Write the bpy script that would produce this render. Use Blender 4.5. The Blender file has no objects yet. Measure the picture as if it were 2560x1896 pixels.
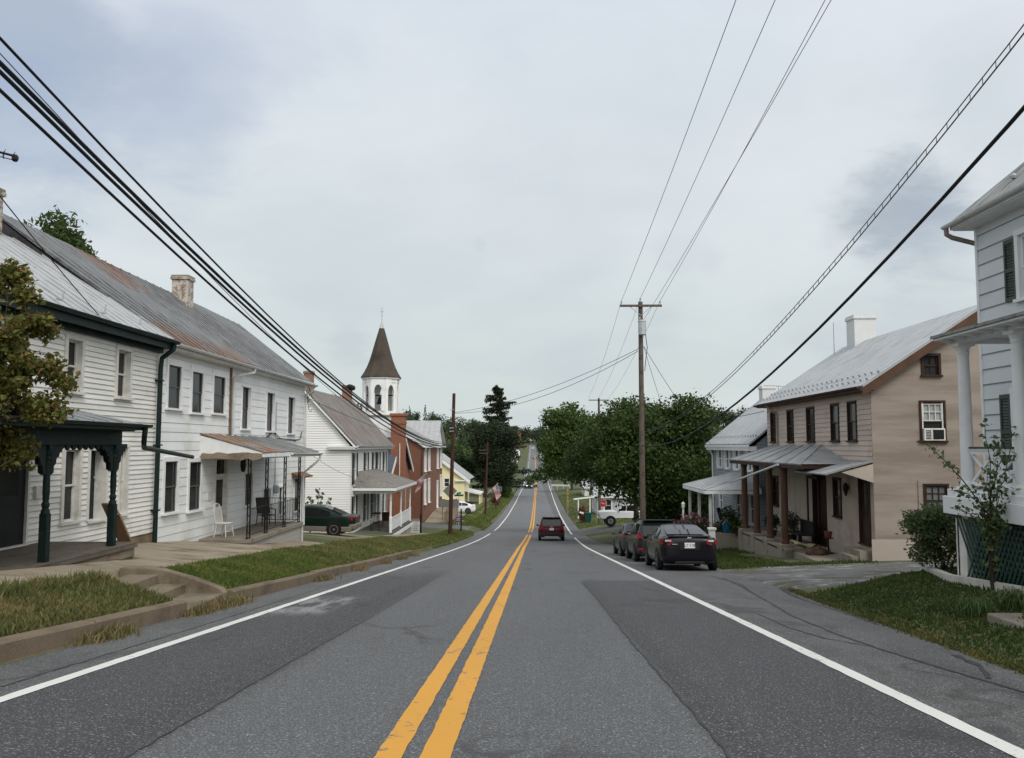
import bpy, bmesh, math, random
import numpy as np
from mathutils import Vector, Matrix
R = math.radians
sc = bpy.context.scene
col = sc.collection
rng = np.random.default_rng(7)
random.seed(7)

# ------------------------------------------------------------------ camera
F = 2145.0
EYE = Vector((0, 0, 1.4))
PITCH = math.atan(167 / F)
YAW = math.atan(49 / F)
cam_d = bpy.data.cameras.new('camera')
cam_d.sensor_width = 36
cam_d.lens = 36 * F / 2560
cam_d.clip_end = 6000
cam_d.clip_start = 0.05
cam = bpy.data.objects.new('camera', cam_d)
col.objects.link(cam)
cam.location = EYE
cam.rotation_euler = (math.pi / 2 + PITCH, 0, YAW)
sc.camera = cam
_cm = cam.rotation_euler.to_matrix()

def ray(px, py):                      # direction seen at a pixel of the photograph
    return _cm @ Vector(((px - 1280) / F, (948 - py) / F, -1))
def onX(px, py, X):                   # point at a known lateral distance
    d = ray(px, py); return EYE + d * ((X - EYE.x) / d.x)
def onY(px, py, Y):                   # point at a known distance ahead
    d = ray(px, py); return EYE + d * ((Y - EYE.y) / d.y)

# ------------------------------------------------------------------ terrain
_ty = np.array([-200, -60, 0, 50, 62, 75, 91, 120, 161, 220, 287, 400, 500, 600, 700, 900, 1300, 2500.])
_tz = np.array([15, 5.3, 0, -4.45, -5.4, -6.3, -7.2, -8.25, -9.1, -9.7, -9.95, -9.9, -7.1, -3.4, .6, 6.0, 10, 12.])
_gy = np.arange(-200, 2501, 1.0)
_gz = np.interp(_gy, _ty, _tz)
_k = np.exp(-0.5 * (np.arange(-18, 19) / 6.0) ** 2); _k /= _k.sum()
_gz = np.convolve(np.pad(_gz, 18, mode='edge'), _k, mode='valid')
_gz -= np.interp(0, _gy, _gz)
def zr(y): return float(np.interp(y, _gy, _gz))
def slope(y): return (zr(y + 1) - zr(y - 1)) / 2
def cx(y): return float(np.interp(y, [-50, 0, 50, 91, 161, 287, 500, 700, 2500], [-.66, -.63, -.48, .1, .64, 1.6, 2.2, 2.6, 2.6]))
def edgeL(y): return cx(y) - 4.72
def edgeR(y): return cx(y) + float(np.interp(y, [-50, 8, 17, 22, 45, 58, 70, 2000], [5.3, 5.3, 5.95, 6.45, 6.45, 5.2, 4.7, 4.6]))
def sstep(a, b, x):
    t = min(1, max(0, (x - a) / (b - a))); return t * t * (3 - 2 * t)
def hill(x, y):
    return 15 * sstep(18, 110, abs(x - 1)) * sstep(230, 480, y)
def hL(x, y):  # height above the road crown on the left
    t = edgeL(y) - x
    k = float(np.interp(y, [0, 45, 54, 66, 78, 90, 120, 200], [1, 1, .85, .5, .8, 1.1, .9, .6]))
    if 13.3 < y < 15.15 and .1 < t < 1.8: return -.2
    b = float(np.interp(t, [-.02, 0, .2, .22, .6, 1.25, 2.3, 5.2, 20, 60], [-.3, .0, .0, .16, .3, .47, .57, .83, 1.0, 1.0]))
    if t > .22: b = .12 + (b - .12) * k
    if 5 < y < 18.2 and t > 2.9: b = min(b, -.88 - zr(y))
    return b
def hR(x, y):
    t = x - edgeR(y)
    a = float(np.interp(t, [-.02, 0, .4, 1.0, 1.8, 2.8, 4, 20, 60], [-.3, -.02, .06, .2, .4, .52, .56, .7, .7]))
    c = float(np.interp(t, [-.02, 0, .5, 2, 5, 20, 60], [-.3, -.02, .04, .12, .24, .5, .6]))
    e = float(np.interp(t, [-.02, 0, .5, 2, 4, 20, 60], [-.3, -.02, .05, .3, .6, .9, .9]))
    w = sstep(16.6, 19.6, y - .18 * max(0, min(t, 6)))
    h = a * (1 - w) + c * w
    v = sstep(36, 46, y)
    return h * (1 - v) + e * v
def gz(x, y):
    h = hL(x, y) if x < cx(y) else hR(x, y)
    return zr(y) + h + hill(x, y)

# ------------------------------------------------------------------ materials
def _nodes(name):
    m = bpy.data.materials.new(name); m.use_nodes = True
    nt = m.node_tree; nt.nodes.clear()
    out = nt.nodes.new('ShaderNodeOutputMaterial')
    b = nt.nodes.new('ShaderNodeBsdfPrincipled')
    nt.links.new(b.outputs[0], out.inputs[0])
    return m, nt, b
def N(nt, typ, **kw):
    n = nt.nodes.new(typ)
    for k, v in kw.items():
        if k.startswith('_'): setattr(n, k[1:], v)
        else: n.inputs[k].default_value = v
    return n
def rgba(c): return (c[0], c[1], c[2], 1)
def ramp(nt, stops):
    r = nt.nodes.new('ShaderNodeValToRGB'); e = r.color_ramp.elements
    while len(e) < len(stops): e.new(.5)
    for i, (p, c) in enumerate(stops):
        e[i].position = p; e[i].color = rgba(c) if len(c) == 3 else c
    return r
def mixc(nt, fac, a, b, mode='MIX'):
    n = nt.nodes.new('ShaderNodeMix'); n.data_type = 'RGBA'; n.blend_type = mode
    for i, v in ((0, fac), (6, a), (7, b)):
        if hasattr(v, 'node'): nt.links.new(v, n.inputs[i])
        else: n.inputs[i].default_value = v if i == 0 else rgba(v)
    return n.outputs[2]
def math_(nt, op, a, b=None, clamp=False):
    n = nt.nodes.new('ShaderNodeMath'); n.operation = op; n.use_clamp = clamp
    for i, v in ((0, a), (1, b)):
        if v is None: continue
        if hasattr(v, 'node'): nt.links.new(v, n.inputs[i])
        else: n.inputs[i].default_value = v
    return n.outputs[0]
def coords(nt, stretch=(1, 1, 1), kind='Object'):
    t = nt.nodes.new('ShaderNodeTexCoord'); mp = nt.nodes.new('ShaderNodeMapping')
    mp.inputs['Scale'].default_value = stretch
    nt.links.new(t.outputs[kind], mp.inputs[0]); return mp.outputs[0]
def noise(nt, vec, scale, detail=4, rough=.55):
    n = N(nt, 'ShaderNodeTexNoise', Scale=scale, Detail=detail, Roughness=rough)
    nt.links.new(vec, n.inputs['Vector']); return n.outputs[0]
def bump(nt, b, h, strength, dist=.02):
    n = N(nt, 'ShaderNodeBump', Strength=strength, Distance=dist)
    nt.links.new(h, n.inputs['Height']); nt.links.new(n.outputs[0], b.inputs['Normal'])
def mask(nt, v, lo, hi):
    r = ramp(nt, [(lo, (0, 0, 0)), (hi, (1, 1, 1))]); nt.links.new(v, r.inputs[0]); return r.outputs[0]

def M(name, c, rough=.75, var=.15, scale=2.5, stretch=(1, 1, 1), fine=0, bmp=0, bscale=30, metal=0, spec=.2, dirt=None, dirt_lo=.55, dirt_hi=.75, dirt_scale=.8, dirt_stretch=(1, 1, 1), coat=0, island=0):
    m, nt, b = _nodes(name)
    v = coords(nt, stretch)
    n1 = noise(nt, v, scale)
    lo = tuple(x * (1 - var) for x in c); hi = tuple(min(1, x * (1 + var)) for x in c)
    r = ramp(nt, [(.3, lo), (.7, hi)]); nt.links.new(n1, r.inputs[0]); out = r.outputs[0]
    if fine:
        n2 = noise(nt, coords(nt), fine, 2)
        out = mixc(nt, .5, out, mixc(nt, n2, tuple(x * .55 for x in c), tuple(min(1, x * 1.45) for x in c)))
    if dirt:
        n3 = noise(nt, coords(nt, dirt_stretch), dirt_scale, 5, .65)
        out = mixc(nt, mask(nt, n3, dirt_lo, dirt_hi), out, dirt)
    if island:
        g_ = nt.nodes.new('ShaderNodeNewGeometry'); k_ = ramp(nt, [(0, (1 - island * 1.6, 1 - island * 1.7, 1 - island * 1.9)), (.35, (1, 1, 1)), (1, (1 + island * .6,) * 3)]); nt.links.new(g_.outputs['Random Per Island'], k_.inputs[0])
        out = mixc(nt, 1, out, k_.outputs[0], 'MULTIPLY')
    nt.links.new(out, b.inputs['Base Color'])
    b.inputs['Roughness'].default_value = rough
    b.inputs['Metallic'].default_value = metal
    b.inputs['Specular IOR Level'].default_value = spec
    if coat: b.inputs['Coat Weight'].default_value = coat; b.inputs['Coat Roughness'].default_value = .04
    if bmp: bump(nt, b, noise(nt, coords(nt, stretch), bscale, 3), bmp)
    return m

def brick_mat(name, c1, c2, mortar, white=None, wlo=.45, whi=.6, sc_=1):
    m, nt, b = _nodes(name)
    t = nt.nodes.new('ShaderNodeTexCoord'); s = nt.nodes.new('ShaderNodeSeparateXYZ'); nt.links.new(t.outputs['Object'], s.inputs[0])
    u = math_(nt, 'ADD', s.outputs[0], s.outputs[1]); cb = nt.nodes.new('ShaderNodeCombineXYZ')
    nt.links.new(u, cb.inputs[0]); nt.links.new(s.outputs[2], cb.inputs[1])
    br = N(nt, 'ShaderNodeTexBrick', Scale=1.0)
    br.inputs['Brick Width'].default_value = .22 * sc_; br.inputs['Row Height'].default_value = .075 * sc_; br.inputs['Mortar Size'].default_value = .007 * sc_
    br.inputs['Color1'].default_value = rgba(c1); br.inputs['Color2'].default_value = rgba(c2); br.inputs['Mortar'].default_value = rgba(mortar)
    nt.links.new(cb.outputs[0], br.inputs['Vector'])
    o = mixc(nt, .35, br.outputs[0], mixc(nt, noise(nt, coords(nt), .7), tuple(x * .6 for x in c1), tuple(min(1, x * 1.3) for x in c1)))
    if white: o = mixc(nt, mask(nt, noise(nt, coords(nt), 5, 5, .7), wlo, whi), o, white)
    nt.links.new(o, b.inputs['Base Color']); b.inputs['Roughness'].default_value = .9
    bump(nt, b, br.outputs['Fac'], -.4, .01)
    return m

def leaf_mat(name, cols, trans=.25, rough=.55, dry=None):
    m, nt, b = _nodes(name)
    g = nt.nodes.new('ShaderNodeNewGeometry')
    st = [(i / max(1, len(cols) - 1), c) for i, c in enumerate(cols)]
    r = ramp(nt, st); nt.links.new(g.outputs['Random Per Island'], r.inputs[0])
    n = noise(nt, coords(nt), .45, 3)
    base = r.outputs[0]
    if dry: base = mixc(nt, mask(nt, noise(nt, coords(nt), 1.1, 4, .6), .48, .66), base, dry)
    o = mixc(nt, 1, base, mixc(nt, n, (.55, .55, .55), (1.45, 1.45, 1.45)), 'MULTIPLY')
    nt.links.new(o, b.inputs['Base Color']); b.inputs['Roughness'].default_value = rough
    b.inputs['Specular IOR Level'].default_value = .18
    tr = nt.nodes.new('ShaderNodeBsdfTranslucent'); nt.links.new(o, tr.inputs[0])
    mx = nt.nodes.new('ShaderNodeMixShader'); mx.inputs[0].default_value = trans
    nt.links.new(b.outputs[0], mx.inputs[1]); nt.links.new(tr.outputs[0], mx.inputs[2])
    nt.links.new(mx.outputs[0], [x for x in nt.nodes if x.type == 'OUTPUT_MATERIAL'][0].inputs[0])
    return m

def roof_mat(name, c, dark, rust=None, rlo=.6, rhi=.72, streak=(1.2, 9, 1.2), rscale=1.1, rough=.55, metal=0.0, rmask=None, grain=.14):
    m, nt, b = _nodes(name)
    v = coords(nt, streak)
    a = noise(nt, v, 1.2, 3, .5)
    a2 = noise(nt, coords(nt), 12, 3)
    o = mixc(nt, mask(nt, a, .35, .68), dark, c)
    o = mixc(nt, grain, o, mixc(nt, a2, tuple(x * .5 for x in c), tuple(min(1, x * 1.4) for x in c)))
    if rust:
        f = mask(nt, noise(nt, coords(nt, (1, 3.0, 1)), rscale, 5, .65), rlo, rhi)
        if rmask: f = math_(nt, 'MULTIPLY', f, rmask(nt))
        rc = mixc(nt, noise(nt, coords(nt), 6), tuple(x * .55 for x in rust), tuple(min(1, x * 1.35) for x in rust))
        o = mixc(nt, f, o, rc)
    nt.links.new(o, b.inputs['Base Color']); b.inputs['Roughness'].default_value = rough; b.inputs['Metallic'].default_value = metal
    bump(nt, b, a, .07, .02)
    return m

def glass_mat(name, c=(.026, .027, .028), var=.6, rough=.10, spec=.22):
    m, nt, b = _nodes(name)
    o = mixc(nt, noise(nt, coords(nt), .9, 2), tuple(x * .4 for x in c), tuple(x * (1 + var) for x in c))
    nt.links.new(o, b.inputs['Base Color']); b.inputs['Roughness'].default_value = rough; b.inputs['Specular IOR Level'].default_value = spec
    bump(nt, b, noise(nt, coords(nt), 1.6, 1), .06, .02)
    return m

# ------------------------------------------------------------------ mesh building
ROOT = {}
def root_of(o):
    while o.parent: o = o.parent
    return o
def tag(o, label=None, cat=None, group=None, kind=None):
    if label: o['label'] = label
    if cat: o['category'] = cat
    if group: o['group'] = group
    if kind: o['kind'] = kind
    return o
def thing(name, label, cat, loc=(0, 0, 0), rot=(0, 0, 0), group=None, local=False):
    o = bpy.data.objects.new(name, None); col.objects.link(o)
    o.location = loc; o.rotation_euler = rot; o.empty_display_size = .3
    ROOT[o.name] = Vector((0, 0, 0)) if local else Vector(loc)
    return tag(o, label, cat, group)

class MB:
    def __init__(s): s.v = []; s.f = []; s.m = []; s.mi = 0
    def add(s, vs, fs):
        n = len(s.v); s.v += [tuple(v) for v in vs]; s.f += [tuple(i + n for i in f) for f in fs]; s.m += [s.mi] * len(fs); return s
    def quad(s, a, b, c, d): return s.add([a, b, c, d], [(0, 1, 2, 3)])
    def poly(s, pts): return s.add(pts, [tuple(range(len(pts)))])
    def box(s, x0, x1, y0, y1, z0, z1):
        return s.ob(Vector((0, 0, 0)), Vector((1, 0, 0)), Vector((0, 1, 0)), Vector((0, 0, 1)), x0, x1, y0, y1, z0, z1)
    def ob(s, O, U, V, W, u0, u1, v0, v1, w0, w1):
        O = Vector(O)
        p = [O + U * u + V * v + W * w for w in (w0, w1) for v in (v0, v1) for u in (u0, u1)]
        return s.add(p, [(0, 2, 3, 1), (4, 5, 7, 6), (0, 1, 5, 4), (2, 6, 7, 3), (0, 4, 6, 2), (1, 3, 7, 5)])
    def tube(s, path, r, n=8, cap=True):
        path = [Vector(p) for p in path]
        rs = r if isinstance(r, (list, tuple)) else [r] * len(path)
        base = len(s.v); prev = None
        for i, p in enumerate(path):
            t = (path[min(i + 1, len(path) - 1)] - path[max(i - 1, 0)])
            t = t.normalized() if t.length > 1e-9 else Vector((0, 0, 1))
            if prev is None:
                a = Vector((0, 0, 1)) if abs(t.z) < .9 else Vector((1, 0, 0))
                u = t.cross(a).normalized()
            else:
                u = (prev - t * prev.dot(t)).normalized()
            prev = u; w = t.cross(u)
            for k in range(n):
                an = 2 * math.pi * k / n
                s.v.append(tuple(p + (u * math.cos(an) + w * math.sin(an)) * rs[i]))
        for i in range(len(path) - 1):
            for k in range(n):
                a = base + i * n + k; b = base + i * n + (k + 1) % n
                s.f.append((a, b, b + n, a + n)); s.m.append(s.mi)
        if cap:
            s.f.append(tuple(base + k for k in range(n))[::-1]); s.m.append(s.mi)
            e = base + (len(path) - 1) * n
            s.f.append(tuple(e + k for k in range(n))); s.m.append(s.mi)
        return s
    def lathe(s, c, prof, n=12, ax='z'):
        base = len(s.v); c = Vector(c)
        for (r, z) in prof:
            for k in range(n):
                a = 2 * math.pi * (k + .5) / n
                p = (r * math.cos(a), r * math.sin(a), z)
                if ax == 'x': p = (z, p[0], p[1])
                if ax == 'y': p = (p[0], z, p[1])
                s.v.append(tuple(c + Vector(p)))
        for i in range(len(prof) - 1):
            for k in range(n):
                a = base + i * n + k; b = base + i * n + (k + 1) % n
                s.f.append((a, b, b + n, a + n)); s.m.append(s.mi)
        s.f.append(tuple(base + k for k in range(n))[::-1]); s.m.append(s.mi)
        e = base + (len(prof) - 1) * n
        s.f.append(tuple(e + k for k in range(n))); s.m.append(s.mi)
        return s
    def slab(s, a, b, c, d, t):
        a, b, c, d = map(Vector, (a, b, c, d))
        n = (b - a).cross(d - a).normalized()
        if n.z < 0: n = -n
        q = [p - n * t for p in (a, b, c, d)]
        return s.add([a, b, c, d] + q, [(0, 1, 2, 3), (7, 6, 5, 4), (0, 4, 5, 1), (1, 5, 6, 2), (2, 6, 7, 3), (3, 7, 4, 0)])
    def prism(s, pts, ext):
        pts = [Vector(p) for p in pts]; n = len(pts); e = Vector(ext)
        return s.add(pts + [p + e for p in pts], [tuple(range(n))[::-1], tuple(range(n, 2 * n))] + [(i, (i + 1) % n, n + (i + 1) % n, n + i) for i in range(n)])
    def build(s, name, mat, parent=None, label=None, smooth=False, bevel=0, fix=True):
        me = bpy.data.meshes.new(name)
        off = Vector((0, 0, 0))
        if parent is not None: off = ROOT[root_of(parent).name]
        me.from_pydata([(v[0] - off.x, v[1] - off.y, v[2] - off.z) for v in s.v], [], s.f)
        for m in (mat if isinstance(mat, (list, tuple)) else [mat]): me.materials.append(m)
        if s.m and max(s.m) > 0: me.polygons.foreach_set('material_index', s.m)
        if fix and len(s.f) < 60000:
            bm = bmesh.new(); bm.from_mesh(me); bmesh.ops.recalc_face_normals(bm, faces=bm.faces); bm.to_mesh(me); bm.free()
        if smooth: me.polygons.foreach_set('use_smooth', [True] * len(me.polygons))
        me.update()
        o = bpy.data.objects.new(name, me); col.objects.link(o)
        if parent is not None: o.parent = parent
        if label: o['label'] = label
        if bevel:
            md = o.modifiers.new('bevel', 'BEVEL'); md.width = bevel; md.segments = 2; md.limit_method = 'ANGLE'
        return o

def np_mesh(name, verts, nper, mat, parent=None, smooth=False):
    """verts (n*nper,3): n separate polygons of nper corners"""
    me = bpy.data.meshes.new(name); nv = len(verts); nf = nv // nper
    off = ROOT[root_of(parent).name] if parent is not None else Vector((0, 0, 0))
    me.vertices.add(nv); me.vertices.foreach_set('co', (verts - np.array(off)).astype(np.float32).ravel())
    me.loops.add(nv); me.loops.foreach_set('vertex_index', np.arange(nv, dtype=np.int32))
    me.polygons.add(nf); me.polygons.foreach_set('loop_start', np.arange(0, nv, nper, dtype=np.int32))
    try: me.polygons.foreach_set('loop_total', np.full(nf, nper, dtype=np.int32))
    except Exception: pass
    me.materials.append(mat); me.update(); me.validate()
    o = bpy.data.objects.new(name, me); col.objects.link(o)
    if parent is not None: o.parent = parent
    return o

def leaves(centers, size, aspect=.6, droop=0.0, up=0.0, jitter=.55):
    """one diamond leaf around each centre, random facing"""
    n = len(centers)
    d = rng.normal(size=(n, 3)); d[:, 2] = d[:, 2] * .7 - droop; d /= np.linalg.norm(d, axis=1)[:, None]
    e = rng.normal(size=(n, 3)); e[:, 2] += up
    e -= d * (e * d).sum(1)[:, None]; nn = np.cross(d, e); nn /= np.linalg.norm(nn, axis=1)[:, None] + 1e-9
    s = size * (1 + jitter * rng.uniform(-1, 1, n))[:, None]
    v = np.empty((n, 4, 3))
    v[:, 0] = centers - d * s * .5; v[:, 1] = centers + nn * s * aspect * .5
    v[:, 2] = centers + d * s * .5; v[:, 3] = centers - nn * s * aspect * .5
    return v.reshape(-1, 3)

def folded(centers, size, aspect=.6, droop=0.0, fold=.35, jitter=.5):
    """leaves folded along the midrib with a drooping tip: three facets each side"""
    n = len(centers); d = rng.normal(size=(n, 3)); d[:, 2] = d[:, 2] * .7 - droop; d /= np.linalg.norm(d, axis=1)[:, None]
    e = rng.normal(size=(n, 3)); e[:, 2] += .9; e -= d * (e * d).sum(1)[:, None]; e /= np.linalg.norm(e, axis=1)[:, None]; s_ = np.cross(d, e)
    L = size * (1 + jitter * rng.uniform(-1, 1, n))[:, None]; w = L * aspect * .5; c = centers
    a = c - d * L * .5; t = c + d * L * .42 - e * L * .16; m = c; q = []
    for sg in (1, -1):
        b = c + s_ * sg * w + e * w * fold - d * L * .08; q += [a, b, t, m] if sg > 0 else [a, m, t, b]
    return np.stack(q, 1).reshape(-1, 3)

def blob_points(blobs, n, shell=.45):
    """points filling ellipsoid blobs (x,y,z,rx,ry,rz), denser to the outside"""
    b = np.array(blobs, float); vol = b[:, 3] * b[:, 4] * b[:, 5]
    w = vol ** .75; idx = rng.choice(len(b), n, p=w / w.sum())
    d = rng.normal(size=(n, 3)); d /= np.linalg.norm(d, axis=1)[:, None]
    r = (shell + (1 - shell) * rng.uniform(0, 1, n) ** .6) * (1 + .12 * rng.normal(size=n))
    lump = 1 + .16 * np.sin(d[:, 0] * 5 + idx) * np.sin(d[:, 1] * 6 + 2 * idx) + .1 * np.sin(d[:, 2] * 9 + idx)
    return b[idx, :3] + d * (r * lump)[:, None] * b[idx, 3:6]

def crown_blobs(c, rad, n, flat=.8, sub=(.28, .45), low=-.5):
    out = []
    for i in range(n):
        d = rng.normal(size=3); d /= np.linalg.norm(d)
        if d[2] < low: d[2] = -d[2] * .5
        rr = rng.uniform(.45, .92); s = rng.uniform(*sub)
        out.append((c[0] + d[0] * rad[0] * rr, c[1] + d[1] * rad[1] * rr, c[2] + d[2] * rad[2] * rr, rad[0] * s, rad[1] * s, rad[2] * s * flat))
    return out

def limbs(mb, base, h, r, targets, spread=.35, twigs=2):
    """tapered trunk and limbs to crown clumps"""
    base = Vector(base); top = base + Vector((0, 0, h))
    tr = [base + Vector((0, 0, -.3)), base + Vector((.02, 0, h * .1)), base + Vector((.06 * r, .1 * r, h * .5)), top]
    mb.tube(tr, [r * 1.35, r, r * .85, r * .6], 10)
    for t in targets:
        t = Vector(t[:3]); a = base + Vector((0, 0, h * random.uniform(.55, 1)))
        m = a.lerp(t, .5) + Vector((random.uniform(-spread, spread), random.uniform(-spread, spread), random.uniform(.1, .6)))
        rr = r * random.uniform(.3, .5)
        mb.tube([a, a.lerp(m, .5) + Vector((0, 0, .1)), m, t], [rr, rr * .8, rr * .6, rr * .2], 6)
        for q in range(twigs):
            e = t + Vector((random.uniform(-1, 1), random.uniform(-1, 1), random.uniform(-.3, .8))) * (t - a).length * .25
            mb.tube([m, m.lerp(e, .6), e], [rr * .4, rr * .25, .01], 5)

# ------------------------------------------------------------------ walls and openings
UP = Vector((0, 0, 1))
def wall(mb, O, U, Nn, u0, u1, v0, v1, holes=(), row=None, lip=.016, gable=None, edge=0):
    """board wall with real openings. gable=(uL,uA,uR,vE,vA): clip above the eave"""
    O = Vector(O); row_ = row or (v1 - v0)
    vs = [v0]
    if row:
        k = 1
        while v0 + k * row < v1 - .01: vs.append(v0 + k * row); k += 1
    vs.append(v1)
    cuts = set(vs)
    for h in holes: cuts |= {h[2], h[3]}
    if gable: cuts |= {gable[3]}
    cuts = sorted(c for c in cuts if v0 <= c <= v1)
    def lim(v):
        if not gable or v <= gable[3]: return u0, u1
        uL, uA, uR, vE, vA = gable; t = min(1, (v - vE) / (vA - vE))
        return uL + (uA - uL) * t, uR + (uA - uR) * t
    for a, b in zip(cuts, cuts[1:]):
        if b - a < 1e-4: continue
        rs = max(x for x in vs if x <= a + 1e-6)
        la, ra = lim(a); lb, rb = lim(b)
        hs = sorted((h[0], h[1]) for h in holes if h[2] <= a + 1e-5 and h[3] >= b - 1e-5)
        seg = []; cur = (la, lb)
        for h in hs:
            if h[0] > cur[0]: seg.append((cur, (h[0], h[0])))
            cur = (h[1], h[1])
        seg.append((cur, (ra, rb)))
        la_ = lip if row else 0
        na = la_ * (1 - (a - rs) / row_); nb = la_ * (1 - (b - rs) / row_)
        if row:                      # boards come in lengths
            s2 = []
            for (p0, p0b), (p1, p1b) in seg:
                c0 = p0
                while p0 == p0b and p1 == p1b and p1 - c0 > 4:
                    c1 = c0 + random.uniform(1.6, 3.6); s2.append(((c0, c0), (c1, c1))); c0 = c1
                s2.append(((c0, c0 if p0 == p0b and p1 == p1b else p0b), (p1, p1b)))
            seg = s2
        for (x0, x0b), (x1, x1b) in seg:
            if x1 - x0 < 1e-4 and x1b - x0b < 1e-4: continue
            p = lambda u, v, n: O + U * u + UP * v + Nn * n
            mb.quad(p(x0, a, na), p(x1, a, na), p(x1b, b, nb), p(x0b, b, nb))
            if row and abs(a - rs) < 1e-6:
                mb.quad(p(x0, a, 0), p(x1, a, 0), p(x1, a, na), p(x0, a, na))
                if edge: mb.mi = 1; mb.quad(p(x0, a, na + .002), p(x1, a, na + .002), p(x1, a + edge, na + .001), p(x0, a + edge, na + .001)); mb.mi = 0  # second-colour strip: lap shadow painted on boards, joint on panels
    return mb

def frame_axes(O, U, Nn): return Vector(O), Vector(U), UP, Vector(Nn)
def window(parent, O, U, Nn, u0, u1, v0, v1, mf, mg, casing=.1, recess=.08, proud=.035, cols=1, rows=1, sill=.05, shut=None, mshut=None, head=None, sash=.045, double=True, name='window', pane2=None, label=None, back=True, msash=None):
    O, U, V, W = frame_axes(O, U, Nn); m = MB(); c = casing; h = head or casing
    m.ob(O, U, V, W, u0 - c, u0, v0, v1, -recess, proud); m.ob(O, U, V, W, u1, u1 + c, v0, v1, -recess, proud)
    m.ob(O, U, V, W, u0 - c, u1 + c, v1, v1 + h, -recess, proud + .006)
    if sill: m.ob(O, U, V, W, u0 - c - .03, u1 + c + .03, v0 - .06, v0, -recess, proud + sill)
    else: m.ob(O, U, V, W, u0 - c, u1 + c, v0 - c, v0, -recess, proud + .006)
    w = None
    if msash: w = m.build(name, mf, parent, label); m = MB()
    s = sash; r = -recess; vm = (v0 + v1) / 2
    for a, b, n in (((v0, vm + s / 2, r - .0), (vm - s / 2 + .001, v1, r + .02))[0:2] if double else ((v0, v1, r),)):
        m.ob(O, U, V, W, u0, u0 + s, a, b, n, n + .035); m.ob(O, U, V, W, u1 - s, u1, a, b, n, n + .035)
        m.ob(O, U, V, W, u0 + s, u1 - s, a, a + s, n + .001, n + .034); m.ob(O, U, V, W, u0 + s, u1 - s, b - s, b, n + .001, n + .034)
        for i in range(1, cols):
            x = u0 + s + (u1 - u0 - 2 * s) * i / cols; m.ob(O, U, V, W, x - .011, x + .011, a + s, b - s, n + .004, n + .028)
        for i in range(1, rows):
            y = a + s + (b - a - 2 * s) * i / rows; m.ob(O, U, V, W, u0 + s, u1 - s, y - .011, y + .011, n + .006, n + .026)
    if msash: m.build('sash', msash, w)
    else: w = m.build(name, mf, parent, label)
    p = lambda u, v, n: O + U * u + V * v + W * n
    g = MB(); g.quad(p(u0 + .01, v0 + .01, r + .008), p(u1 - .01, v0 + .01, r + .008), p(u1 - .01, vm, r + .008), p(u0 + .01, vm, r + .008))
    g2 = MB() if pane2 else g
    g2.quad(p(u0 + .01, vm + .001, r + .014), p(u1 - .01, vm + .001, r + .014), p(u1 - .01, v1 - .01, r + .014), p(u0 + .01, v1 - .01, r + .014))
    g.build('pane', mg, w)
    if pane2: g2.build('blind', pane2, w)
    if shut:
        for a in (u0 - c - shut - .01, u1 + c + .01):
            q = MB(); q.ob(O, U, V, W, a, a + .05, v0, v1, .004, .05); q.ob(O, U, V, W, a + shut - .05, a + shut, v0, v1, .004, .05)
            for y in (v0, vm - .04, v1 - .08): q.ob(O, U, V, W, a + .05, a + shut - .05, y, y + .08, .005, .049)
            n = max(6, int((v1 - v0) / .06)); 
            for i in range(n):
                y = v0 + .06 + (v1 - v0 - .12) * i / n
                q.quad(p(a + .05, y, .045), p(a + shut - .05, y, .045), p(a + shut - .05, y + .05, .015), p(a + .05, y + .05, .015))
            q.build('shutter', mshut or mf, parent)
    return w
def door(parent, O, U, Nn, u0, u1, v0, v1, mf, md, casing=.11, recess=.12, glass=None, knob=None, transom=None, label=None, gl=(.5, .92)):
    O, U, V, W = frame_axes(O, U, Nn); m = MB(); c = casing; top = v1 - (transom or 0)
    for a in (u0 - c, u1): m.ob(O, U, V, W, a, a + c, v0, v1, -recess, .035)
    m.ob(O, U, V, W, u0 - c, u1 + c, v1, v1 + c, -recess, .042)
    m.ob(O, U, V, W, u0 - .03, u1 + .03, v0 - .05, v0, -recess, .09)
    if transom: m.ob(O, U, V, W, u0, u1, top - .04, top + .02, -recess, .02)
    fr = m.build('door_frame', mf, parent)
    d = MB(); r = -recess; w_ = u1 - u0; hh = top - .04 - v0
    d.ob(O, U, V, W, u0, u1, v0, top - .04, r, r + .035)
    if not glass:
        for (a, b) in ((.08, .45), (.52, .94)):
            for (p0, p1) in ((.12, .46), (.54, .88)):
                d.ob(O, U, V, W, u0 + w_ * p0, u0 + w_ * p1, v0 + hh * a, v0 + hh * b, r + .03, r + .046)
    else:
        d.ob(O, U, V, W, u0 + w_ * .14, u0 + w_ * .86, v0 + hh * .07, v0 + hh * .4, r + .03, r + .046)
    dd = d.build('door', md, parent, label)
    if glass:
        g = MB(); g.ob(O, U, V, W, u0 + w_ * .16, u0 + w_ * .84, v0 + hh * gl[0], v0 + hh * gl[1], r + .03, r + .04); g.build('pane', glass, dd)
        if transom: g = MB(); g.ob(O, U, V, W, u0, u1, top + .02, v1, r, r + .01); g.build('transom_pane', glass, fr)
    if knob:
        k = MB(); k.lathe(O + U * (u1 - .08) + V * (v0 + 1.0) + W * (r + .07), [(.01, -.03), (.03, -.01), (.032, .01), (.015, .03)], 8, 'x' if abs(W.x) > .5 else 'y'); k.build('door_knob', knob, dd)
    return dd

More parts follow.
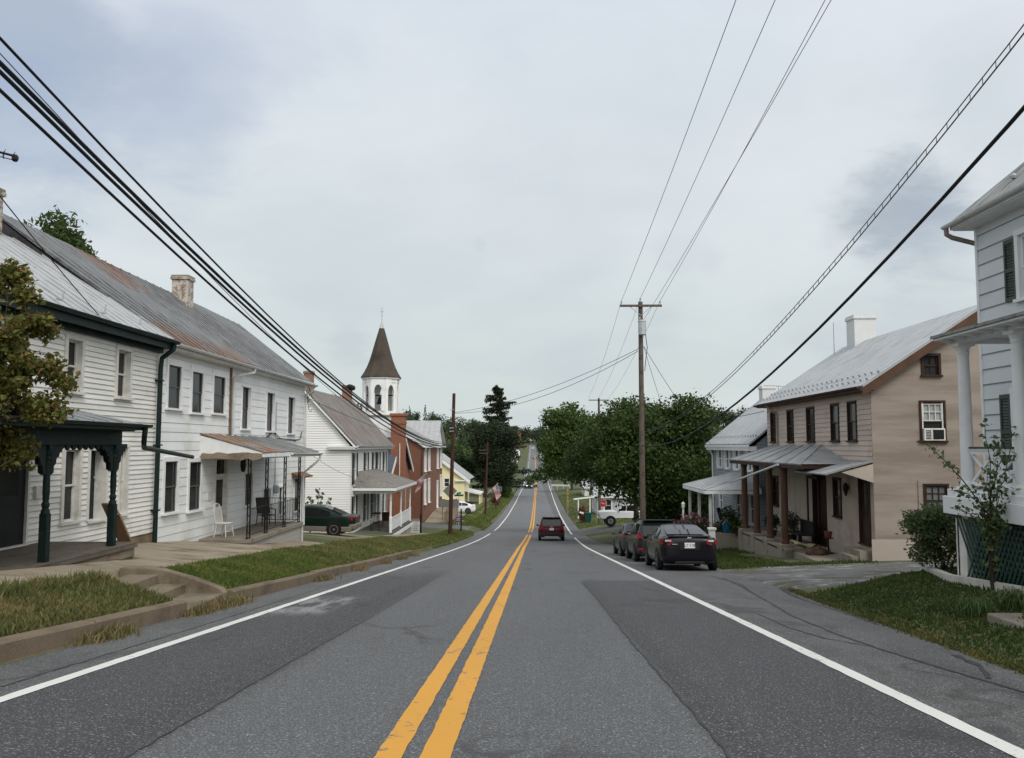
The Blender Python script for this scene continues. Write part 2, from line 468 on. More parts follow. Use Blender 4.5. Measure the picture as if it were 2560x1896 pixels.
def seams(mb, a, b, c, d, n, w=.02, h=.02, skip=()):
    """standing seams from eave line ab up to ridge line dc"""
    a, b, c, d = map(Vector, (a, b, c, d)); nn = (b - a).cross(d - a).normalized()
    if nn.z < 0: nn = -nn
    for i in range(n + 1):
        t = i / n; p = a.lerp(b, t); q = d.lerp(c, t); ax = (q - p); L = ax.length; ax.normalize(); s = nn.cross(ax)
        mb.ob(p, ax, s, nn, 0, L, -w / 2, w / 2, -.002, h)
def wavy_roof(mb, a, b, c, d, nx, ny, amp, t=.06):
    a, b, c, d = map(Vector, (a, b, c, d)); nn = (b - a).cross(d - a).normalized()
    if nn.z < 0: nn = -nn
    P = []; ph = random.uniform(0, 6)
    for j in range(ny + 1):
        for i in range(nx + 1):
            u, v = i / nx, j / ny; p = a.lerp(b, u).lerp(d.lerp(c, u), v)
            P.append(p + nn * (amp * (math.sin(u * 9 + ph + v * 3) * .6 + math.sin(u * 23 + v * 11 + ph) * .3 + random.uniform(-.25, .25))))
    base = len(P); P += [p - nn * t for p in P]; W = nx + 1
    f = [(j * W + i, j * W + i + 1, (j + 1) * W + i + 1, (j + 1) * W + i) for j in range(ny) for i in range(nx)]
    f += [tuple(base + k for k in q[::-1]) for q in f]
    for i in range(nx): f += [(i, base + i, base + i + 1, i + 1), (ny * W + i, ny * W + i + 1, base + ny * W + i + 1, base + ny * W + i)]
    for j in range(ny): f += [(j * W, (j + 1) * W, base + (j + 1) * W, base + j * W), (j * W + nx, base + j * W + nx, base + (j + 1) * W + nx, (j + 1) * W + nx)]
    mb.add(P, f); return mb
def gutter(mb, a, b, r=.07, n=10):
    """half-round open gutter from a to b"""
    a, b = Vector(a), Vector(b); t = (b - a).normalized(); s = t.cross(UP).normalized()
    P = []
    for p in (a, b):
        for rr in (r, r - .008):
            for k in range(n + 1):
                an = math.pi + math.pi * k / n; P.append(p + s * rr * math.cos(an) + UP * rr * math.sin(an))
    W = n + 1; f = []
    for k in range(n): f += [(k, k + 1, 2 * W + k + 1, 2 * W + k), (W + k, 3 * W + k, 3 * W + k + 1, W + k + 1)]
    for e in (0, n): f.append((e, 2 * W + e, 3 * W + e, W + e))
    for o_ in (0, 2 * W): f += [(o_ + k, o_ + W + k, o_ + W + k + 1, o_ + k + 1) for k in range(n)]
    mb.add(P, f); return mb
def text_mesh(name, txt, size, mat, parent, M4, depth=.002):
    cu = bpy.data.curves.new(name, 'FONT'); cu.body = txt; cu.size = size; cu.align_x = 'CENTER'; cu.align_y = 'CENTER'; cu.extrude = depth
    t = bpy.data.objects.new(name, cu); col.objects.link(t)
    dg = bpy.context.evaluated_depsgraph_get(); me = bpy.data.meshes.new_from_object(t.evaluated_get(dg))
    bpy.data.objects.remove(t); me.name = name; me.materials.clear(); me.materials.append(mat); me.transform(M4)
    off = ROOT[root_of(parent).name]; me.transform(Matrix.Translation(-off))
    o = bpy.data.objects.new(name, me); col.objects.link(o); o.parent = parent; return o
# ------------------------------------------------------------------ world and sun
sc.view_settings.view_transform = 'Standard'; sc.view_settings.look = 'None'
sc.view_settings.exposure = 0; sc.view_settings.gamma = 1
SUN_EL, SUN_AZ = R(46), R(148)          # azimuth clockwise from +Y (behind the camera, to the right)
SUN_DIR = Vector((math.sin(SUN_AZ) * math.cos(SUN_EL), math.cos(SUN_AZ) * math.cos(SUN_EL), math.sin(SUN_EL)))
wd = bpy.data.worlds.new('World'); sc.world = wd; wd.use_nodes = True
nt = wd.node_tree; nt.nodes.clear()
wo = nt.nodes.new('ShaderNodeOutputWorld')
sky = nt.nodes.new('ShaderNodeTexSky'); sky.sky_type = 'NISHITA'; sky.sun_disc = False
sky.sun_elevation = SUN_EL; sky.sun_rotation = SUN_AZ
bg1 = nt.nodes.new('ShaderNodeBackground'); bg1.inputs[1].default_value = .1; nt.links.new(sky.outputs[0], bg1.inputs[0])
tc = nt.nodes.new('ShaderNodeTexCoord'); GEN = tc.outputs['Generated']
sp = nt.nodes.new('ShaderNodeSeparateXYZ'); nt.links.new(GEN, sp.inputs[0])
den = math_(nt, 'ADD', math_(nt, 'MAXIMUM', sp.outputs[2], 0.0), .22)
cbx = nt.nodes.new('ShaderNodeCombineXYZ')
nt.links.new(math_(nt, 'DIVIDE', sp.outputs[0], den), cbx.inputs[0]); nt.links.new(math_(nt, 'DIVIDE', sp.outputs[1], den), cbx.inputs[1])
PL = cbx.outputs[0]
grad = ramp(nt, [(0.0, (.645, .71, .70)), (.10, (.66, .725, .72)), (.28, (.74, .80, .82)), (.5, (.77, .825, .90)), (1, (.74, .80, .89))])
nt.links.new(sp.outputs[2], grad.inputs[0])
def wnoise(scale, loc, detail=6, rough=.55, st=(1, 1, 1), dist=.3):
    mp = nt.nodes.new('ShaderNodeMapping'); mp.inputs['Location'].default_value = loc; mp.inputs['Scale'].default_value = st
    nt.links.new(PL, mp.inputs[0])
    n = N(nt, 'ShaderNodeTexNoise', Scale=scale, Detail=detail, Roughness=rough, Distortion=dist); nt.links.new(mp.outputs[0], n.inputs['Vector']); return n.outputs[0]
n1 = wnoise(1.1, (3.1, .4, 0), 6, .55, (1, .8, 1)); n2 = wnoise(3.2, (7, 2, 0), 6, .6)
c1 = mixc(nt, math_(nt, 'MULTIPLY', mask(nt, n1, .44, .66), .40), grad.outputs[0], (.52, .58, .66))
c1 = mixc(nt, math_(nt, 'MULTIPLY', mask(nt, n2, .48, .75), .20), c1, (.53, .59, .66))
c1 = mixc(nt, math_(nt, 'MULTIPLY', mask(nt, wnoise(.8, (11, 5, 0), 3), .46, .66), .45), c1, (.84, .87, .91))
def dark_cloud(c, px, py, rad, amt, colr, nscale=5, sx=1.0):
    d = ray(px, py).normalized()
    vm = nt.nodes.new('ShaderNodeVectorMath'); vm.operation = 'DOT_PRODUCT'; nt.links.new(GEN, vm.inputs[0]); vm.inputs[1].default_value = d
    a = math_(nt, 'ARCCOSINE', math_(nt, 'MINIMUM', vm.outputs['Value'], 1.0))
    nn = wnoise(nscale, (px * .01, py * .01, 0), 5, .6)
    a = math_(nt, 'ADD', math_(nt, 'DIVIDE', a, rad), math_(nt, 'MULTIPLY', math_(nt, 'SUBTRACT', nn, .5), 1.7))
    f = ramp(nt, [(.15, (1, 1, 1)), (1.0, (0, 0, 0))]); f.color_ramp.interpolation = 'EASE'; nt.links.new(a, f.inputs[0])
    return mixc(nt, math_(nt, 'MULTIPLY', f.outputs[0], amt), c, colr)
for (px, py, rad, amt, cc, ns) in (
        (40, 120, .17, .75, (.37, .45, .59), 3), (20, 330, .13, .55, (.38, .47, .63), 4), (480, 190, .13, .50, (.46, .53, .67), 4), (370, 310, .11, .42, (.45, .53, .66), 4), (640, 60, .15, .34, (.5, .57, .7), 3),
        (2270, 510, .07, .85, (.36, .42, .49), 7), (2340, 580, .085, .6, (.45, .51, .58), 5), (2150, 540, .06, .35, (.46, .52, .58), 6), (2250, 470, .05, .3, (.44, .5, .57), 6), (1700, 640, .05, .15, (.5, .55, .6), 6),
        (2430, 280, .10, .2, (.5, .57, .64), 4), (1780, 663, .02, .15, (.47, .53, .59), 8), (1200, 612, .012, .16, (.47, .53, .57), 8), (870, 870, .035, .3, (.50, .55, .60), 7), (1640, 800, .04, .25, (.52, .57, .61), 6)):
    c1 = dark_cloud(c1, px, py, rad, amt, cc, ns)
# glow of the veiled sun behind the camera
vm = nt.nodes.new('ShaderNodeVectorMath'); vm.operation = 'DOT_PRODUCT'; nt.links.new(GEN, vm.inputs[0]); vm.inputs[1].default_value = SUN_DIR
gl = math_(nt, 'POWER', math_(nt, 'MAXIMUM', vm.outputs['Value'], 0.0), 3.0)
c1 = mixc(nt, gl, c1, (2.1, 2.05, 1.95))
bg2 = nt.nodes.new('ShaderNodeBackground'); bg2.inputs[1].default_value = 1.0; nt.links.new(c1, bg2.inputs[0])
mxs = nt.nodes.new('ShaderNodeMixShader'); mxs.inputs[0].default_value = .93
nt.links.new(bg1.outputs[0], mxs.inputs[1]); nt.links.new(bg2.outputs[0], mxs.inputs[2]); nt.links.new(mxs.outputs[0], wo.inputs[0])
sl = bpy.data.lights.new('sun', 'SUN'); sl.energy = 1.3; sl.angle = R(18); sl.color = (1, .97, .92)
so = bpy.data.objects.new('sun', sl); col.objects.link(so); so.location = (0, 0, 60)
so.rotation_euler = (-SUN_DIR).to_track_quat('-Z', 'Y').to_euler()

# ------------------------------------------------------------------ shared materials
WHITE = (.74, .75, .74)
m_clap = M('clapboard_white', (.74, .735, .70), .6, .08, 1.5, (1, .4, 3), dirt=(.50, .47, .40), dirt_lo=.56, dirt_hi=.82, dirt_scale=1.2, dirt_stretch=(1, .5, 1.6), island=.07)
m_panel = M('panel_white', (.75, .77, .77), .6, .05, .8, dirt=(.58, .54, .43), dirt_lo=.52, dirt_hi=.80, dirt_scale=.6, island=.045)
m_siding = M('siding_white', (.84, .84, .82), .5, .03, .6, island=.02)
m_trim = M('trim_white', (.74, .75, .75), .5, .06, 3, dirt=(.5, .48, .42), dirt_lo=.6, dirt_hi=.85, dirt_scale=2)
m_trim_old = M('trim_weathered', (.62, .61, .57), .65, .12, 4, dirt=(.36, .33, .28), dirt_lo=.55, dirt_hi=.8, dirt_scale=3)
m_green = M('trim_dark_green', (.008, .020, .018), .5, .25, 4, dirt=(.04, .055, .05), dirt_lo=.58, dirt_hi=.75, dirt_scale=5)
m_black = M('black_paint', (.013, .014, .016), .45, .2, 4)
m_iron = M('wrought_iron', (.012, .011, .011), .5, .3, 6, dirt=(.07, .03, .018), dirt_lo=.6, dirt_hi=.75, dirt_scale=6)
m_glass = glass_mat('window_glass')
m_glassl = glass_mat('window_glass_curtain', (.09, .095, .095), 1.3, .15)
m_blind = M('window_blind', (.42, .44, .43), .6, .08, 3, (1, 1, 8))
m_conc = M('concrete', (.25, .22, .18), .9, .14, 1.4, fine=55, dirt=(.125, .10, .075), dirt_lo=.5, dirt_hi=.76, dirt_scale=.9, bmp=.15, bscale=60)
m_walk = M('sidewalk_concrete', (.30, .255, .19), .9, .14, .9, fine=40, dirt=(.13, .095, .06), dirt_lo=.46, dirt_hi=.7, dirt_scale=.7, bmp=.12, bscale=50)
m_kerb = M('kerb_stone', (.165, .13, .092), .9, .22, 1.3, fine=30, dirt=(.09, .072, .048), dirt_lo=.46, dirt_hi=.72, dirt_scale=1.1, bmp=.35, bscale=26)
m_deck = M('deck_wood', (.135, .115, .095), .85, .25, 5, (6, .7, 1), dirt=(.05, .04, .035), dirt_lo=.5, dirt_hi=.75, dirt_scale=2, bmp=.2)
m_board = M('weathered_board', (.25, .20, .15), .85, .25, 5, (1, .6, 8), dirt=(.10, .075, .055), dirt_lo=.5, dirt_hi=.75, dirt_scale=2, bmp=.2)
m_wood = M('brown_wood', (.085, .048, .03), .7, .25, 3, (5, 5, .6), bmp=.1)
m_pole = M('pole_timber', (.115, .095, .075), .85, .25, 4, (9, 9, .35), dirt=(.055, .04, .032), dirt_lo=.5, dirt_hi=.7, dirt_scale=3, bmp=.3)
m_pole_red = M('pole_creosote', (.058, .026, .02), .8, .3, 4, (9, 9, .35), bmp=.3)
m_galv = M('galvanised', (.42, .44, .46), .45, .12, 3, metal=.5)
m_gut = M('gutter_white', (.55, .56, .55), .45, .1, 3, (1, .4, 1), dirt=(.28, .25, .21), dirt_lo=.58, dirt_hi=.8, dirt_scale=3)
m_cable = M('cable_black', (.012, .012, .014), .6, .2, 3)
m_wire = M('wire_grey', (.09, .10, .11), .6, .2, 3)
m_brickw = brick_mat('brick_whitewashed', (.20, .125, .09), (.155, .10, .075), (.45, .42, .38), (.50, .46, .40), .42, .56)
m_bricko = brick_mat('brick_orange', (.25, .12, .08), (.20, .095, .065), (.32, .27, .23))
m_sash = M('sash_dark', (.10, .10, .10), .6, .1, 2)
m_brickr = brick_mat('brick_red', (.265, .098, .05), (.215, .08, .042), (.27, .155, .10))
m_brickd = brick_mat('brick_dull_red', (.185, .078, .044), (.155, .064, .038), (.20, .115, .08))
m_block = brick_mat('concrete_block', (.36, .35, .315), (.33, .32, .29), (.26, .25, .22), sc_=2.2)
m_bwhite = brick_mat('brick_painted_white', (.66, .67, .67), (.62, .63, .63), (.52, .53, .53))

# ------------------------------------------------------------------ ground
m_soil, nt_, b_ = _nodes('ground_grass')
_n = noise(nt_, coords(nt_), .35, 5); _n2 = noise(nt_, coords(nt_), 5, 4); _n3 = noise(nt_, coords(nt_), .06, 4)
_o = mixc(nt_, mask(nt_, _n, .4, .62), (.045, .068, .022), (.115, .105, .042))
_o = mixc(nt_, mask(nt_, _n2, .45, .75), _o, (.07, .075, .028)); _o = mixc(nt_, mask(nt_, _n3, .5, .7), _o, (.05, .085, .028))
nt_.links.new(_o, b_.inputs['Base Color']); b_.inputs['Roughness'].default_value = 1; bump(nt_, b_, _n2, .6, .05)

YS = list(np.arange(-40, 8, 1.0)) + list(np.arange(8, 26, .5)) + list(np.arange(26, 130, 1.0)) + list(np.arange(130, 330, 4.0)) + list(np.arange(330, 1321, 15.0))
offL = [-.02, 0, .12, .2, .22, .6, 1.25, 1.8, 2.3, 3.2, 5.2, 8, 12, 20, 32, 50, 75, 110, 170, 260, 420]
offR = [-.02, 0, .4, 1.0, 1.8, 2.8, 4, 5.5, 8, 12, 20, 32, 50, 75, 110, 170, 260, 420]
P = []; W = len(offL) + 1 + len(offR)
for y in YS:
    for t in reversed(offL): x = edgeL(y) - t; P.append((x, y, zr(y) + hL(x, y) + hill(x, y) + (.02 * math.sin(x * 3 + y * 2.3) if t > .6 else 0)))
    P.append((cx(y), y, zr(y) - .35))
    for t in offR: x = edgeR(y) + t; P.append((x, y, zr(y) + hR(x, y) + hill(x, y)))
fs = [(j * W + i, j * W + i + 1, (j + 1) * W + i + 1, (j + 1) * W + i) for j in range(len(YS) - 1) for i in range(W - 1)]
g = MB(); g.add(P, fs)
ground = tag(g.build('ground', m_soil, smooth=True), kind='structure')

# ------------------------------------------------------------------ road
m_road, nt, b = _nodes('asphalt')
tcn = nt.nodes.new('ShaderNodeTexCoord'); s = nt.nodes.new('ShaderNodeSeparateXYZ'); nt.links.new(tcn.outputs['Object'], s.inputs[0])
X_, Y_ = s.outputs[0], s.outputs[1]
wob = math_(nt, 'MULTIPLY', math_(nt, 'SUBTRACT', noise(nt, coords(nt, (1, .12, 1)), 1.3, 4), .5), .34)
Xw = math_(nt, 'ADD', X_, wob)
def band(lo, hi, soft, v):
    a = N(nt, 'ShaderNodeMapRange'); a.inputs['From Min'].default_value = lo - soft; a.inputs['From Max'].default_value = lo + soft; nt.links.new(v, a.inputs['Value'])
    c = N(nt, 'ShaderNodeMapRange'); c.inputs['From Min'].default_value = hi + soft; c.inputs['From Max'].default_value = hi - soft; nt.links.new(v, c.inputs['Value'])
    return math_(nt, 'MULTIPLY', a.outputs[0], c.outputs[0], True)
def mr(v, a, bb):
    n = N(nt, 'ShaderNodeMapRange'); n.inputs['From Min'].default_value = a; n.inputs['From Max'].default_value = bb; nt.links.new(v, n.inputs['Value']); return n.outputs[0]
big = noise(nt, coords(nt, (1, .25, 1)), .5, 4); fine = noise(nt, coords(nt), 60, 2, .7); peb = nt.nodes.new('ShaderNodeTexVoronoi'); peb.inputs['Scale'].default_value = 55; nt.links.new(coords(nt), peb.inputs['Vector'])
o = mixc(nt, big, (.076, .079, .082), (.112, .116, .120))
o = mixc(nt, math_(nt, 'MULTIPLY', mask(nt, noise(nt, coords(nt, (1.6, .5, 1)), 1.1, 5, .7), .54, .70), .38), o, (.062, .063, .065))
# old centre strip against the newer wheel-side overlays
dl = math_(nt, 'MULTIPLY', band(-4.25, -2.42, .05, math_(nt, 'ADD', X_, math_(nt, 'MULTIPLY', wob, .35))), mr(Y_, 26, 22))
dr = math_(nt, 'MULTIPLY', band(1.2, 2.98, .04, math_(nt, 'ADD', X_, math_(nt, 'MULTIPLY', wob, .3))), mr(Y_, 21.6, 21.4))
ov = mixc(nt, big, (.037, .038, .041), (.055, .057, .060))
o = mixc(nt, math_(nt, 'MULTIPLY', math_(nt, 'MAXIMUM', dl, dr), .85), o, ov)
# darker wear near the seam of the overlay, tyre tracks further on
o = mixc(nt, math_(nt, 'MULTIPLY', math_(nt, 'MULTIPLY', band(-3.0, -2.42, .22, Xw), mr(Y_, 28, 20)), .5), o, (.036, .036, .036))
o = mixc(nt, math_(nt, 'MULTIPLY', math_(nt, 'MULTIPLY', band(1.2, 1.42, .12, math_(nt, 'ADD', X_, math_(nt, 'MULTIPLY', wob, .3))), mr(Y_, 22, 20)), .6), o, (.034, .034, .033))
tr = math_(nt, 'MAXIMUM', band(-1.55, -1.35, .35, Xw), math_(nt, 'MAXIMUM', band(-3.25, -3.05, .3, Xw), math_(nt, 'MAXIMUM', band(.1, .3, .3, Xw), band(1.85, 2.1, .3, Xw))))
o = mixc(nt, math_(nt, 'MULTIPLY', math_(nt, 'MULTIPLY', tr, mr(Y_, 16, 40)), .38), o, (.072, .074, .08))
tr2 = math_(nt, 'MULTIPLY', math_(nt, 'MULTIPLY', band(-.25, .1, .2, Xw), mr(Y_, 8, 20)), .16)
o = mixc(nt, tr2, o, (.08, .082, .087))
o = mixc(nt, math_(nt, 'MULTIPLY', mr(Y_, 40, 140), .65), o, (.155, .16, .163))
# outer shoulders
sh = math_(nt, 'MAXIMUM', mr(X_, 3.05, 3.25), mr(X_, -4.35, -4.5))
shn = noise(nt, coords(nt, (1, .4, 1)), 1.6, 5, .65)
o = mixc(nt, math_(nt, 'MULTIPLY', sh, .8), o, mixc(nt, mask(nt, shn, .35, .68), (.070, .071, .071), (.115, .114, .110)))
o = mixc(nt, math_(nt, 'MULTIPLY', math_(nt, 'MULTIPLY', band(3.1, 3.45, .12, Xw), mask(nt, noise(nt, coords(nt, (2, .5, 1)), 2.2, 5), .40, .6)), .75), o, (.062, .062, .062))
o = mixc(nt, math_(nt, 'MULTIPLY', math_(nt, 'MULTIPLY', band(4.0, 4.35, .15, Xw), band(6.3, 9.4, .9, Y_)), .8), o, (.05, .051, .052))
o = mixc(nt, math_(nt, 'MULTIPLY', math_(nt, 'MULTIPLY', band(3.3, 4.4, .2, Xw), mask(nt, noise(nt, coords(nt, (2.5, .8, 1)), 1.6, 5, .7), .56, .66)), .55), o, (.06, .061, .062))
# pale old paint spill in the left lane
sp_ = math_(nt, 'MULTIPLY', math_(nt, 'MULTIPLY', band(-4.2, -3.25, .1, Xw), band(13.6, 16.6, .5, math_(nt, 'ADD', Y_, math_(nt, 'MULTIPLY', wob, 3)))), mask(nt, noise(nt, coords(nt, (2.2, .45, 1)), 2.0, 4), .44, .60))
o = mixc(nt, math_(nt, 'MULTIPLY', sp_, .8), o, (.25, .255, .255))
o = mixc(nt, .75, o, mixc(nt, mask(nt, fine, .36, .66), (.20, .20, .20), (.84, .84, .84)), 'OVERLAY')
o = mixc(nt, math_(nt, 'MULTIPLY', mask(nt, noise(nt, coords(nt), 57, 1), .625, .69), .65), o, (.38, .39, .39))
o = mixc(nt, math_(nt, 'MULTIPLY', mask(nt, noise(nt, coords(nt), 50, 1), .64, .70), .55), o, (.025, .025, .026))
crk = nt.nodes.new('ShaderNodeTexVoronoi'); crk.feature = 'DISTANCE_TO_EDGE'; crk.inputs['Scale'].default_value = .23
wv = nt.nodes.new('ShaderNodeVectorMath'); wv.operation = 'ADD'; nz = N(nt, 'ShaderNodeTexNoise', Scale=1.4, Detail=5); nt.links.new(coords(nt), nz.inputs['Vector']); nt.links.new(nz.outputs[1], wv.inputs[0]); nt.links.new(coords(nt, (1, .45, 1)), wv.inputs[1]); nt.links.new(wv.outputs[0], crk.inputs['Vector'])
o = mixc(nt, math_(nt, 'MULTIPLY', math_(nt, 'MULTIPLY', mask(nt, math_(nt, 'SUBTRACT', .02, crk.outputs[0]), .0, .014), mask(nt, noise(nt, coords(nt), .35, 2), .5, .6)), .55), o, (.03, .03, .03))
nt.links.new(o, b.inputs['Base Color']); b.inputs['Roughness'].default_value = .82; b.inputs['Specular IOR Level'].default_value = .35
bump(nt, b, fine, .35, .012)
P = []; xs_n = 9; YR = [y for y in YS if y <= 770]
for y in YR:
    l, r_ = edgeL(y) - .05, edgeR(y) + .05
    for i in range(xs_n):
        t = i / (xs_n - 1); x = l + (r_ - l) * t
        P.append((x, y, zr(y) - .02 * abs(2 * t - 1) ** 2 + .004))
fs = [(j * xs_n + i, j * xs_n + i + 1, (j + 1) * xs_n + i + 1, (j + 1) * xs_n + i) for j in range(len(YR) - 1) for i in range(xs_n - 1)]
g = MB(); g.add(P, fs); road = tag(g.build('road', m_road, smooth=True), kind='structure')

def roadz(x, y):
    l, r_ = edgeL(y) - .05, edgeR(y) + .05; t = (x - l) / (r_ - l); return zr(y) - .02 * abs(2 * t - 1) ** 2 + .004
def strip(name, off0, off1, y0, y1, mat, dz=.006, edge=.0, kind='structure', gap=None, step=.5):
    g = MB(); y = y0; rows = []
    while y <= y1 + 1e-6:
        rows.append(y); y += step if y < 130 else 4
    P = []
    for y in rows:
        j0 = edge * random.uniform(-1, 1); j1 = edge * random.uniform(-1, 1)
        for t in (0, 1): x = cx(y) + off0 + (off1 - off0) * t + (j0, j1)[t]; P.append((x, y, roadz(x, y) + dz))
    f = [(2 * j, 2 * j + 1, 2 * j + 3, 2 * j + 2) for j in range(len(rows) - 1) if not (gap and any(a <= rows[j] < b_ for a, b_ in gap))]
    g.add(P, f); return tag(g.build(name, mat), kind=kind)
def paint_mat(name, c, wear, lo, hi):
    m, nt, b = _nodes(name)
    n = noise(nt, coords(nt), 9, 5, .7); n2 = noise(nt, coords(nt), 45, 3, .7); n3 = noise(nt, coords(nt), .5, 3)
    o = mixc(nt, n3, tuple(x * .86 for x in c), tuple(min(1, x * 1.1) for x in c))
    o = mixc(nt, math_(nt, 'MULTIPLY', mask(nt, n2, .45, .8), .25), o, tuple(x * .5 for x in c))
    n4 = noise(nt, coords(nt, (1, .35, 1)), 2.2, 4); o = mixc(nt, mask(nt, math_(nt, 'ADD', n, math_(nt, 'MULTIPLY', math_(nt, 'SUBTRACT', n4, .5), .5)), lo, hi), o, wear); nt.links.new(o, b.inputs['Base Color']); b.inputs['Roughness'].default_value = .7
    bump(nt, b, n2, .25, .008); return m
m_yel = paint_mat('yellow_paint', (.62, .30, .03), (.15, .135, .11), .625, .68)
m_wht = paint_mat('white_paint', (.66, .665, .62), (.18, .18, .18), .63, .72)
GAP = [(74, 80.5)]
strip('centre_line', -.335, -.17, -8, 560, m_yel, edge=.005, gap=GAP, step=.12)
strip('centre_line', -.06, .125, -8, 560, m_yel, edge=.005, gap=GAP, step=.12)
strip('edge_line', -3.70, -3.555, -8, 760, m_wht, edge=.006, gap=[(77.5, 84)], step=.25)
strip('edge_line', 3.545, 3.69, -8, 760, m_wht, edge=.006, gap=[(69, 76)], step=.25)

# tar seams on the right shoulder
m_tar = M('tar', (.04, .04, .042), .6, .3, 6)
def seam(pts, w):
    g = MB(); L = []; 
    pts = [Vector((p[0], p[1])) for p in pts]; fine_ = []
    for a, b in zip(pts, pts[1:]):
        k = max(2, int((b - a).length / .15))
        for i in range(k): fine_.append(a.lerp(b, i / k) + Vector((random.uniform(-.012, .012), 0)))
    for i, p in enumerate(fine_):
        ww = w * random.uniform(.45, 1.1); L += [(p.x - ww / 2, p.y, roadz(p.x - ww / 2, p.y) + .005), (p.x + ww / 2, p.y, roadz(p.x + ww / 2, p.y) + .005)]
    g.add(L, [(2 * i, 2 * i + 1, 2 * i + 3, 2 * i + 2) for i in range(len(fine_) - 1)])
    return tag(g.build('tar_seam', m_tar), kind='structure')
seam([(4.35, 5.6), (4.2, 7.3), (4.05, 8.6), (3.95, 10.0), (3.92, 11.5), (4.0, 13.5), (4.3, 16), (4.7, 19.5), (5.0, 23)], .05)
seam([(3.95, 10.2), (3.62, 10.9), (3.5, 12), (3.55, 14)], .035)
seam([(5.1, 16.8), (5.35, 18.6), (5.7, 20.2), (5.75, 22.5), (5.9, 25)], .11)
seam([(4.5, 18), (4.9, 20.5), (4.85, 24)], .05)
seam([(4.2, 8.2), (4.5, 8.9), (4.62, 9.8)], .09)
seam([(4.9, 12.5), (5.0, 14.0), (5.1, 17)], .04)
seam([(1.17, 2), (1.2, 6), (1.18, 11), (1.22, 16), (1.2, 21)], .028)
seam([(1.2, 21.4), (1.9, 21.45), (2.9, 21.4)], .05) if False else None
seam([(-2.42, 3), (-2.45, 8), (-2.41, 14), (-2.44, 20)], .018)
seam([(-4.6, 5), (-4.55, 12), (-4.6, 20), (-4.5, 34)], .02)

# side streets
def apron(name, x0, x1, y0, y1, mat, dz, nx=14, ny=10, fy=None):
    P = []
    for j in range(ny + 1):
        for i in range(nx + 1):
            x = x0 + (x1 - x0) * i / nx; y = y0 + (y1 - y0) * j / ny
            if fy: x, y = fy(x, y, i / nx, j / ny)
            dz_ = -.06 if (j in (0, ny) or i in (0, nx)) else dz
            P.append((x, y, max(gz(x, y), roadz(x, y) if edgeL(y) - .05 < x < edgeR(y) + .05 else -99) + dz_))
    W = nx + 1; g = MB(); g.add(P, [(j * W + i, j * W + i + 1, (j + 1) * W + i + 1, (j + 1) * W + i) for j in range(ny) for i in range(nx)])
    return tag(g.build(name, mat, smooth=True), kind='structure')
m_asph2 = M('side_asphalt', (.13, .132, .135), .9, .2, .8, fine=40, dirt=(.09, .09, .09), dirt_scale=.6)
apron('side_street', 4.2, 40, 76, 83.5, m_asph2, .03, 30, 12, lambda x, y, u, v: (x, y + (-1.5 if v < .5 else 2.5) * (1 - min(1, u * 5)) ** 2))
apron('side_street', -30, -3.9, 75.5, 82, m_asph2, .03, 26, 12, lambda x, y, u, v: (x, y + (-2 if v < .5 else 2.5) * (max(0, u - .8) * 5) ** 2))
# gravel drive on the right
m_gravel, nt, b = _nodes('gravel')
o = mixc(nt, mask(nt, noise(nt, coords(nt), 35, 4, .75), .3, .7), (.05, .052, .054), (.22, .225, .225))
o = mixc(nt, mask(nt, noise(nt, coords(nt), .9, 6, .7), .47, .58), o, (.085, .076, .05)); o = mixc(nt, mask(nt, noise(nt, coords(nt, (1, 2, 1)), 1.3, 5, .7), .55, .63), o, (.30, .30, .295)); o = mixc(nt, mask(nt, noise(nt, coords(nt), 1.7, 5, .65), .62, .7), o, (.07, .085, .03))
nt.links.new(o, b.inputs['Base Color']); b.inputs['Roughness'].default_value = 1; bump(nt, b, noise(nt, coords(nt), 40, 3), .7, .04)
apron('driveway', 5.3, 24, 19.6, 25.6, m_gravel, .05, 40, 20, lambda x, y, u, v: (x, y + (1 - u) * (-.9 if v < .5 else 1.0) * (1 - v if v < .5 else v) + .12 * math.sin(x * 4) * (1 if v in (0., 1.) else 0)))

# ------------------------------------------------------------------ sidewalk, kerb, steps
def slabs(name, xa, xb, ya, yb, dz=.03, lab=None, step=1.5):
    g = MB(); y = ya
    while y < yb - .05:
        e = min(yb, y + step) - .012
        x0a, x1a = xa(y), xb(y); x0b, x1b = xa(e), xb(e); n = 4; P = []
        jz = random.uniform(-.008, .008)
        for k in range(n + 1):
            t = k / n
            for (x0, x1, yy) in ((x0a, x1a, y), (x0b, x1b, e)):
                x = x0 + (x1 - x0) * t; P.append((x, yy, gz(x, yy) + dz + jz))
        m_ = len(P); P += [(p[0], p[1], p[2] - .12) for p in P]
        f = [(2 * k, 2 * k + 1, 2 * k + 3, 2 * k + 2) for k in range(n)]
        f += [(0, 2 * n, m_ + 2 * n, m_), (1, m_ + 1, m_ + 2 * n + 1, 2 * n + 1)] if False else []
        for k in range(n): f += [(2 * k, 2 * k + 2, m_ + 2 * k + 2, m_ + 2 * k), (2 * k + 1, m_ + 2 * k + 1, m_ + 2 * k + 3, 2 * k + 3)]
        f += [(0, 1, m_ + 1, m_), (2 * n, m_ + 2 * n, m_ + 2 * n + 1, 2 * n + 1)]
        g.add(P, f); y = e + .012
    return tag(g.build(name, m_walk), kind='structure')
slabs('sidewalk', lambda y: -8.18, lambda y: -6.75 - .06 * max(0, y - 14), 2, 18.3)
slabs('sidewalk', lambda y: -10.46 if y < 27 else -8.88, lambda y: -7.0 - .06 * (y - 18), 18.3, 33)
slabs('sidewalk', lambda y: -8.7, lambda y: -7.6, 50.5, 66)
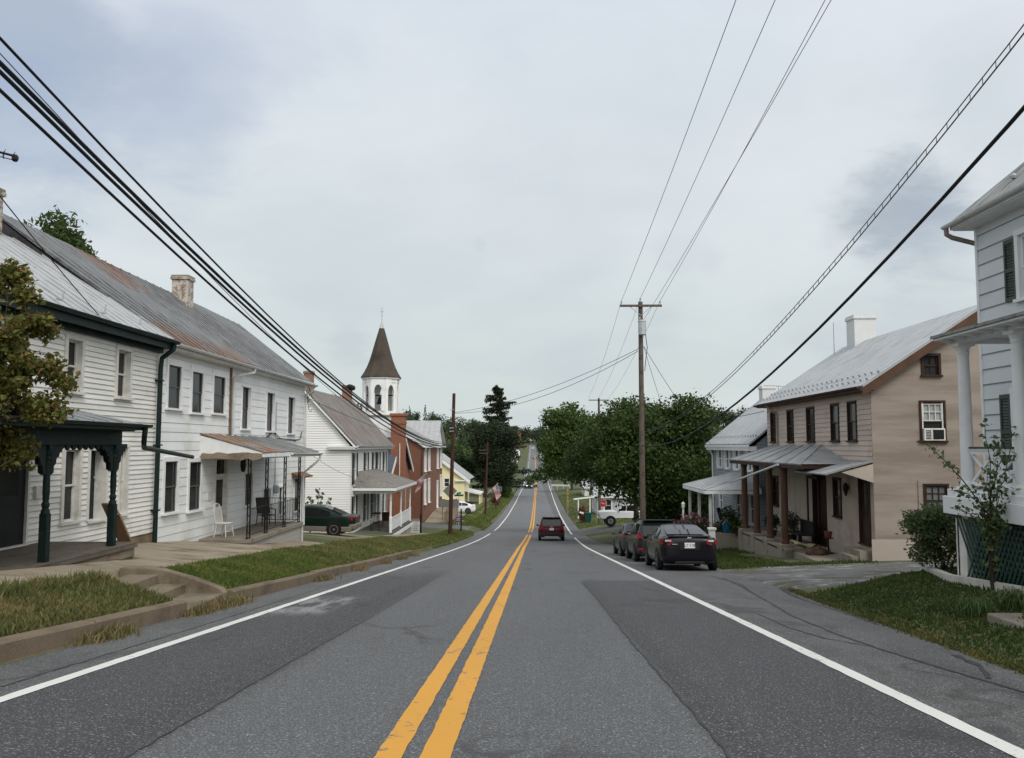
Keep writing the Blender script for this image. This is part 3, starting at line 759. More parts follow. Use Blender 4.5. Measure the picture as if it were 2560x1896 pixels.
apron('driveway', -14, -6.2, 40.2, 47.0, M('drive_earth', (.21, .18, .12), .95, .25, 1.2, fine=25, dirt=(.09, .10, .045), dirt_scale=.9), .03, 16, 10)
# kerb stones: a run of long blocks
def kerb_run(y0, y1, lab, hgt=.19, x=lambda y: edgeL(y)):
    g = MB(); y = y0
    while y < y1 - .1:
        e = min(y1, y + random.uniform(2.6, 3.4)); n = 4; j = random.uniform(-.012, .012); hj = random.uniform(-.012, .012)
        P = []
        for k in range(n + 1):
            yy = y + .015 + (e - y - .03) * k / n
            for (dx, dzz) in ((.02, -.25), (.0, hgt - .03), (-.03, hgt), (-.17, hgt + .005), (-.2, -.2)): P.append((x(yy) + dx + j, yy, zr(yy) + dzz + (hj if dzz > 0 else 0) + random.uniform(-.004, .004)))
        f = [(k * 5 + i, k * 5 + i + 1, k * 5 + 6 + i, k * 5 + 5 + i) for k in range(n) for i in range(4)] + [(0, 1, 2, 3, 4), tuple(n * 5 + i for i in (4, 3, 2, 1, 0))]
        g.add(P, f); y = e
    return tag(g.build('kerb', m_kerb), kind='structure')
kerb_run(-4, 13.35, '', .2); kerb_run(15.35, 38, '', .2)
kerb_run(100, 150, '', .14)
# concrete steps from the road up to the sidewalk
m_step = M('step_concrete', (.20, .165, .12), .9, .2, 1.6, fine=40, dirt=(.10, .082, .055), dirt_lo=.46, dirt_hi=.68, dirt_scale=1.4, bmp=.2, bscale=40)
st = thing('concrete_steps', 'old concrete steps with a sloping cheek wall cut into the left bank', 'steps', (-6, 14.3, zr(14.3)))
zb = zr(14.3)
for k, (xa, xb, h) in enumerate(((-6.02, -5.36, .08), (-6.5, -6.02, .24), (-7.0, -6.5, .40))):
    m = MB(); m.box(xa - .02, xb, 13.42, 15.02, zb - .6, zb + h + .04); m.build('step', m_step, st, bevel=.015)
m = MB(); prof = [(-5.34, .12), (-5.42, .2), (-5.9, .37), (-6.45, .52), (-6.75, .55), (-7.2, .55)]
m.prism([(x, 15.02, zb + z - (0 if z > .2 else 0)) for x, z in prof] + [(-7.2, 15.02, zb - .6), (-5.34, 15.02, zb - .6)], (0, .2, 0))
m.build('cheek_wall', m_step, st, bevel=.015)

# ------------------------------------------------------------------ grass
def grass(name, n, fx, label, cols, hmin, hmax, width=.012, lean=.6):
    pts = []
    while len(pts) < n:
        x, y, s_ = fx()
        pts.append((x, y, gz(x, y) - .01, s_))
    a = np.array(pts); n = len(a); c = a[:, :3]; ang = rng.uniform(0, 2 * np.pi, n); h = rng.uniform(hmin, hmax, n) * a[:, 3]
    w = width * (1 + rng.uniform(-.3, .6, n)); la = rng.uniform(0, 2 * np.pi, n); le = h * lean * rng.uniform(.1, 1, n)
    u = np.stack([np.cos(ang), np.sin(ang), 0 * ang], 1) * w[:, None]
    mid = c + np.stack([np.cos(la) * le * .3, np.sin(la) * le * .3, h * .6], 1); tip = c + np.stack([np.cos(la) * le, np.sin(la) * le, h * .95], 1)
    v = np.stack([c - u, c + u, mid + u * .8, mid - u * .8, mid - u * .8, mid + u * .8, tip + u * .12, tip - u * .12], 1).reshape(-1, 3)
    o = np_mesh(name, v, 4, leaf_mat(name + '_blades', cols, .3, .6, tuple(sum(c[i] for c in cols) / len(cols) * f for i, f in enumerate((1.75, 1.35, 1.5))))); return tag(o, label, 'grass', kind='stuff')
def pick(y0, y1, p=1.0): return y0 + (y1 - y0) * random.random() ** p
def f_near():
    y = pick(3.5, 13.3, .9); t = random.uniform(.22, 1.44 + random.gauss(0, .05)); x = edgeL(y) - t
    return x, y, (1.0 if t < 1.1 else 1.5) * random.uniform(.6, 1.3)
G_DRY = [(.080, .110, .03), (.12, .135, .042), (.18, .17, .07), (.09, .118, .034), (.22, .195, .10)]
G_GRN = [(.068, .112, .022), (.098, .14, .03), (.122, .152, .04), (.08, .12, .028)]
grass('grass', 42000, f_near, 'rough yellowing grass on the verge nearest the camera, before the steps', G_DRY, .05, .14, .009)
def f_green():
    y = pick(15.3, 27, .9); t = random.uniform(.22, 1.52 + .065 * (y - 15) + random.gauss(0, .06)); x = edgeL(y) - t; return x, y, random.uniform(.6, 1.2) * (1.25 if t > 1.2 else 1)
grass('grass', 44000, f_green, 'lush green grass on the raised bank beyond the concrete steps', G_GRN + [(.09, .11, .03)], .035, .095, .009)
def f_dry2():
    y = pick(24, 48, .8); t = random.uniform(.22, 2.3 if y < 34 else 2.7); x = edgeL(y) - t; return x, y, random.uniform(.7, 1.4)
grass('grass', 26000, f_dry2, 'tan and green grass on the left bank below the green car', G_DRY + G_GRN[:2], .05, .12, .014)
def f_left3():
    y = pick(47, 75, .9); t = random.uniform(.1, 2.3); x = edgeL(y) - t; return x, y, random.uniform(.7, 1.4)
grass('grass', 16000, f_left3, 'short grass around the foot of the dark red-brown pole', G_GRN + G_DRY[:3], .05, .13, .02)
def f_left4():
    y = pick(84, 200, 1.2); t = random.uniform(.0, 3.5); x = edgeL(y) - t; return x, y, random.uniform(.8, 1.6)
grass('grass', 14000, f_left4, 'green verge on the left beyond the side street', G_GRN, .06, .16, .035)
def f_right():
    while True:
        y = pick(3, 19.6); t = random.uniform(0, 5.4); x = edgeR(y) + t
        if y - .18 * t < 17.4 + random.uniform(-.3, .5): break
    return x, y, random.uniform(.6, 1.2) * (1 if t > .3 else .8)
grass('lawn', 62000, f_right, 'dark green lawn sloping to the shoulder below the lattice porch', [(.032, .062, .014), (.05, .085, .019), (.07, .105, .028), (.042, .075, .018), (.10, .115, .045)], .035, .085, .011)
def f_right2():
    while True:
        y = pick(25.6, 47); x = random.uniform(edgeR(y) + .05, 10.4)
        if not (x > 8.2 and 28 < y < 36) and random.random() < (1 if x < 8.3 else .6): break
    return x, y, random.uniform(.6, 1.3)
grass('grass', 20000, f_right2, 'strip of grass between the parked cars and the porches on the right', [(.035, .062, .014), (.05, .08, .018), (.07, .095, .026)], .05, .12, .014)
def f_right3():
    y = pick(88, 190, 1.2); t = random.uniform(.0, 9); x = edgeR(y) + t; return x, y, random.uniform(.8, 1.5)
grass('grass', 14000, f_right3, 'bright lawn on the right beyond the green bin', G_GRN, .06, .14, .035)
# weeds in the kerb joints and at the foot of the steps
def f_weed():
    cy, cxx = random.choice([(10.6, .0), (10.7, .03), (13.6, .05), (14.4, .02), (15.2, .05), (21.5, .03), (26, .05), (30.5, .04), (34, .06), (37.5, .1)])
    y = random.gauss(cy, .28); x = edgeL(y) + abs(random.gauss(0, .12)) + cxx - .03; return x, y, random.uniform(.5, 1.5)
a_ = gz
def gz(x, y, _g=a_): return roadz(x, y) if edgeL(y) < x < edgeR(y) else _g(x, y)
grass('weeds', 4200, f_weed, 'straw coloured weeds growing out of the kerb joints', [(.20, .165, .08), (.25, .20, .11), (.11, .11, .04), (.16, .14, .06)], .05, .15, .010)
def f_weed2():
    y = pick(5, 19); x = edgeR(y) + random.gauss(0, .05); return x, y, random.uniform(.4, 1)
grass('weeds', 5000, f_weed2, 'yellowish grass fringe along the right edge of the asphalt', [(.09, .10, .03), (.14, .13, .05), (.06, .085, .02)], .04, .10, .010)
gz = a_
# ------------------------------------------------------------------ house helpers
EX, EY = Vector((1, 0, 0)), Vector((0, 1, 0))
def face_frame(f, x0, x1, y0, y1):
    return {'E': (Vector((x1, 0, 0)), EY, EX, y0, y1), 'W': (Vector((x0, 0, 0)), EY, -EX, y0, y1),
            'S': (Vector((0, y0, 0)), EX, -EY, x0, x1), 'N': (Vector((0, y1, 0)), EX, EY, x0, x1)}[f]
def shell(p, x0, x1, y0, y1, zb, ze, mats, axis='y', ridge=None, zr_=None, row=None, lip=.016, holes={}, rows={}, eave_w=None):
    for f in 'EWSN':
        O, U, Nn, a, b = face_frame(f, x0, x1, y0, y1)
        gab = None; top = ze
        if zr_ and ((axis == 'y' and f in 'SN') or (axis == 'x' and f in 'EW')):
            r = ridge if ridge is not None else (a + b) / 2
            gab = (a, r, b, ze, zr_); top = zr_
        mt_ = mats.get(f, mats['*']); m = MB(); wall(m, O, U, Nn, a, b, zb, top, holes.get(f, ()), rows.get(f, row), lip if rows.get(f, row) else 0, gab, .02 if isinstance(mt_, list) else 0)
        m.build('wall', mats.get(f, mats['*']) if isinstance(mats, dict) else mats, p)
def RX(X, x0, x1, yt, yb, c=.1):
    a = onX(x0, yt, X); b = onX(x0, yb, X); d = onX(x1, yt, X)
    u0, u1 = sorted((a.y, d.y)); return (u0 + c, u1 - c, b.z + c * .7, a.z - c)
def RY(Y, x0, x1, yt, yb, c=.1):
    a = onY(x0, yt, Y); b = onY(x1, yb, Y); return (a.x + c, b.x - c, b.z + c * .7, a.z - c)
def chimney(p, x, y, z0, z1, w, d, m, cap=True, capm=None, name='chimney'):
    k = MB(); k.box(x - w / 2, x + w / 2, y - d / 2, y + d / 2, z0, z1 - .18)
    k.box(x - w / 2 - .05, x + w / 2 + .05, y - d / 2 - .05, y + d / 2 + .05, z1 - .18, z1 - .08)
    c = k.build(name, m, p, bevel=.01)
    k = MB(); k.box(x - w / 2 - .03, x + w / 2 + .03, y - d / 2 - .03, y + d / 2 + .03, z1 - .08, z1); k.build('cap', capm or m_conc, c)
    return c
OX = lambda X: (X, 0, 0)

# ================================================================== left: clapboard house with green trim
H = thing('clapboard_house', 'white clapboard house with dark green porch and silver roof at far left', 'house', (-10.5, 17, -1.6))
XL = -10.5
w_up = [RX(XL, 162, 209, 834, 985), RX(XL, 289, 329, 863, 999)]
w_lo = [RX(XL, 155, 203, 1114, 1315), RX(XL, 297, 320, 1112, 1290, .07)]
d_1 = RX(XL, 220, 271, 1116, 1338); d_0 = (16.2, 17.72, -.62, 1.45)
fl = -.66
d_1 = (d_1[0], d_1[1], fl + .28, d_1[3])
hole = w_up + w_lo + [d_1, d_0, (13.0, 13.8, 2.3, 3.55)]
m_line = M('board_lap_shadow', (.30, .29, .26), .8, .3, 3)  # painted line that strengthens the shadow under each clapboard
m = MB(); wall(m, OX(XL), EY, EX, 10.5, 23.88, -.98, 4.32, hole, .125, .017, None, .009)
m.build('front_wall', [m_clap, m_line], H)
m_stucco = M('foundation_stucco', (.25, .19, .125), .95, .2, 1.5, fine=20, dirt=(.13, .10, .07), dirt_lo=.5, dirt_hi=.7)
m = MB(); m.box(XL - .25, XL - .01, 10.5, 23.85, -2.6, -.985); m.build('foundation', m_stucco, H)
m = MB(); m.box(-16.4, -10.62, 10.5, 10.6, -2, 4.3); m.box(-16.4, -16.3, 10.6, 23.8, -2, 4.3); m.build('rear_wall', m_clap, H)
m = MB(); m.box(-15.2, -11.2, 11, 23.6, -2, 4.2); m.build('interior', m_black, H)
for k, w in enumerate(w_up + [(13.0, 13.8, 2.3, 3.55)]):
    window(H, OX(XL), EY, EX, *w, m_trim_old, m_glass, casing=.11, recess=.14, proud=.05, sill=.06)
for k, w in enumerate(w_lo): window(H, OX(XL), EY, EX, *w, m_trim_old, m_glass, casing=.11 if k == 0 else .08, recess=.12, proud=.05)
door(H, OX(XL), EY, EX, *d_1, m_trim_old, m_green, casing=.1, recess=.3, knob=m_galv)
door(H, OX(XL), EY, EX, *d_0, m_trim_old, m_black, casing=.06, recess=.06, glass=m_glass)
m = MB(); m.box(XL, XL + .026, 23.72, 23.88, -.98, 4.3); m.build('corner_board', m_clap, H)
m = MB(); m.box(XL, XL + .08, 17.95, 18.15, .3, .55); m.build('mailbox', m_trim_old, H)
# silver roof, its fascia and the dark green gutter
m_silver = roof_mat('roof_silver', (.44, .455, .46), (.27, .28, .285), (.20, .15, .11), .66, .80, (1.4, 10, 1.4), 1.4, .5)
rf = MB(); a, b, c, d = (-10.12, 10.3, 4.40), (-10.12, 23.9, 4.40), (-13.9, 23.9, 6.95), (-13.9, 10.3, 6.95)
wavy_roof(rf, a, b, c, d, 40, 14, .012, .05); seams(rf, a, b, c, d, 26, .025, .03)
rf.slab((-13.9, 10.3, 6.95), (-13.9, 23.9, 6.95), (-17.2, 23.9, 4.4), (-17.2, 10.3, 4.4), .05)
ROOF1 = rf.build('roof', m_silver, H)
for y in (14.2, 16.4, 18.7, 20.6, 22.5):   # snow guards
    m = MB(); m.tube([(-10.45, y, 4.64), (-10.43, y, 4.86)], .018, 6); m.tube([(-10.45, y, 4.64), (-10.45, y - .25, 4.63)], .014, 6); m.build('snow_guard', m_galv, ROOF1)
m = MB(); m.ob(Vector((-10.12, 10.3, 4.34)), EY, EX, UP, 0, 13.55, -.42, -.02, -.12, -.0); m.box(-10.16, -10.1, 10.3, 23.85, 4.10, 4.36); m.box(-10.48, -10.38, 10.3, 23.85, 4.0, 4.22); m.build('cornice', m_green, H)
m = MB(); gutter(m, (-10.02, 10.3, 4.40), (-10.02, 23.95, 4.33), .085); m.build('gutter', m_green, H)
m = MB(); m.tube([(-10.02, 23.75, 4.28), (-10.05, 23.74, 4.1), (-10.36, 23.72, 3.85), (-10.38, 23.7, 3.6), (-10.38, 23.68, 1), (-10.38, 23.66, -1.35), (-10.34, 23.7, -1.5), (-10.2, 23.85, -1.56)], .065, 10)
for z in (3.2, 1.4, -.4): m.box(-10.5, -10.3, 23.59, 23.79, z, z + .04)
m.build('downspout', m_green, H)
chimney(H, -13.95, 21.1, 6.0, 8.0, .62, .7, m_brickw)
# porch: deck, turned posts with brackets, frieze, tin roof
PX_ = -8.62
P1 = MB(); P1.box(-10.5, -8.42, 8, 18.35, fl - .09, fl)
for i in range(9): P1.box(-8.42 - .0, -8.405, 8, 18.35, fl - .085, fl - .005) if i == 0 else None
pd = P1.build('porch_deck', m_deck, H)
m = MB(); yy = 8
while yy < 18.3: m.box(-10.48, -8.40, yy + .004, yy + .128, fl + .001, fl + .014); yy += .135
m.build('deck_boards', m_deck, pd)
m = MB(); m.box(-8.5, -8.455, 8, 18.3, fl - .27, fl - .1); m.box(-8.51, -8.47, 8, 16.6, fl - .52, fl - .285); m.box(-10.4, -8.5, 18.25, 18.3, fl - .5, fl - .1); m.box(-8.53, -8.49, 16.65, 18.2, fl - .5, fl - .29); m.build('skirt_board', m_board, H)
zt = 1.42
def turned_post(y, name='porch_post'):
    k = MB(); s = .068
    k.box(PX_ - s, PX_ + s, y - s, y + s, fl + .002, fl + .86)
    k.lathe((PX_, y, fl), [(.08, .86), (.07, .93), (.052, .95), (.068, 1.0), (.068, 1.04), (.05, 1.07), (.063, 1.25), (.053, 1.75), (.048, 1.8), (.064, 1.83), (.05, 1.87), (.062, 1.93), (.07, 2.0)], 14)
    k.box(PX_ - .065, PX_ + .065, y - .065, y + .065, fl + 2.0, zt + .25)
    o = k.build(name, m_green, H)
    q = MB()    # scrolled brackets along the beam both ways
    prof = [(0, 0), (.42, 0), (.42, -.07), (.35, -.09), (.33, -.16), (.27, -.15), (.24, -.24), (.17, -.25), (.15, -.36), (.09, -.40), (.08, -.52), (0, -.56)]
    for sg in (1, -1): q.prism([(PX_ - .02, y + sg * (.09 + u), zt + .02 + v) for u, v in prof], (.045, 0, 0))
    q.prism([(PX_ - .09 - u * .8, y - .02, zt + .02 + v) for u, v in prof], (0, .045, 0))
    q.build('bracket', m_green, o); return o
for y in (10.4, 12.8, 15.15, 17.6): turned_post(y)
m = MB(); m.box(PX_ - .08, PX_ + .08, 8, 17.75, zt, zt + .33); m.box(-10.45, PX_ - .08, 17.6, 17.72, zt, zt + .33)
y = 8.0
while y < 17.4: m.prism([(PX_ - .03, y, zt + .01), (PX_ - .03, y + .2, zt + .01), (PX_ - .03, y + .16, zt - .06), (PX_ - .03, y + .1, zt - .1), (PX_ - .03, y + .04, zt - .06)], (.05, 0, 0)); y += .22
m.build('porch_frieze', m_green, H)
m_tin = roof_mat('porch_tin', (.30, .315, .33), (.17, .18, .19), (.15, .12, .10), .62, .75, (1.4, 9, 1.4), 1.4, .5)
m = MB(); a, b, c, d = (-8.18, 8, 1.86), (-8.18, 17.9, 1.86), (-10.5, 17.0, 2.42), (-10.5, 8, 2.42); m.slab(a, b, c, d, .04); seams(m, a, (-8.18, 17.0, 1.86), c, d, 16, .02, .025); m.slab(b, (-10.5, 17.9, 1.86), (-10.5, 17.85, 1.9), c, .03); m.build('porch_roof', m_tin, H)
m = MB(); m.box(-8.22, -8.14, 8, 17.92, 1.72, 1.835); m.box(-10.45, -8.22, 17.83, 17.9, 1.72, 1.83); m.box(-10.4, -8.3, 8, 17.8, 1.70, 1.74); m.build('porch_fascia', m_green, H)
m = MB(); gutter(m, (-8.08, 8, 1.86), (-8.08, 18.05, 1.84), .06); m.build('porch_gutter', m_green, H)
pe = onX(481, 1143, -9.4)
m = MB(); m.tube([(-8.1, 17.85, 1.80), (-8.12, 17.86, 1.62), (-8.17, 17.95, 1.46), (-8.3, 18.25, 1.36), pe], .055, 10); m.build('porch_downspout', m_green, H)
# plank leaning beside the second post
pk = thing('plank', 'brown board leaning upright behind the right green porch post', 'board', (-9.2, 18.45, fl - .6))
m = MB(); pa = onX(316, 1360, -9.0); pb = onX(271, 1258, -9.0); ax = (pb - pa).normalized(); m.ob(pa, ax, EX, ax.cross(EX), 0, (pb - pa).length, -.14, .14, -.035, 0); m.ob(pa + Vector((.05, -.05, 0)), ax, EX, ax.cross(EX), 0, (pb - pa).length * .8, -.10, .16, -.09, -.04); m.build('board', M('plank_brown', (.27, .175, .11), .8, .2, 4, (3, 1, 1)), pk)
# antenna on the chimney
an = thing('roof_antenna', 'old television aerial boom poking into the picture at upper left', 'antenna', (-13.6, 21.45, 8.1))
tip = onX(38, 391, -13.0); m = MB(); bs = Vector((-14.2, tip.y - 1.2, tip.z + .1))
m.tube([(-13.75, tip.y - .75, 8.1), (-13.75, tip.y - .75, tip.z + .1)], .018, 6); m.build('mast', m_galv, an)
m = MB(); m.tube([bs, tip], .03, 6); off = Vector((0, 0, -.11)); m.tube([bs + off, tip + off], .012, 6)
for k in range(8):
    p = bs.lerp(tip, .1 + .125 * k); m.tube([p - Vector((.0, .0, .14)), p + Vector((.0, .0, .05))], .012, 5); m.tube([p - Vector((.22, -.28, 0)), p + Vector((.22, -.28, 0))], .007, 5)
m.lathe(tip + off * .5 - Vector((0, 0, .08)), [(.05, 0), (.08, .05), (.08, .12), (.05, .17)], 8); m.build('boom', m_iron, an)

# ================================================================== left: long white house
H = thing('long_white_house', 'long white panelled house with rusty grey metal roof and whitewashed brick chimney', 'house', (-10.5, 31.6, -2.6))
up = [RX(XL, 417, 456, 902, 1026), RX(XL, 477, 510, 920, 1037), RX(XL, 531, 565, 931, 1038), RX(XL, 604, 627, 963, 1074.5, .05), RX(XL, 666, 687, 978, 1080, .05), RX(XL, 719, 737, 989.5, 1085.6, .05)]
lo = [RX(XL, 408, 446, 1146, 1290), RX(XL, 470, 505, 1148, 1284), RX(XL, 610, 632, 1180, 1269, .08), RX(XL, 655, 677, 1218, 1300, .1), RX(XL, 696, 707, 1217, 1290, .05)]
dr1 = RX(XL, 537, 570, 1143, 1330, .1); dr1 = (dr1[0], dr1[1], -1.5, dr1[3]); dr2 = RX(XL, 735, 752, 1196, 1300, .05); dr2 = (dr2[0], dr2[1], -1.5, dr2[3])
m = MB(); wall(m, OX(XL), EY, EX, 23.9, 39.4, -3.6, 4.3, up + lo + [dr1, dr2], .27, .010, None, .008); 
for i, z in enumerate(np.arange(-3.4, 4.2, .42)):
    y = 24.6 + (i % 2) * .6
    while y < 39: m.box(XL, XL + .010, y, y + .012, z + .0, z + .40) if False else None; y += 1.2
fw = m.build('front_wall', [m_panel, M('panel_joint', (.36, .37, .36), .8, .2, 2)], H)
m = MB(); m.poly([(XL - .02, 39.4, -3.6), (-17.0, 39.4, -3.6), (-17.0, 39.4, 4.3), (-13.75, 39.4, 7.0), (XL - .02, 39.4, 4.3)]); m.build('gable_wall', m_board, H); m = MB(); m.poly([(XL - .02, 23.93, 3), (-14.7, 22.34, 3), (-14.7, 22.34, 7.78), (XL - .02, 23.93, 4.3)]); m.poly([(-14.7, 22.34, 3), (-18.8, 22.34, 3), (-18.8, 22.34, 4.2), (-14.7, 22.34, 7.78)]); m.build('gable_wall', M('dark_parapet', (.035, .035, .037), .8, .4, 4), H)
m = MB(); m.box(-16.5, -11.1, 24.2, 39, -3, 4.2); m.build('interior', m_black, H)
for k, w in enumerate(up): window(H, OX(XL), EY, EX, *w, m_trim, m_glass, casing=.13 if k < 3 else .07, recess=.05 if k < 3 else .12, proud=.04, head=.2 if k < 3 else .07, sill=.07, msash=m_sash, sash=.035)
for k, w in enumerate(lo): window(H, OX(XL), EY, EX, *w, m_trim, m_glass, casing=.13 if k < 2 else .08, recess=.05 if k < 2 else .1, proud=.04, sill=.09 if k < 2 else .04, msash=m_sash, sash=.035)
door(H, OX(XL), EY, EX, *dr1, m_trim_old, m_trim_old, casing=.09, recess=.1, glass=m_glass, transom=.5, label='weathered screen door with transom above', gl=(.45, .93))
door(H, OX(XL), EY, EX, *dr2, m_trim, m_black, casing=.06, recess=.1, glass=m_glass, gl=(.1, .93))
hp = onX(733, 1187, XL)
m = MB(); m.slab((XL, hp.y - .3, hp.z + .1), (XL, hp.y + 1.5, hp.z + .1), (XL + .5, hp.y + 1.5, hp.z - .08), (XL + .5, hp.y - .3, hp.z - .08), .06); m.build('door_hood', M('rusty_hood', (.17, .085, .05), .8, .3, 4), H)
def rm(nt):
    t = nt.nodes.new('ShaderNodeTexCoord'); s = nt.nodes.new('ShaderNodeSeparateXYZ'); nt.links.new(t.outputs['Object'], s.inputs[0])
    def rng_(o, a, b): n = N(nt, 'ShaderNodeMapRange'); n.inputs['From Min'].default_value = a; n.inputs['From Max'].default_value = b; nt.links.new(o, n.inputs['Value']); return n.outputs[0]
    w = math_(nt, 'MULTIPLY', math_(nt, 'SUBTRACT', noise(nt, coords(nt), .8), .5), 1.6)
    zz = math_(nt, 'ADD', s.outputs[2], w); yy = math_(nt, 'ADD', s.outputs[1], w)
    low = math_(nt, 'MULTIPLY', rng_(zz, 7.75, 7.25), rng_(yy, .2, -1.2))
    hi = math_(nt, 'MULTIPLY', math_(nt, 'MULTIPLY', rng_(zz, 9.1, 9.3), rng_(yy, -2.2, -2.6)), rng_(yy, -5.6, -5.0))
    return math_(nt, 'MAXIMUM', low, hi)
m_greyroof = roof_mat('roof_grey_rust', (.205, .21, .21), (.055, .057, .059), (.150, .080, .048), .36, .52, (1.1, 11, 1.1), .9, .6, rmask=rm)
rf = MB(); a, b, c, d = Vector((-10.15, 23.92, 4.36)), Vector((-10.15, 39.75, 4.28)), Vector((-13.75, 39.6, 7.1)), Vector((-14.75, 22.3, 7.88))
wavy_roof(rf, a, b, c, d, 60, 24, .028, .05); seams(rf, a, b, c, d, 30, .03, .02)
rf.slab(d, c, Vector((-17.3, 39.6, 4.2)), Vector((-19, 22.3, 4.2)), .05)
rf.build('roof', m_greyroof, H)
m = MB(); m.box(-10.5, -10.16, 23.95, 39.4, 4.12, 4.2); m.box(-10.2, -10.14, 23.95, 39.6, 4.14, 4.30); m.build('soffit', m_trim_old, H)
m = MB(); gutter(m, (-10.06, 23.98, 4.30), (-10.06, 39.85, 4.22), .08); m.build('gutter', m_gut, H)
p = onX(577, 1000, XL)
m = MB(); m.tube([(-10.06, p.y + 1.2, 4.2), (-10.08, p.y + 1.15, 4.05), (-10.35, p.y + .15, 3.85), (-10.42, p.y + .06, 3.7), (-10.42, p.y + .06, 1.75)], .05, 8); m.build('downspout', m_gut, H)
m = MB(); m.box(XL, XL + .07, p.y - .17, p.y - .08, 1.6, 4.1); m.build('rusty_conduit', M('rust_pipe', (.16, .10, .07), .8, .3, 3), H)
m = MB(); m.tube([(-10.06, 39.7, 4.2), (-10.2, 39.45, 3.9), (-10.42, 39.36, 3.7), (-10.42, 39.36, -2.2)], .045, 8); m.build('downspout', m_gut, H)
chimney(H, -13.72, 33.1, 6.4, 8.06, .62, .62, m_brickw, capm=m_conc)
# concrete porch, railings, iron posts, tin roof
zf = -1.53
m = MB(); m.box(-10.5, -8.85, 27.1, 33.4, zf - .14, zf); pf = m.build('porch_floor', m_conc, H, bevel=.012)
m = MB(); m.box(-10.4, -8.92, 27.3, 33.3, -3.6, zf - .14); m.build('porch_wall', m_block, H)
m = MB()
for yy in (24, 25.5): pass
def lattice_post(y0, y1, name='iron_post'):
    k = MB(); x = -8.98; top = 1.05
    for y in (y0, y1): k.box(x - .018, x + .018, y - .018, y + .018, zf, top)
    n = 9
    for i in range(n):
        za = zf + .08 + (top - zf - .2) * i / n; zc = zf + .08 + (top - zf - .2) * (i + 1) / n
        k.tube([(x, y0, za), (x, (y0 + y1) / 2 + .03, (za + zc) / 2), (x, y1, zc)] if i % 2 else [(x, y1, za), (x, (y0 + y1) / 2 - .03, (za + zc) / 2), (x, y0, zc)], .009, 5)
    k.box(x - .05, x + .05, y0 - .05, y1 + .05, zf, zf + .015)
    return k.build(name, m_iron, H)
for a_, b_ in ((26.65 + .5, 27.4), (28.95, 29.2), (31.1, 31.35), (33.05, 33.28)): lattice_post(a_, b_)
def railing(pts, h=.85, name='railing', par=None, mat=None, sp=.11, r=.008):
    k = MB()
    for A, B in zip(pts, pts[1:]):
        A, B = Vector(A), Vector(B); n = max(2, int((B - A).length / sp))
        for z in (.09, h): k.tube([A + UP * z, B + UP * z], .014, 6)
        for i in range(n + 1): q = A.lerp(B, i / n); k.tube([q + UP * .09, q + UP * h], r, 5, False)
    return k.build(name, mat or m_iron, par or H)
railing([(-8.98, 27.4, zf), (-8.98, 33.2, zf), (-10.4, 33.25, zf)], .92)
def mr_(nt, v, a, b_):
    n = N(nt, "ShaderNodeMapRange"); n.inputs["From Min"].default_value = a; n.inputs["From Max"].default_value = b_; nt.links.new(v, n.inputs["Value"]); return n.outputs[0]
m_ptin = roof_mat('porch_rust_tin', (.27, .275, .27), (.12, .12, .12), (.28, .135, .06), .42, .54, (1, 8, 1), 1.1, .6, rmask=lambda nt: (lambda t, s: (nt.links.new(t.outputs['Object'], s.inputs[0]), mr_(nt, s.outputs[1], -1.8, -2.6))[1])(nt.nodes.new('ShaderNodeTexCoord'), nt.nodes.new('ShaderNodeSeparateXYZ')))
m = MB(); a, b, c, d = (-8.45, 27.0, 1.22), (-8.45, 34.0, 1.16), (-10.5, 34.0, 1.74), (-10.5, 27.0, 1.78)
wavy_roof(m, a, b, c, d, 24, 8, .02, .04); seams(m, a, b, c, d, 9, .03, .03); m.build('porch_roof', m_ptin, H)
m = MB(); m.box(-8.5, -8.42, 29.9, 34.0, 1.0, 1.13); m.box(-8.55, -8.45, 27.05, 29.9, 1.04, 1.15); m.box(-10.4, -8.6, 27.1, 33.9, 1.0, 1.03)
m.prism([(-10.5, 27.0, 1.08), (-8.5, 27.0, 1.08), (-8.5, 27.0, 1.18), (-10.5, 27.0, 1.73)], (0, .05, 0)); m.build('porch_fascia', m_trim, H)
m = MB(); q = [(-10.45, 27.02, 1.06)]
for i in range(13): q.append((-10.4 + 1.9 * i / 12, 27.0 + .03 * random.random(), 1.06 + (.06 if i % 2 else -.03) * random.random()))
m.prism([(x, 26.985, 1.02 - .08 * random.random()) for x, _, _ in q] + [(x, 26.985, 1.14 + .06 * random.random()) for x, _, _ in q[::-1]], (0, .012, 0)); m.build('peeling_trim', m_board, H)
m = MB(); gutter(m, (-8.36, 29.9, 1.14), (-8.36, 34.15, 1.10), .055); m.build('porch_gutter', m_gut, H)
m = MB(); m.tube([(-8.37, 33.95, 1.08), (-8.38, 33.95, .9), (-8.5, 33.85, .75), (-8.85, 33.55, .4), (-8.92, 33.48, .15), (-8.92, 33.46, -2.3)], .045, 8); m.build('porch_downspout', m_gut, H)
lp = onX(608, 1165, -10.1); m = MB(); m.lathe(lp, [(.02, .3), (.09, .2), (.1, .0), (.07, -.18), (.02, -.22)], 8); m.tube([(XL, lp.y, lp.z + .35), (lp.x, lp.y, lp.z + .32)], .015, 6); m.build('porch_lamp', m_black, H)
sg_ = onX(524, 1238, XL); m = MB(); m.box(XL, XL + .03, sg_.y - .22, sg_.y + .22, sg_.z - .16, sg_.z + .12); m.build('wall_plaque', m_trim_old, H)
mt = onX(684, 1222, XL); m = MB(); m.lathe((XL + .1, mt.y, mt.z), [(.05, -.2), (.12, -.14), (.12, .1), (.08, .16)], 10); m.tube([(XL + .05, mt.y, mt.z + .1), (XL + .05, mt.y, 3.2)], .022, 6); m.build('electric_meter', m_galv, H)
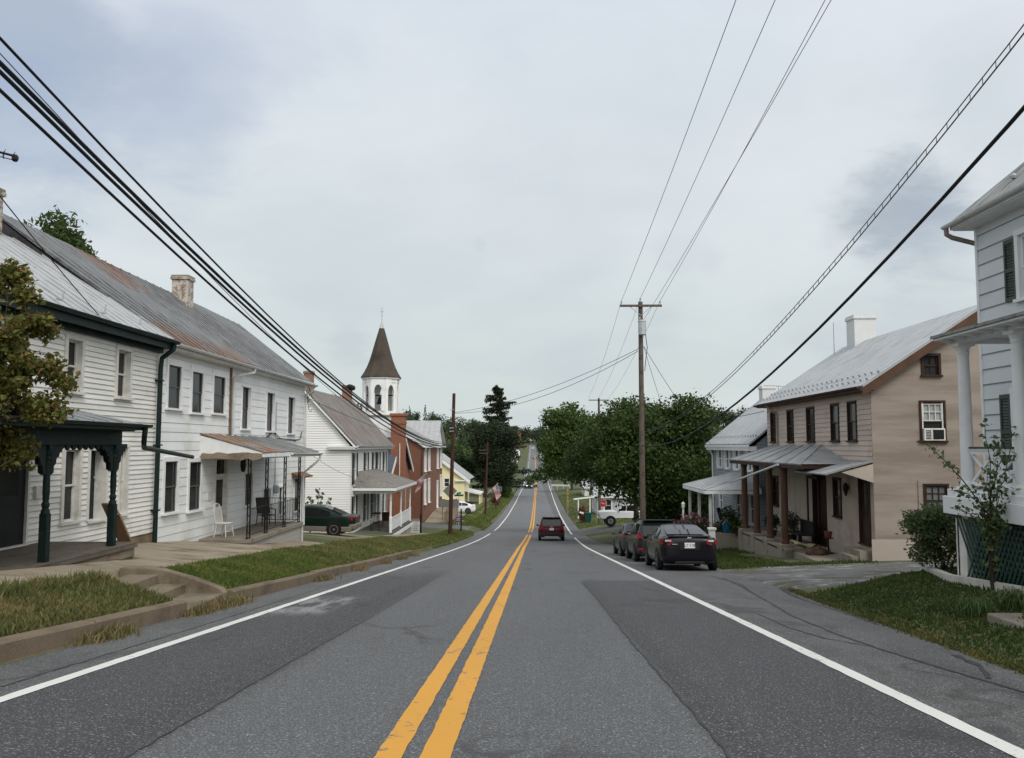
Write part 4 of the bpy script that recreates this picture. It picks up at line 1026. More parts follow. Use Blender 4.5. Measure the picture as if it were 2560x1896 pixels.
m = MB(); pts = [onX(x, y, XL + .04) for x, y in ((660, 1098), (672, 1090), (684, 1078), (694, 1096), (712, 1098), (735, 1100), (750, 1099), (755, 1080))]; m.tube(pts, .018, 6); m.tube([onX(686, 1080, XL + .05), onX(700, 1096, XL + .08), onX(742, 1102, XL + .05)], .014, 6); m.build('wall_cable', m_cable, H)
# chairs on the porch
def spindle_chair(x, y, z, rz):
    t = thing('porch_chair', 'white spindle-back wooden chair standing outside the screen door', 'chair', (x, y, z), (0, 0, rz), local=True)
    mw = m_trim_old
    m = MB(); m.box(-.21, .21, -.21, .21, .42, .455); m.build('seat', mw, t, bevel=.015)
    for sx in (-1, 1):
        for sy in (-1, 1): k = MB(); k.tube([(sx * .16, sy * .16, .42), (sx * .22, sy * .22, 0)], [.02, .014], 7); k.build('leg', mw, t)
    k = MB(); k.tube([(-.19, -.19, .18), (.19, -.19, .18)], .011, 6); k.tube([(-.19, .19, .18), (.19, .19, .18)], .011, 6); k.tube([(0, -.19, .18), (0, .19, .18)], .011, 6); k.build('stretcher', mw, t)
    k = MB(); A = [(-.19, .2, .455), (-.2, .26, .8), (-.14, .3, 1.02), (0, .31, 1.07), (.14, .3, 1.02), (.2, .26, .8), (.19, .2, .455)]; k.tube(A, .014, 7)
    for i in range(-2, 3): k.tube([(i * .065, .2, .455), (i * .07, .30, 1.03 - abs(i) * .02)], .007, 5)
    k.build('backrest', mw, t); return t
sc_ = onX(560, 1328, -9.95); spindle_chair(-9.95, sc_.y, zf, R(75))
def metal_chair(x, y, z, rz, label, mat, rocker=False, name='porch_chair'):
    t = thing(name, label, 'chair', (x, y, z), (0, 0, rz), local=True)
    m = MB(); m.box(-.25, .25, -.24, .24, .40, .43); m.build('seat', mat, t, bevel=.01)
    m = MB(); m.ob(Vector((0, .24, .43)), EX, Vector((0, .25, .97)), Vector((0, -.97, .25)), -.25, .25, .02, .62, -.015, .015) if not rocker else None
    if rocker:
        A = Vector((0, .24, .43)); B = Vector((0, .28, .96)).normalized()
        for i in range(7): m.tube([A + EX * (-.2 + .4 * i / 6), A + EX * (-.2 + .4 * i / 6) + B * .72], .012, 5)
        m.ob(A, EX, B, Vector((0, -1, .28)), -.27, .27, .68, .8, -.015, .015); m.ob(A, EX, B, Vector((0, -1, .28)), -.25, .25, .08, .14, -.012, .012)
    m.build('backrest', mat, t)
    for sx in (-1, 1):
        k = MB(); k.tube([(sx * .25, -.24, .03), (sx * .25, -.24, .62), (sx * .25, .3, .64)], .018, 6); k.build('armrest', mat, t)
        k = MB(); k.tube([(sx * .25, .22, .43), (sx * .25, .28, .03)], .018, 6); k.build('leg', mat, t)
        if rocker: k = MB(); k.tube([(sx * .25, -.45, .06), (sx * .25, -.2, .015), (sx * .25, .15, .015), (sx * .25, .5, .08)], .02, 6); k.build('rocker', mat, t)
    return t
pc = onX(672, 1290, -9.6); metal_chair(-9.7, pc.y, zf, R(40), 'dark metal armchair behind the iron railing of the long white house', m_iron)

# ================================================================== left: white gabled house with black shutters
x1, y0, y1 = -11.2, 53.0, 66.6; zb, ze, zrd, rx = -5.2, 1.38, 4.78, -14.1
H = thing('gabled_house', 'white gabled house with black shutters and hip-roofed porch beside the church', 'house', (x1, 60, -4.2))
def rx5(a, b, yt, yb, X=x1, c=.1): return RX(X, 740 + a * .3873, 740 + b * .3873, 740 + yt * .3873, 740 + yb * .3873, c)
ws = []
for (ys_, z0, z1) in (((53.9, 57.6, 60.5, 62.2, 64.9), -1.05, .95), ((53.9,), -3.75, -1.75)):
    for y in ys_: ws.append((y, y + .8, z0, z1))
pw = [(57.7, 58.5, -3.6, -1.75), (60.3, 61.2, -3.6, -1.75), (65.0, 65.8, -3.6, -1.75)]; pdr = (62.3, 63.2, -3.98, -1.75)
shell(H, -17.0, x1, y0, y1, zb, ze, {'*': [m_siding, M('siding_lap_shadow', (.50, .50, .50), .8, .1, 1)]}, 'y', rx, zrd, .15, .02, {'E': ws + pw + [pdr]})  # grey strip paints the shadow line at each siding lap
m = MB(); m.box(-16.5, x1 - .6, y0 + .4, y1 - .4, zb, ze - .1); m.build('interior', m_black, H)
for w in ws + pw: window(H, OX(x1), EY, EX, *w, m_trim, m_glassl, casing=.06, recess=.06, proud=.03, shut=.36, mshut=m_black, sill=.04)
door(H, OX(x1), EY, EX, *pdr, m_trim, m_black, glass=m_glass)
m_brownroof = roof_mat('roof_brown_tin', (.26, .255, .245), (.15, .14, .13), (.19, .13, .10), .47, .64, (1.2, 9, 1.2), .5, .6)
rf = MB(); a, b, c, d = Vector((x1 + .45, y0 - .3, ze + .02)), Vector((x1 + .45, y1 + .3, ze + .02)), Vector((rx, y1 + .3, zrd + .22)), Vector((rx, y0 - .3, zrd + .22))
rf.slab(a, b, c, d, .07); seams(rf, a, b, c, d, 24, .03, .035); rf.slab(d, c, (-17.4, y1 + .3, ze), (-17.4, y0 - .3, ze), .07); rf.build('roof', m_brownroof, H)
m = MB(); dz = Vector((0, 0, -.08)); q = Vector((0, 0, -.26))
m.prism([a + dz, d + dz, d + q, a + q], (0, .05, 0)); m.prism([d + dz, Vector((-17.4, y0 - .3, ze)) + dz, Vector((-17.4, y0 - .3, ze)) + q, d + q], (0, .05, 0))
m.box(x1 - 1.3, x1 + .47, y0 - .3, y0 + .1, ze - .2, ze - .09); m.box(x1, x1 + .42, y0 + .1, y1 + .2, ze - .2, ze - .08); m.box(x1 - 1.4, x1 + .5, y0 - .34, y0 + .05, ze - .09, ze - .02); m.build('rake_trim', m_trim, H)
m = MB(); gutter(m, (x1 + .52, y0 - .3, ze + .02), (x1 + .52, y1 + .3, ze), .07); m.build('gutter', m_gut, H)
m = MB(); m.box(x1 - .02, x1 + .03, y0 - .03, y0 + .16, zb, ze - .1); m.build('corner_board', m_trim, H)
chimney(H, rx, 65.2, 4.2, 6.0, .62, .8, m_bricko)
chimney(H, rx + .05, 53.7, 4.0, 6.1, .5, .6, m_bricko)
zf = -4.05
m = MB(); m.box(x1, -8.75, 54.2, 63.2, zf - .12, zf); m.build('porch_floor', M('porch_floor_paint', (.12, .12, .105), .7, .15, 2), H); m = MB(); m.box(x1, -8.68, 54.14, 63.26, zf - .34, zf - .125); m.build('floor_fascia', m_trim, H)
m = MB(); m.box(x1, -8.8, 54.4, 63.1, -6, zf - .34); m.build('porch_wall', M('parged_wall', (.36, .35, .31), .9, .15, 1), H)
m = MB(); m.box(x1 + .3, -8.6, 53.7, 54.14, zf - .62, zf - .36); m.box(x1 + .2, -8.5, 53.2, 53.75, zf - .9, zf - .58); m.build('porch_step', M('sandstone_step', (.30, .21, .14), .9, .2, 2), H)
for y in (54.4, 58.6, 62.95):
    k = MB(); k.lathe((-8.9, y, zf), [(.09, 0), (.09, .95), (.07, 1.0), (.06, 1.1), (.075, 1.9), (.06, 2.0), (.085, 2.1), (.085, 2.6)], 10); k.build('porch_post', m_trim, H)
m = MB(); m.box(-9.02, -8.8, 54.2, 63.1, zf + 2.45, zf + 2.75); m.box(x1, -9.02, 54.22, 54.42, zf + 2.45, zf + 2.75); m.build('porch_beam', m_trim, H)
k = railing([(-8.9, 54.5, zf), (-8.9, 63.0, zf)], .85, 'porch_railing', H, m_trim, .13, .022); m = MB(); m.box(-8.95, -8.85, 54.5, 63, zf + .83, zf + .9); m.box(-8.93, -8.87, 54.5, 63, zf + .12, zf + .8); m.build('railing_panel', m_trim, k)
m_shing = M('porch_shingle', (.20, .19, .17), .9, .2, 6, (1, 1, 1), dirt=(.12, .11, .10), dirt_lo=.5, dirt_hi=.7, dirt_scale=2)
m = MB(); A = [Vector(v) for v in ((-8.5, 53.8, -1.22), (-8.5, 63.4, -1.22), (x1, 63.4, -1.22), (x1, 53.8, -1.22), (x1, 55.6, -.22), (x1, 61.8, -.22))]
m.slab(A[0], A[1], A[5], A[4], .06); m.add([A[3], A[0], A[4]], [(0, 1, 2)]); m.add([A[1], A[2], A[5]], [(0, 1, 2)]); m.build('porch_roof', m_shing, H)
m = MB(); m.box(-8.56, -8.46, 53.76, 63.44, -1.4, -1.24); m.box(x1, -8.56, 53.76, 53.84, -1.4, -1.24); m.box(x1, -8.6, 53.9, 63.3, -1.42, -1.38); m.build('porch_fascia', m_trim, H)
metal_chair(-10.1, 55.7, zf, R(200), 'dark rocking chair on the porch of the white gabled house', M('rocker_wood', (.035, .018, .014), .5, .3, 3), True, 'rocking_chair')
metal_chair(-9.8, 58.2, zf, R(180), 'low dark wooden chair beyond the rocking chair on the same porch', M('chair_wood', (.05, .022, .015), .5, .3, 3))

# ================================================================== left: church with steeple
H = thing('church', 'red brick church with slate roof, brick stack and white octagonal steeple', 'church', (-11.4, 74, -5.6))
x1, y0, y1 = -11.4, 68.0, 80.0; zb, ze, zrd, ry = -6.5, -.55, 2.85, 74.0
cw = [(75.6, 77.6, -4.4, -2.2), (72.6, 73.7, -4.4, -2.2)]
shell(H, -26, x1, y0, y1, zb, ze, {'*': m_brickr}, 'x', ry, zrd, None, 0, {'E': cw})
for w in cw: window(H, OX(x1), EY, EX, *w, m_trim, m_glassl, casing=.12, recess=.1, sill=.06)
m_slate = M('slate', (.075, .085, .105), .6, .25, 7, (1, 1, 3), dirt=(.10, .10, .11), dirt_lo=.5, dirt_hi=.7, dirt_scale=3)
rf = MB(); rf.slab((-26.2, y0 - .4, ze - .2), (x1 + .35, y0 - .4, ze - .2), (x1 + .35, ry, zrd + .15), (-26.2, ry, zrd + .15), .1); rf.slab((-26.2, y1 + .4, ze - .2), (x1 + .35, y1 + .4, ze - .2), (x1 + .35, ry, zrd + .15), (-26.2, ry, zrd + .15), .1); rf.build('roof', m_slate, H)
m = MB()
for s_, y in ((1, y0 - .4), (-1, y1 + .4)): m.prism([(x1 + .3, y, ze - .32), (x1 + .3, ry, zrd + .03), (x1 + .3, ry, zrd - .3), (x1 + .3, y + s_ * .3, ze - .5)], (.1, 0, 0))
m.build('rake_trim', m_trim, H)
st_ = MB(); st_.box(-11.5, -10.45, 70.0, 71.3, -6.5, 3.2); st_.box(-11.56, -10.39, 69.94, 71.36, 3.2, 3.4); st_.box(-11.5, -10.45, 70.0, 71.3, 3.4, 3.85); st_.box(-11.6, -10.35, 69.9, 71.4, 3.85, 4.05)
ck = st_.build('chimney', m_brickr, H)
m = MB(); m.tube([(-10.75, 69.9, -2.3), (-10.75, 69.9, 1.6)], .05, 8); m.build('downspout', m_gut, H)
# steeple
sx, sy = -13.05, 74.0
m_wtower = M('tower_white', (.76, .77, .77), .55, .06, 1.5, dirt=(.55, .54, .5), dirt_lo=.6, dirt_hi=.85)
b = MB(); b.box(sx - 1.5, sx + 1.5, sy - 1.5, sy + 1.5, 1.2, 3.9); tb = b.build('tower_base', m_wtower, H)
b = MB(); b.box(sx - 1.65, sx + 1.65, sy - 1.65, sy + 1.65, 3.9, 4.02); b.build('ledge', m_conc, tb)
rb = 1.42; wpan = 2 * rb * math.tan(math.pi / 8); z0, zt_ = 4.02, 7.1
b = MB()
for k in range(8):
    an_ = 2 * math.pi * k / 8; nrm = Vector((math.cos(an_), math.sin(an_), 0)); u = Vector((-math.sin(an_), math.cos(an_), 0)); O = Vector((sx, sy, 0)) + nrm * rb
    h = wpan / 2; o_ = .34; za, zs, zp = 4.36, 5.85, 6.6; P = lambda uu, z: O + u * uu + UP * z
    b.quad(P(-h, z0), P(h, z0), P(h, za), P(-h, za)); b.quad(P(-h, za), P(-o_, za), P(-o_, zt_), P(-h, zt_)); b.quad(P(o_, za), P(h, za), P(h, zt_), P(o_, zt_))
    arc = [(o_ * math.cos(t * math.pi / 2), zs + (zp - zs) * math.sin(t * math.pi / 2) ** .8) for t in np.linspace(0, 1, 7)]
    for s_ in (-1, 1):
        pts = [P(s_ * a_, z) for a_, z in arc] + [P(0, zt_), P(s_ * o_, zt_)]; b.poly(pts)
    b.ob(O, u, UP, nrm, -h - .03, -h + .09, z0, zt_, -.02, .05); b.ob(O, u, UP, nrm, h - .09, h + .03, z0, zt_, -.02, .05); b.ob(O, u, UP, nrm, -h - .02, h + .02, 6.82, 6.95, -.01, .06)
    b.ob(O, u, UP, nrm, -o_, -o_ + .05, za, zs, -.06, .03); b.ob(O, u, UP, nrm, o_ - .05, o_, za, zs, -.06, .03)
bf = b.build('belfry', m_wtower, H); md = bf.modifiers.new('solid', 'SOLIDIFY'); md.thickness = .1; md.offset = -1
m = MB(); m.lathe((sx, sy, 5.0), [(.42, 0), (.38, .1), (.26, .3), (.22, .55), (.1, .68)], 14); m.tube([(sx - 1.2, sy, 5.75), (sx + 1.2, sy, 5.75)], .06, 6); m.build('bell', m_iron, H)
m_spire = M('spire_shingle', (.072, .058, .046), .9, .22, 5, (1, 1, 6), fine=18, dirt=(.042, .036, .03), dirt_lo=.5, dirt_hi=.7)
b = MB(); b.lathe((sx, sy, 0), [(1.78, 7.22), (1.78, 7.32), (1.5, 7.75), (1.25, 8.25), (1.02, 8.85), (.8, 9.6), (.55, 10.5), (.22, 11.62)], 8); b.build('spire', m_spire, H)
b = MB(); b.lathe((sx, sy, 0), [(1.45, 7.0), (1.62, 7.1), (1.74, 7.14), (1.76, 7.22)], 8); b.build('cornice', m_wtower, H)
b = MB(); b.lathe((sx, sy, 0), [(.24, 11.6), (.2, 11.7), (.07, 12.1), (.03, 12.2), (.025, 13.45)], 8); b.box(sx - .17, sx + .17, sy - .02, sy + .02, 13.05, 13.1); b.lathe((sx, sy, 12.75), [(.02, -.06), (.06, 0), (.02, .06)], 8); b.build('finial_cross', m_galv, H)

# ================================================================== left: brick building with silver roof
H = thing('brick_building', 'two storey dull red brick building with silver roof beyond the church', 'house', (-10.5, 91, -5.4))
x1, y0, y1 = -10.5, 82.2, 101.0; zb, ze = -7.5, 1.45
cw = [(y, y + 1.05, z0, z1) for y in (84.0, 87.2, 95.2, 98.6) for z0, z1 in ((-4.3, -2.0), (-1.1, 1.0)) if not (y == 95.2 and z0 < -3)]
shell(H, -18, x1, y0, y1, zb, ze, {'*': m_brickd}, 'y', -14.2, 3.75, None, 0, {'E': cw + [(95.3, 96.5, -5.4, -2.6)]})
for w in cw: window(H, OX(x1), EY, EX, *w, m_trim, m_glassl, casing=.12, recess=.12, proud=.1, sill=.1)
door(H, OX(x1), EY, EX, 95.3, 96.5, -5.4, -2.6, m_trim, m_trim, casing=.18, recess=.1, transom=.5, glass=m_glass)
m_silv2 = roof_mat('roof_silver_far', (.40, .41, .41), (.28, .29, .29), None, streak=(1.2, 7, 1.2), rough=.5)
rf = MB(); a, b, c, d = Vector((x1 + .45, y0 - .3, ze)), Vector((x1 + .45, 93, ze)), Vector((-14.2, 93, 4.0)), Vector((-14.2, y0 - .3, 4.0))
rf.slab(a, b, c, d, .08); seams(rf, a, b, c, d, 16, .04, .04); rf.slab(d, c, (-18.4, 93, ze), (-18.4, y0 - .3, ze), .08)
rf.slab((-18.4, 92.6, ze + .03), (x1 + .45, 92.6, ze + .03), (x1 + .25, 97, 4.25), (-18.4, 97, 4.25), .08); rf.slab((-18.4, 101.4, ze), (x1 + .45, 101.4, ze), (x1 + .25, 97, 4.25), (-18.4, 97, 4.25), .08); seams(rf, (-18.4, 92.6, ze + .03), (x1 + .45, 92.6, ze + .03), (x1 + .25, 97, 4.25), (-18.4, 97, 4.25), 14, .04, .04); rf.build('roof', m_silv2, H)
m = MB(); m.poly([(x1 + .02, 92.7, ze), (x1 + .02, 101.2, ze), (x1 + .02, 97, 4.1)]); m.build('gable_panel', m_trim, H)
m = MB(); m.prism([a + Vector((0, 0, -.1)), d + Vector((0, 0, -.1)), d + Vector((0, 0, -.32)), a + Vector((0, 0, -.32))], (0, .06, 0)); m.box(x1, x1 + .42, y0, y1 + .3, ze - .24, ze - .1); m.build('rake_trim', m_trim, H)
m = MB(); m.tube([(x1 + .3, y0 - .1, ze - .1), (x1 + .05, y0 - .1, ze - .7), (x1 + .05, y0 - .08, -6)], .06, 8); m.build('downspout', M('downspout_brown', (.10, .05, .04), .6), H)
zrp = -5.45
rp = thing('concrete_ramp', 'pale concrete entrance ramp in front of the brick building', 'ramp', (-9, 88, -6.6))
m = MB(); m.prism([(-10.4, 83.5, -7.6), (-10.4, 98, -7.6), (-10.4, 98, zrp), (-10.4, 92, zrp), (-10.4, 83.5, -6.0)], (1.9, 0, 0)); m.build('ramp_body', m_walk, rp)
m = MB(); m.box(-8.45, -7.0, 82.8, 90, -7.6, -6.35); m.build('landing', m_walk, rp)
for pts in ([(-8.5, 84, -6.0), (-8.5, 92, zrp), (-8.5, 97.6, zrp)],): railing(pts, .95, 'handrail', rp, m_board, .9, .04)

# ================================================================== yellow house
H = thing('yellow_house', 'pale yellow gabled house with small porch behind the diamond road sign', 'house', (-11, 145, -8.8))
x1, y0, y1 = -10.9, 140.0, 150.0
m_yelw = M('siding_yellow', (.74, .67, .40), .7, .05, 1)
gw = [(-14.2, -13.4, -5.2, -3.9), (-15, -14, -8.2, -7.2), (-12.9, -12.0, -8.2, -7.2)]
shell(H, -20, x1, y0, y1, -11, -3.55, {'*': m_yelw}, 'y', -15.45, -.2, .16, .014, {'S': gw, 'E': [(142, 143, -5.4, -4), (145, 146, -5.4, -4)]})
for w in gw: window(H, (0, y0, 0), EX, -EY, *w, m_trim, m_glass, casing=.1, recess=.08)
for w in ((142, 143, -5.4, -4), (145, 146, -5.4, -4)): window(H, OX(x1), EY, EX, *w, m_trim, m_glass, casing=.1, recess=.08)
rf = MB(); a, b, c, d = Vector((x1 + .9, y0 - .5, -4.0)), Vector((x1 + .9, y1 + .5, -4.0)), Vector((-15.45, y1 + .5, .1)), Vector((-15.45, y0 - .5, .1)); rf.slab(a, b, c, d, .1); rf.slab(d, c, (-21, y1 + .5, -4), (-21, y0 - .5, -4), .1); rf.build('roof', m_silv2, H)
m = MB(); z1, z2 = Vector((0, 0, -.1)), Vector((0, 0, -.75)); m.prism([a + z1, d + z1, d + z2, a + z2], (0, .1, 0)); m.box(x1 - 1.5, x1 + .9, y0 - .4, y0 + .3, -4.35, -4.12); m.build('rake_trim', m_trim, H)
m = MB(); m.slab((x1 + 2.7, 140.2, -6.35), (x1 + 2.7, 147, -6.35), (x1, 147, -5.7), (x1, 140.2, -5.7), .25); m.build('porch_roof', m_trim_old, H)
for y in (140.5, 143.5, 146.7):
    k = MB(); k.lathe((x1 + 2.4, y, -9), [(.16, 0), (.16, .1), (.11, .2), (.1, 2.3), (.15, 2.45)], 10); k.build('porch_post', m_yelw, H)
m = MB(); m.box(x1, x1 + 2.7, 140.2, 147, -10, -8.85); m.build('porch_floor', m_conc, H)

# ================================================================== far houses along the road
def far_house(name, label, x0, x1, y0, y1, zb, ze, zrd, axis, mw, mroof, side='E', chim=None, nfl=2, cat='house'):
    H = thing(name, label, cat, ((x0 + x1) / 2, (y0 + y1) / 2, zb))
    hs = {}; 
    for f in ('E', 'S', 'W'):
        O, U, Nn, a, b = face_frame(f, x0, x1, y0, y1); L = []; n = max(2, int((b - a) / 2.6))
        for i in range(n):
            for k in range(nfl):
                u = a + (b - a) * (i + .5) / n; v = zb + (ze - zb) * (k + .32) / nfl; L.append((u - .45, u + .45, v, v + 1.5))
        hs[f] = L
    shell(H, x0, x1, y0, y1, zb - 2, ze, {'*': mw}, axis, None, zrd, None, 0, hs)
    m = MB(); m.box(x0 + .5, x1 - .5, y0 + .5, y1 - .5, zb - 1, ze - .1); m.build('interior', m_black, H)
    for f in (side, 'S'):
        O, U, Nn, a, b = face_frame(f, x0, x1, y0, y1)
        for w in hs[f]: window(H, O, U, Nn, *w, m_trim, m_glass, casing=.12, recess=.1, double=True)
    rf = MB(); e = .4
    if axis == 'y':
        xm = (x0 + x1) / 2; k = (zrd - ze) / (xm - x0)
        for xe in (x0 - e, x1 + e): rf.slab((xe, y0 - e, ze - k * e + .08), (xe, y1 + e, ze - k * e + .08), (xm, y1 + e, zrd + .08), (xm, y0 - e, zrd + .08), .12)
    else:
        ym = (y0 + y1) / 2; k = (zrd - ze) / (ym - y0)
        for ye in (y0 - e, y1 + e): rf.slab((x0 - e, ye, ze - k * e + .08), (x1 + e, ye, ze - k * e + .08), (x1 + e, ym, zrd + .08), (x0 - e, ym, zrd + .08), .12)
    r = rf.build('roof', mroof, H)
    if chim: chimney(H, *chim, .7, .7, m_bricko)
    return H
m_darkroof = M('roof_dark', (.07, .07, .075), .8, .2, 2)
far_house('distant_house', 'distant red brick house with pale gable high up the hill street', -17, -8.5, 690, 700, .3, 11.5, 15.2, 'y', m_brickr, m_silv2)
far_house('distant_house', 'distant white house with porch half way up the hill street', -16, -7.2, 520, 532, -7.2, -1.2, 2.2, 'y', m_siding, m_darkroof)
far_house('distant_house', 'distant cream house just below the white one on the hill street', -17, -7.6, 470, 480, -8.6, -4.3, -1.5, 'y', m_siding, m_silv2, nfl=1)
far_house('distant_house', 'white roofed building showing between trees behind the dark spruce', -58, -40, 330, 344, -3, 4.2, 8.2, 'x', m_siding, m_silv2)
far_house('distant_house', 'low house with pale metal roof showing above the yellow house', -39, -24, 205, 216, -9, -4.6, -1.2, 'x', m_siding, m_silv2, nfl=1)
far_house('distant_house', 'white cottage beyond the lawn under the branches of the right tree', 10.5, 22, 172, 182, -9.0, -7.0, -5.4, 'x', m_trim_old, m_silv2, nfl=1, side='W')
far_house('distant_house', 'pale house beside the stop sign with a railed porch', 8.4, 17, 112, 121, -7.9, -5.2, -3.2, 'x', M('siding_pale_grey', (.36, .37, .37), .7, .08, 2), m_silv2, nfl=1, side='W')
# ================================================================== right: tan house
m_tanclap = M('clapboard_tan', (.52, .435, .38), .75, .08, 1.2, (1, .4, 2.5), dirt=(.30, .235, .18), dirt_lo=.55, dirt_hi=.82, dirt_scale=.9, island=.06)
m_tanst = M('stucco_tan', (.325, .272, .230), .9, .06, .5, (.5, .5, 2.2), dirt=(.240, .195, .16), dirt_lo=.44, dirt_hi=.64, dirt_scale=.8, dirt_stretch=(.35, .35, 2.6), bmp=.12, bscale=18)
m_tanlo = M('stucco_tan_porch', (.44, .375, .315), .9, .10, .9, dirt=(.29, .235, .185), dirt_lo=.5, dirt_hi=.78, dirt_scale=.8)
m_pink = M('stucco_patch', (.42, .355, .31), .9, .06, 1)
m_brn = M('trim_brown', (.040, .020, .014), .6, .25, 3)
m_fasc = M('fascia_brown', (.095, .05, .032), .7, .2, 2)
H = thing('tan_house', 'tan two storey house with silver roof, brown porch columns and white chimney', 'house', (10.9, 34, -2.3))
XR, y0, y1 = 10.9, 27.8, 40.0; zb, ze, zrd, rx = -3.6, 3.3, 5.85, 14.6
up = [RX(XR, 2119, 2142, 1007, 1105, .06), RX(XR, 2077, 2098, 1011, 1105, .06), RX(XR, 2016.5, 2036.6, 1015.5, 1104, .06), RX(XR, 1968, 1984, 1022.5, 1105, .06), RX(XR, 1927, 1941.5, 1030, 1107, .06)]
up = [(a, b, min(u[2] for u in up), max(u[3] for u in up) - .05) for (a, b, _, _) in up]
lo = [RX(XR, 2083, 2103, 1193, 1291, .06), RX(XR, 1933, 1946, 1189, 1263, .05)]
d_a = (28.15, 29.0, -1.78, .33); d_b = (32.3, 33.7, -2.3, .5)
gl_ = [RY(y0, 2302, 2352, 885, 942, .07), RY(y0, 2295, 2368, 1000, 1107, .08), RY(y0, 2306, 2376, 1208, 1295, .08)]
# boards above, render below the porch roof
m = MB(); wall(m, OX(XR), EY, -EX, y0, y1, .55, ze, [u for u in up], .17, .014, None, .010); m.build('upper_wall', [m_tanclap, M('tan_lap_shadow', (.25, .20, .165), .8)], H)  # darker tan strip: lap shadow painted along the board edges
m = MB(); wall(m, OX(XR), EY, -EX, y0, y1, zb, .55, [(a, b, c, min(d, .5)) for a, b, c, d in lo] + [d_a, d_b]); m.build('lower_wall', m_tanlo, H)
m = MB(); wall(m, (0, y0, 0), EX, -EY, XR, 18.3, zb, zrd, gl_, None, 0, (XR, rx, 18.3, ze, zrd)); m.build('gable_wall', m_tanst, H)
m = MB(); wall(m, (0, y1, 0), EX, EY, XR, 18.3, zb, zrd, (), None, 0, (XR, rx, 18.3, ze, zrd)); m.box(18.25, 18.3, y0 + .02, y1 - .02, zb, ze); m.build('rear_wall', m_tanst, H)
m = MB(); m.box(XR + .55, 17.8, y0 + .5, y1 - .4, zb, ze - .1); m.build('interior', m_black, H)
for k, w in enumerate(up): window(H, OX(XR), EY, -EX, *w, m_brn, m_glass, casing=.05, recess=.05, proud=.045, sill=.05, sash=.04, pane2=m_glassl if k in (0, 1) else None)
for w in lo: window(H, OX(XR), EY, -EX, w[0], w[1], w[2], min(w[3], .45), m_brn, m_glass, casing=.06, recess=.06, proud=.04)
m_shade = M('window_shade', (.33, .36, .35), .6, .06, 2, (1, 1, 12))
window(H, (0, y0, 0), EX, -EY, *gl_[0], m_brn, m_glass, casing=.08, recess=.08, cols=2, rows=1)
w = window(H, (0, y0, 0), EX, -EY, *gl_[1], m_brn, m_glass, casing=.06, recess=.06, cols=1, rows=1, pane2=m_shade)
u0, u1, v0, v1 = gl_[1]; m = MB(); mid = (v0 + v1) / 2
for i in range(4): m.box(u0 + .07 + (u1 - u0 - .14) * i / 3 - .012, u0 + .07 + (u1 - u0 - .14) * i / 3 + .012, y0 + .0, y0 + .03, mid + .05, v1 - .05)
for z in (mid + .03, (mid + v1) / 2, v1 - .06): m.box(u0 + .04, u1 - .04, y0 + .002, y0 + .028, z - .014, z + .014)
m.box(u0 + .02, u0 + .06, y0 - .01, y0 + .03, v0, v1); m.box(u1 - .06, u1 - .02, y0 - .01, y0 + .03, v0, v1); m.build('storm_sash', m_trim_old, w)
w = window(H, (0, y0, 0), EX, -EY, *gl_[2], m_brn, m_glassl, casing=.06, recess=.06, cols=3, rows=2)
m = MB(); m.box(u0 + .02, u1 - .02, y0 - .13, y0 - .0, v0 + .0, v0 + .40); ac = m.build('air_conditioner', m_trim_old, H, bevel=.02)
m = MB(); 
for i in range(6): m.box(u0 + .08, u0 + .24, y0 - .14, y0 - .129, v0 + .06 + .05 * i, v0 + .085 + .05 * i)
m.box(u0 + .3, u1 - .07, y0 - .137, y0 - .129, v0 + .05, v0 + .35); m.build('grille', m_black, ac)
a = onY(2179, 1349, y0); b = onY(2289, 1395, y0); m = MB(); m.box(a.x, b.x, y0 - .02, y0 - .003, -2.6, a.z); m.build('render_patch', m_pink, H)
m = MB(); m.tube([(12.3, y0 - .02, .3), (12.3, y0 - .02, -1.5)], .012, 6); m.build('wall_conduit', m_tanst, H)
door(H, OX(XR), EY, -EX, *d_a, m_brn, m_brn, casing=.05, recess=.1, glass=m_glass, gl=(.42, .93))
door(H, OX(XR), EY, -EX, *d_b, m_brn, m_brn, casing=.07, recess=.25)
m = MB(); m.box(XR - .05, XR + .02, 33.0, 33.1, -1.7, .2); m.box(XR - .05, XR + .02, 34.3, 34.4, -1.7, .2); m.box(XR - .05, XR + .02, 33.0, 34.4, .12, .24); m.build('side_frame', m_brn, H)
lw = onX(2114, 1222, XR - .12); m = MB(); m.lathe(lw, [(.03, .2), (.09, .12), (.1, 0), (.06, -.14), (.02, -.26)], 8); m.tube([(XR, lw.y, lw.z + .05), lw], .015, 6); m.build('wall_lantern', m_black, H)
m_silv3 = M('roof_silver_right', (.40, .415, .425), .45, .10, 1.6, (1, 1.6, 1), dirt=(.31, .32, .325), dirt_lo=.5, dirt_hi=.75, dirt_scale=1.2)
rf = MB(); a, b, c, d = Vector((XR - .38, y0 - .32, ze + .02)), Vector((XR - .38, y1 + .3, ze + .02)), Vector((rx, y1 + .3, zrd + .16)), Vector((rx, y0 - .32, zrd + .16))
rf.slab(a, b, c, d, .06); seams(rf, a, b, c, d, 22, .02, .01); rf.slab(d, c, (18.7, y1 + .3, ze), (18.7, y0 - .32, ze), .06); RF = rf.build('roof', m_silv3, H)
m = MB()
for rrow, dz in ((.07, 0), (.16, 0)):
    for i in range(24):
        p = a.lerp(b, (i + .5) / 24).lerp(d.lerp(c, (i + .5) / 24), rrow); m.ob(p, EY, Vector((.8, 0, .55)), Vector((-.55, 0, .8)), -.06, .06, -.02, .02, .0, .09)
m.build('snow_guard', m_galv, RF)
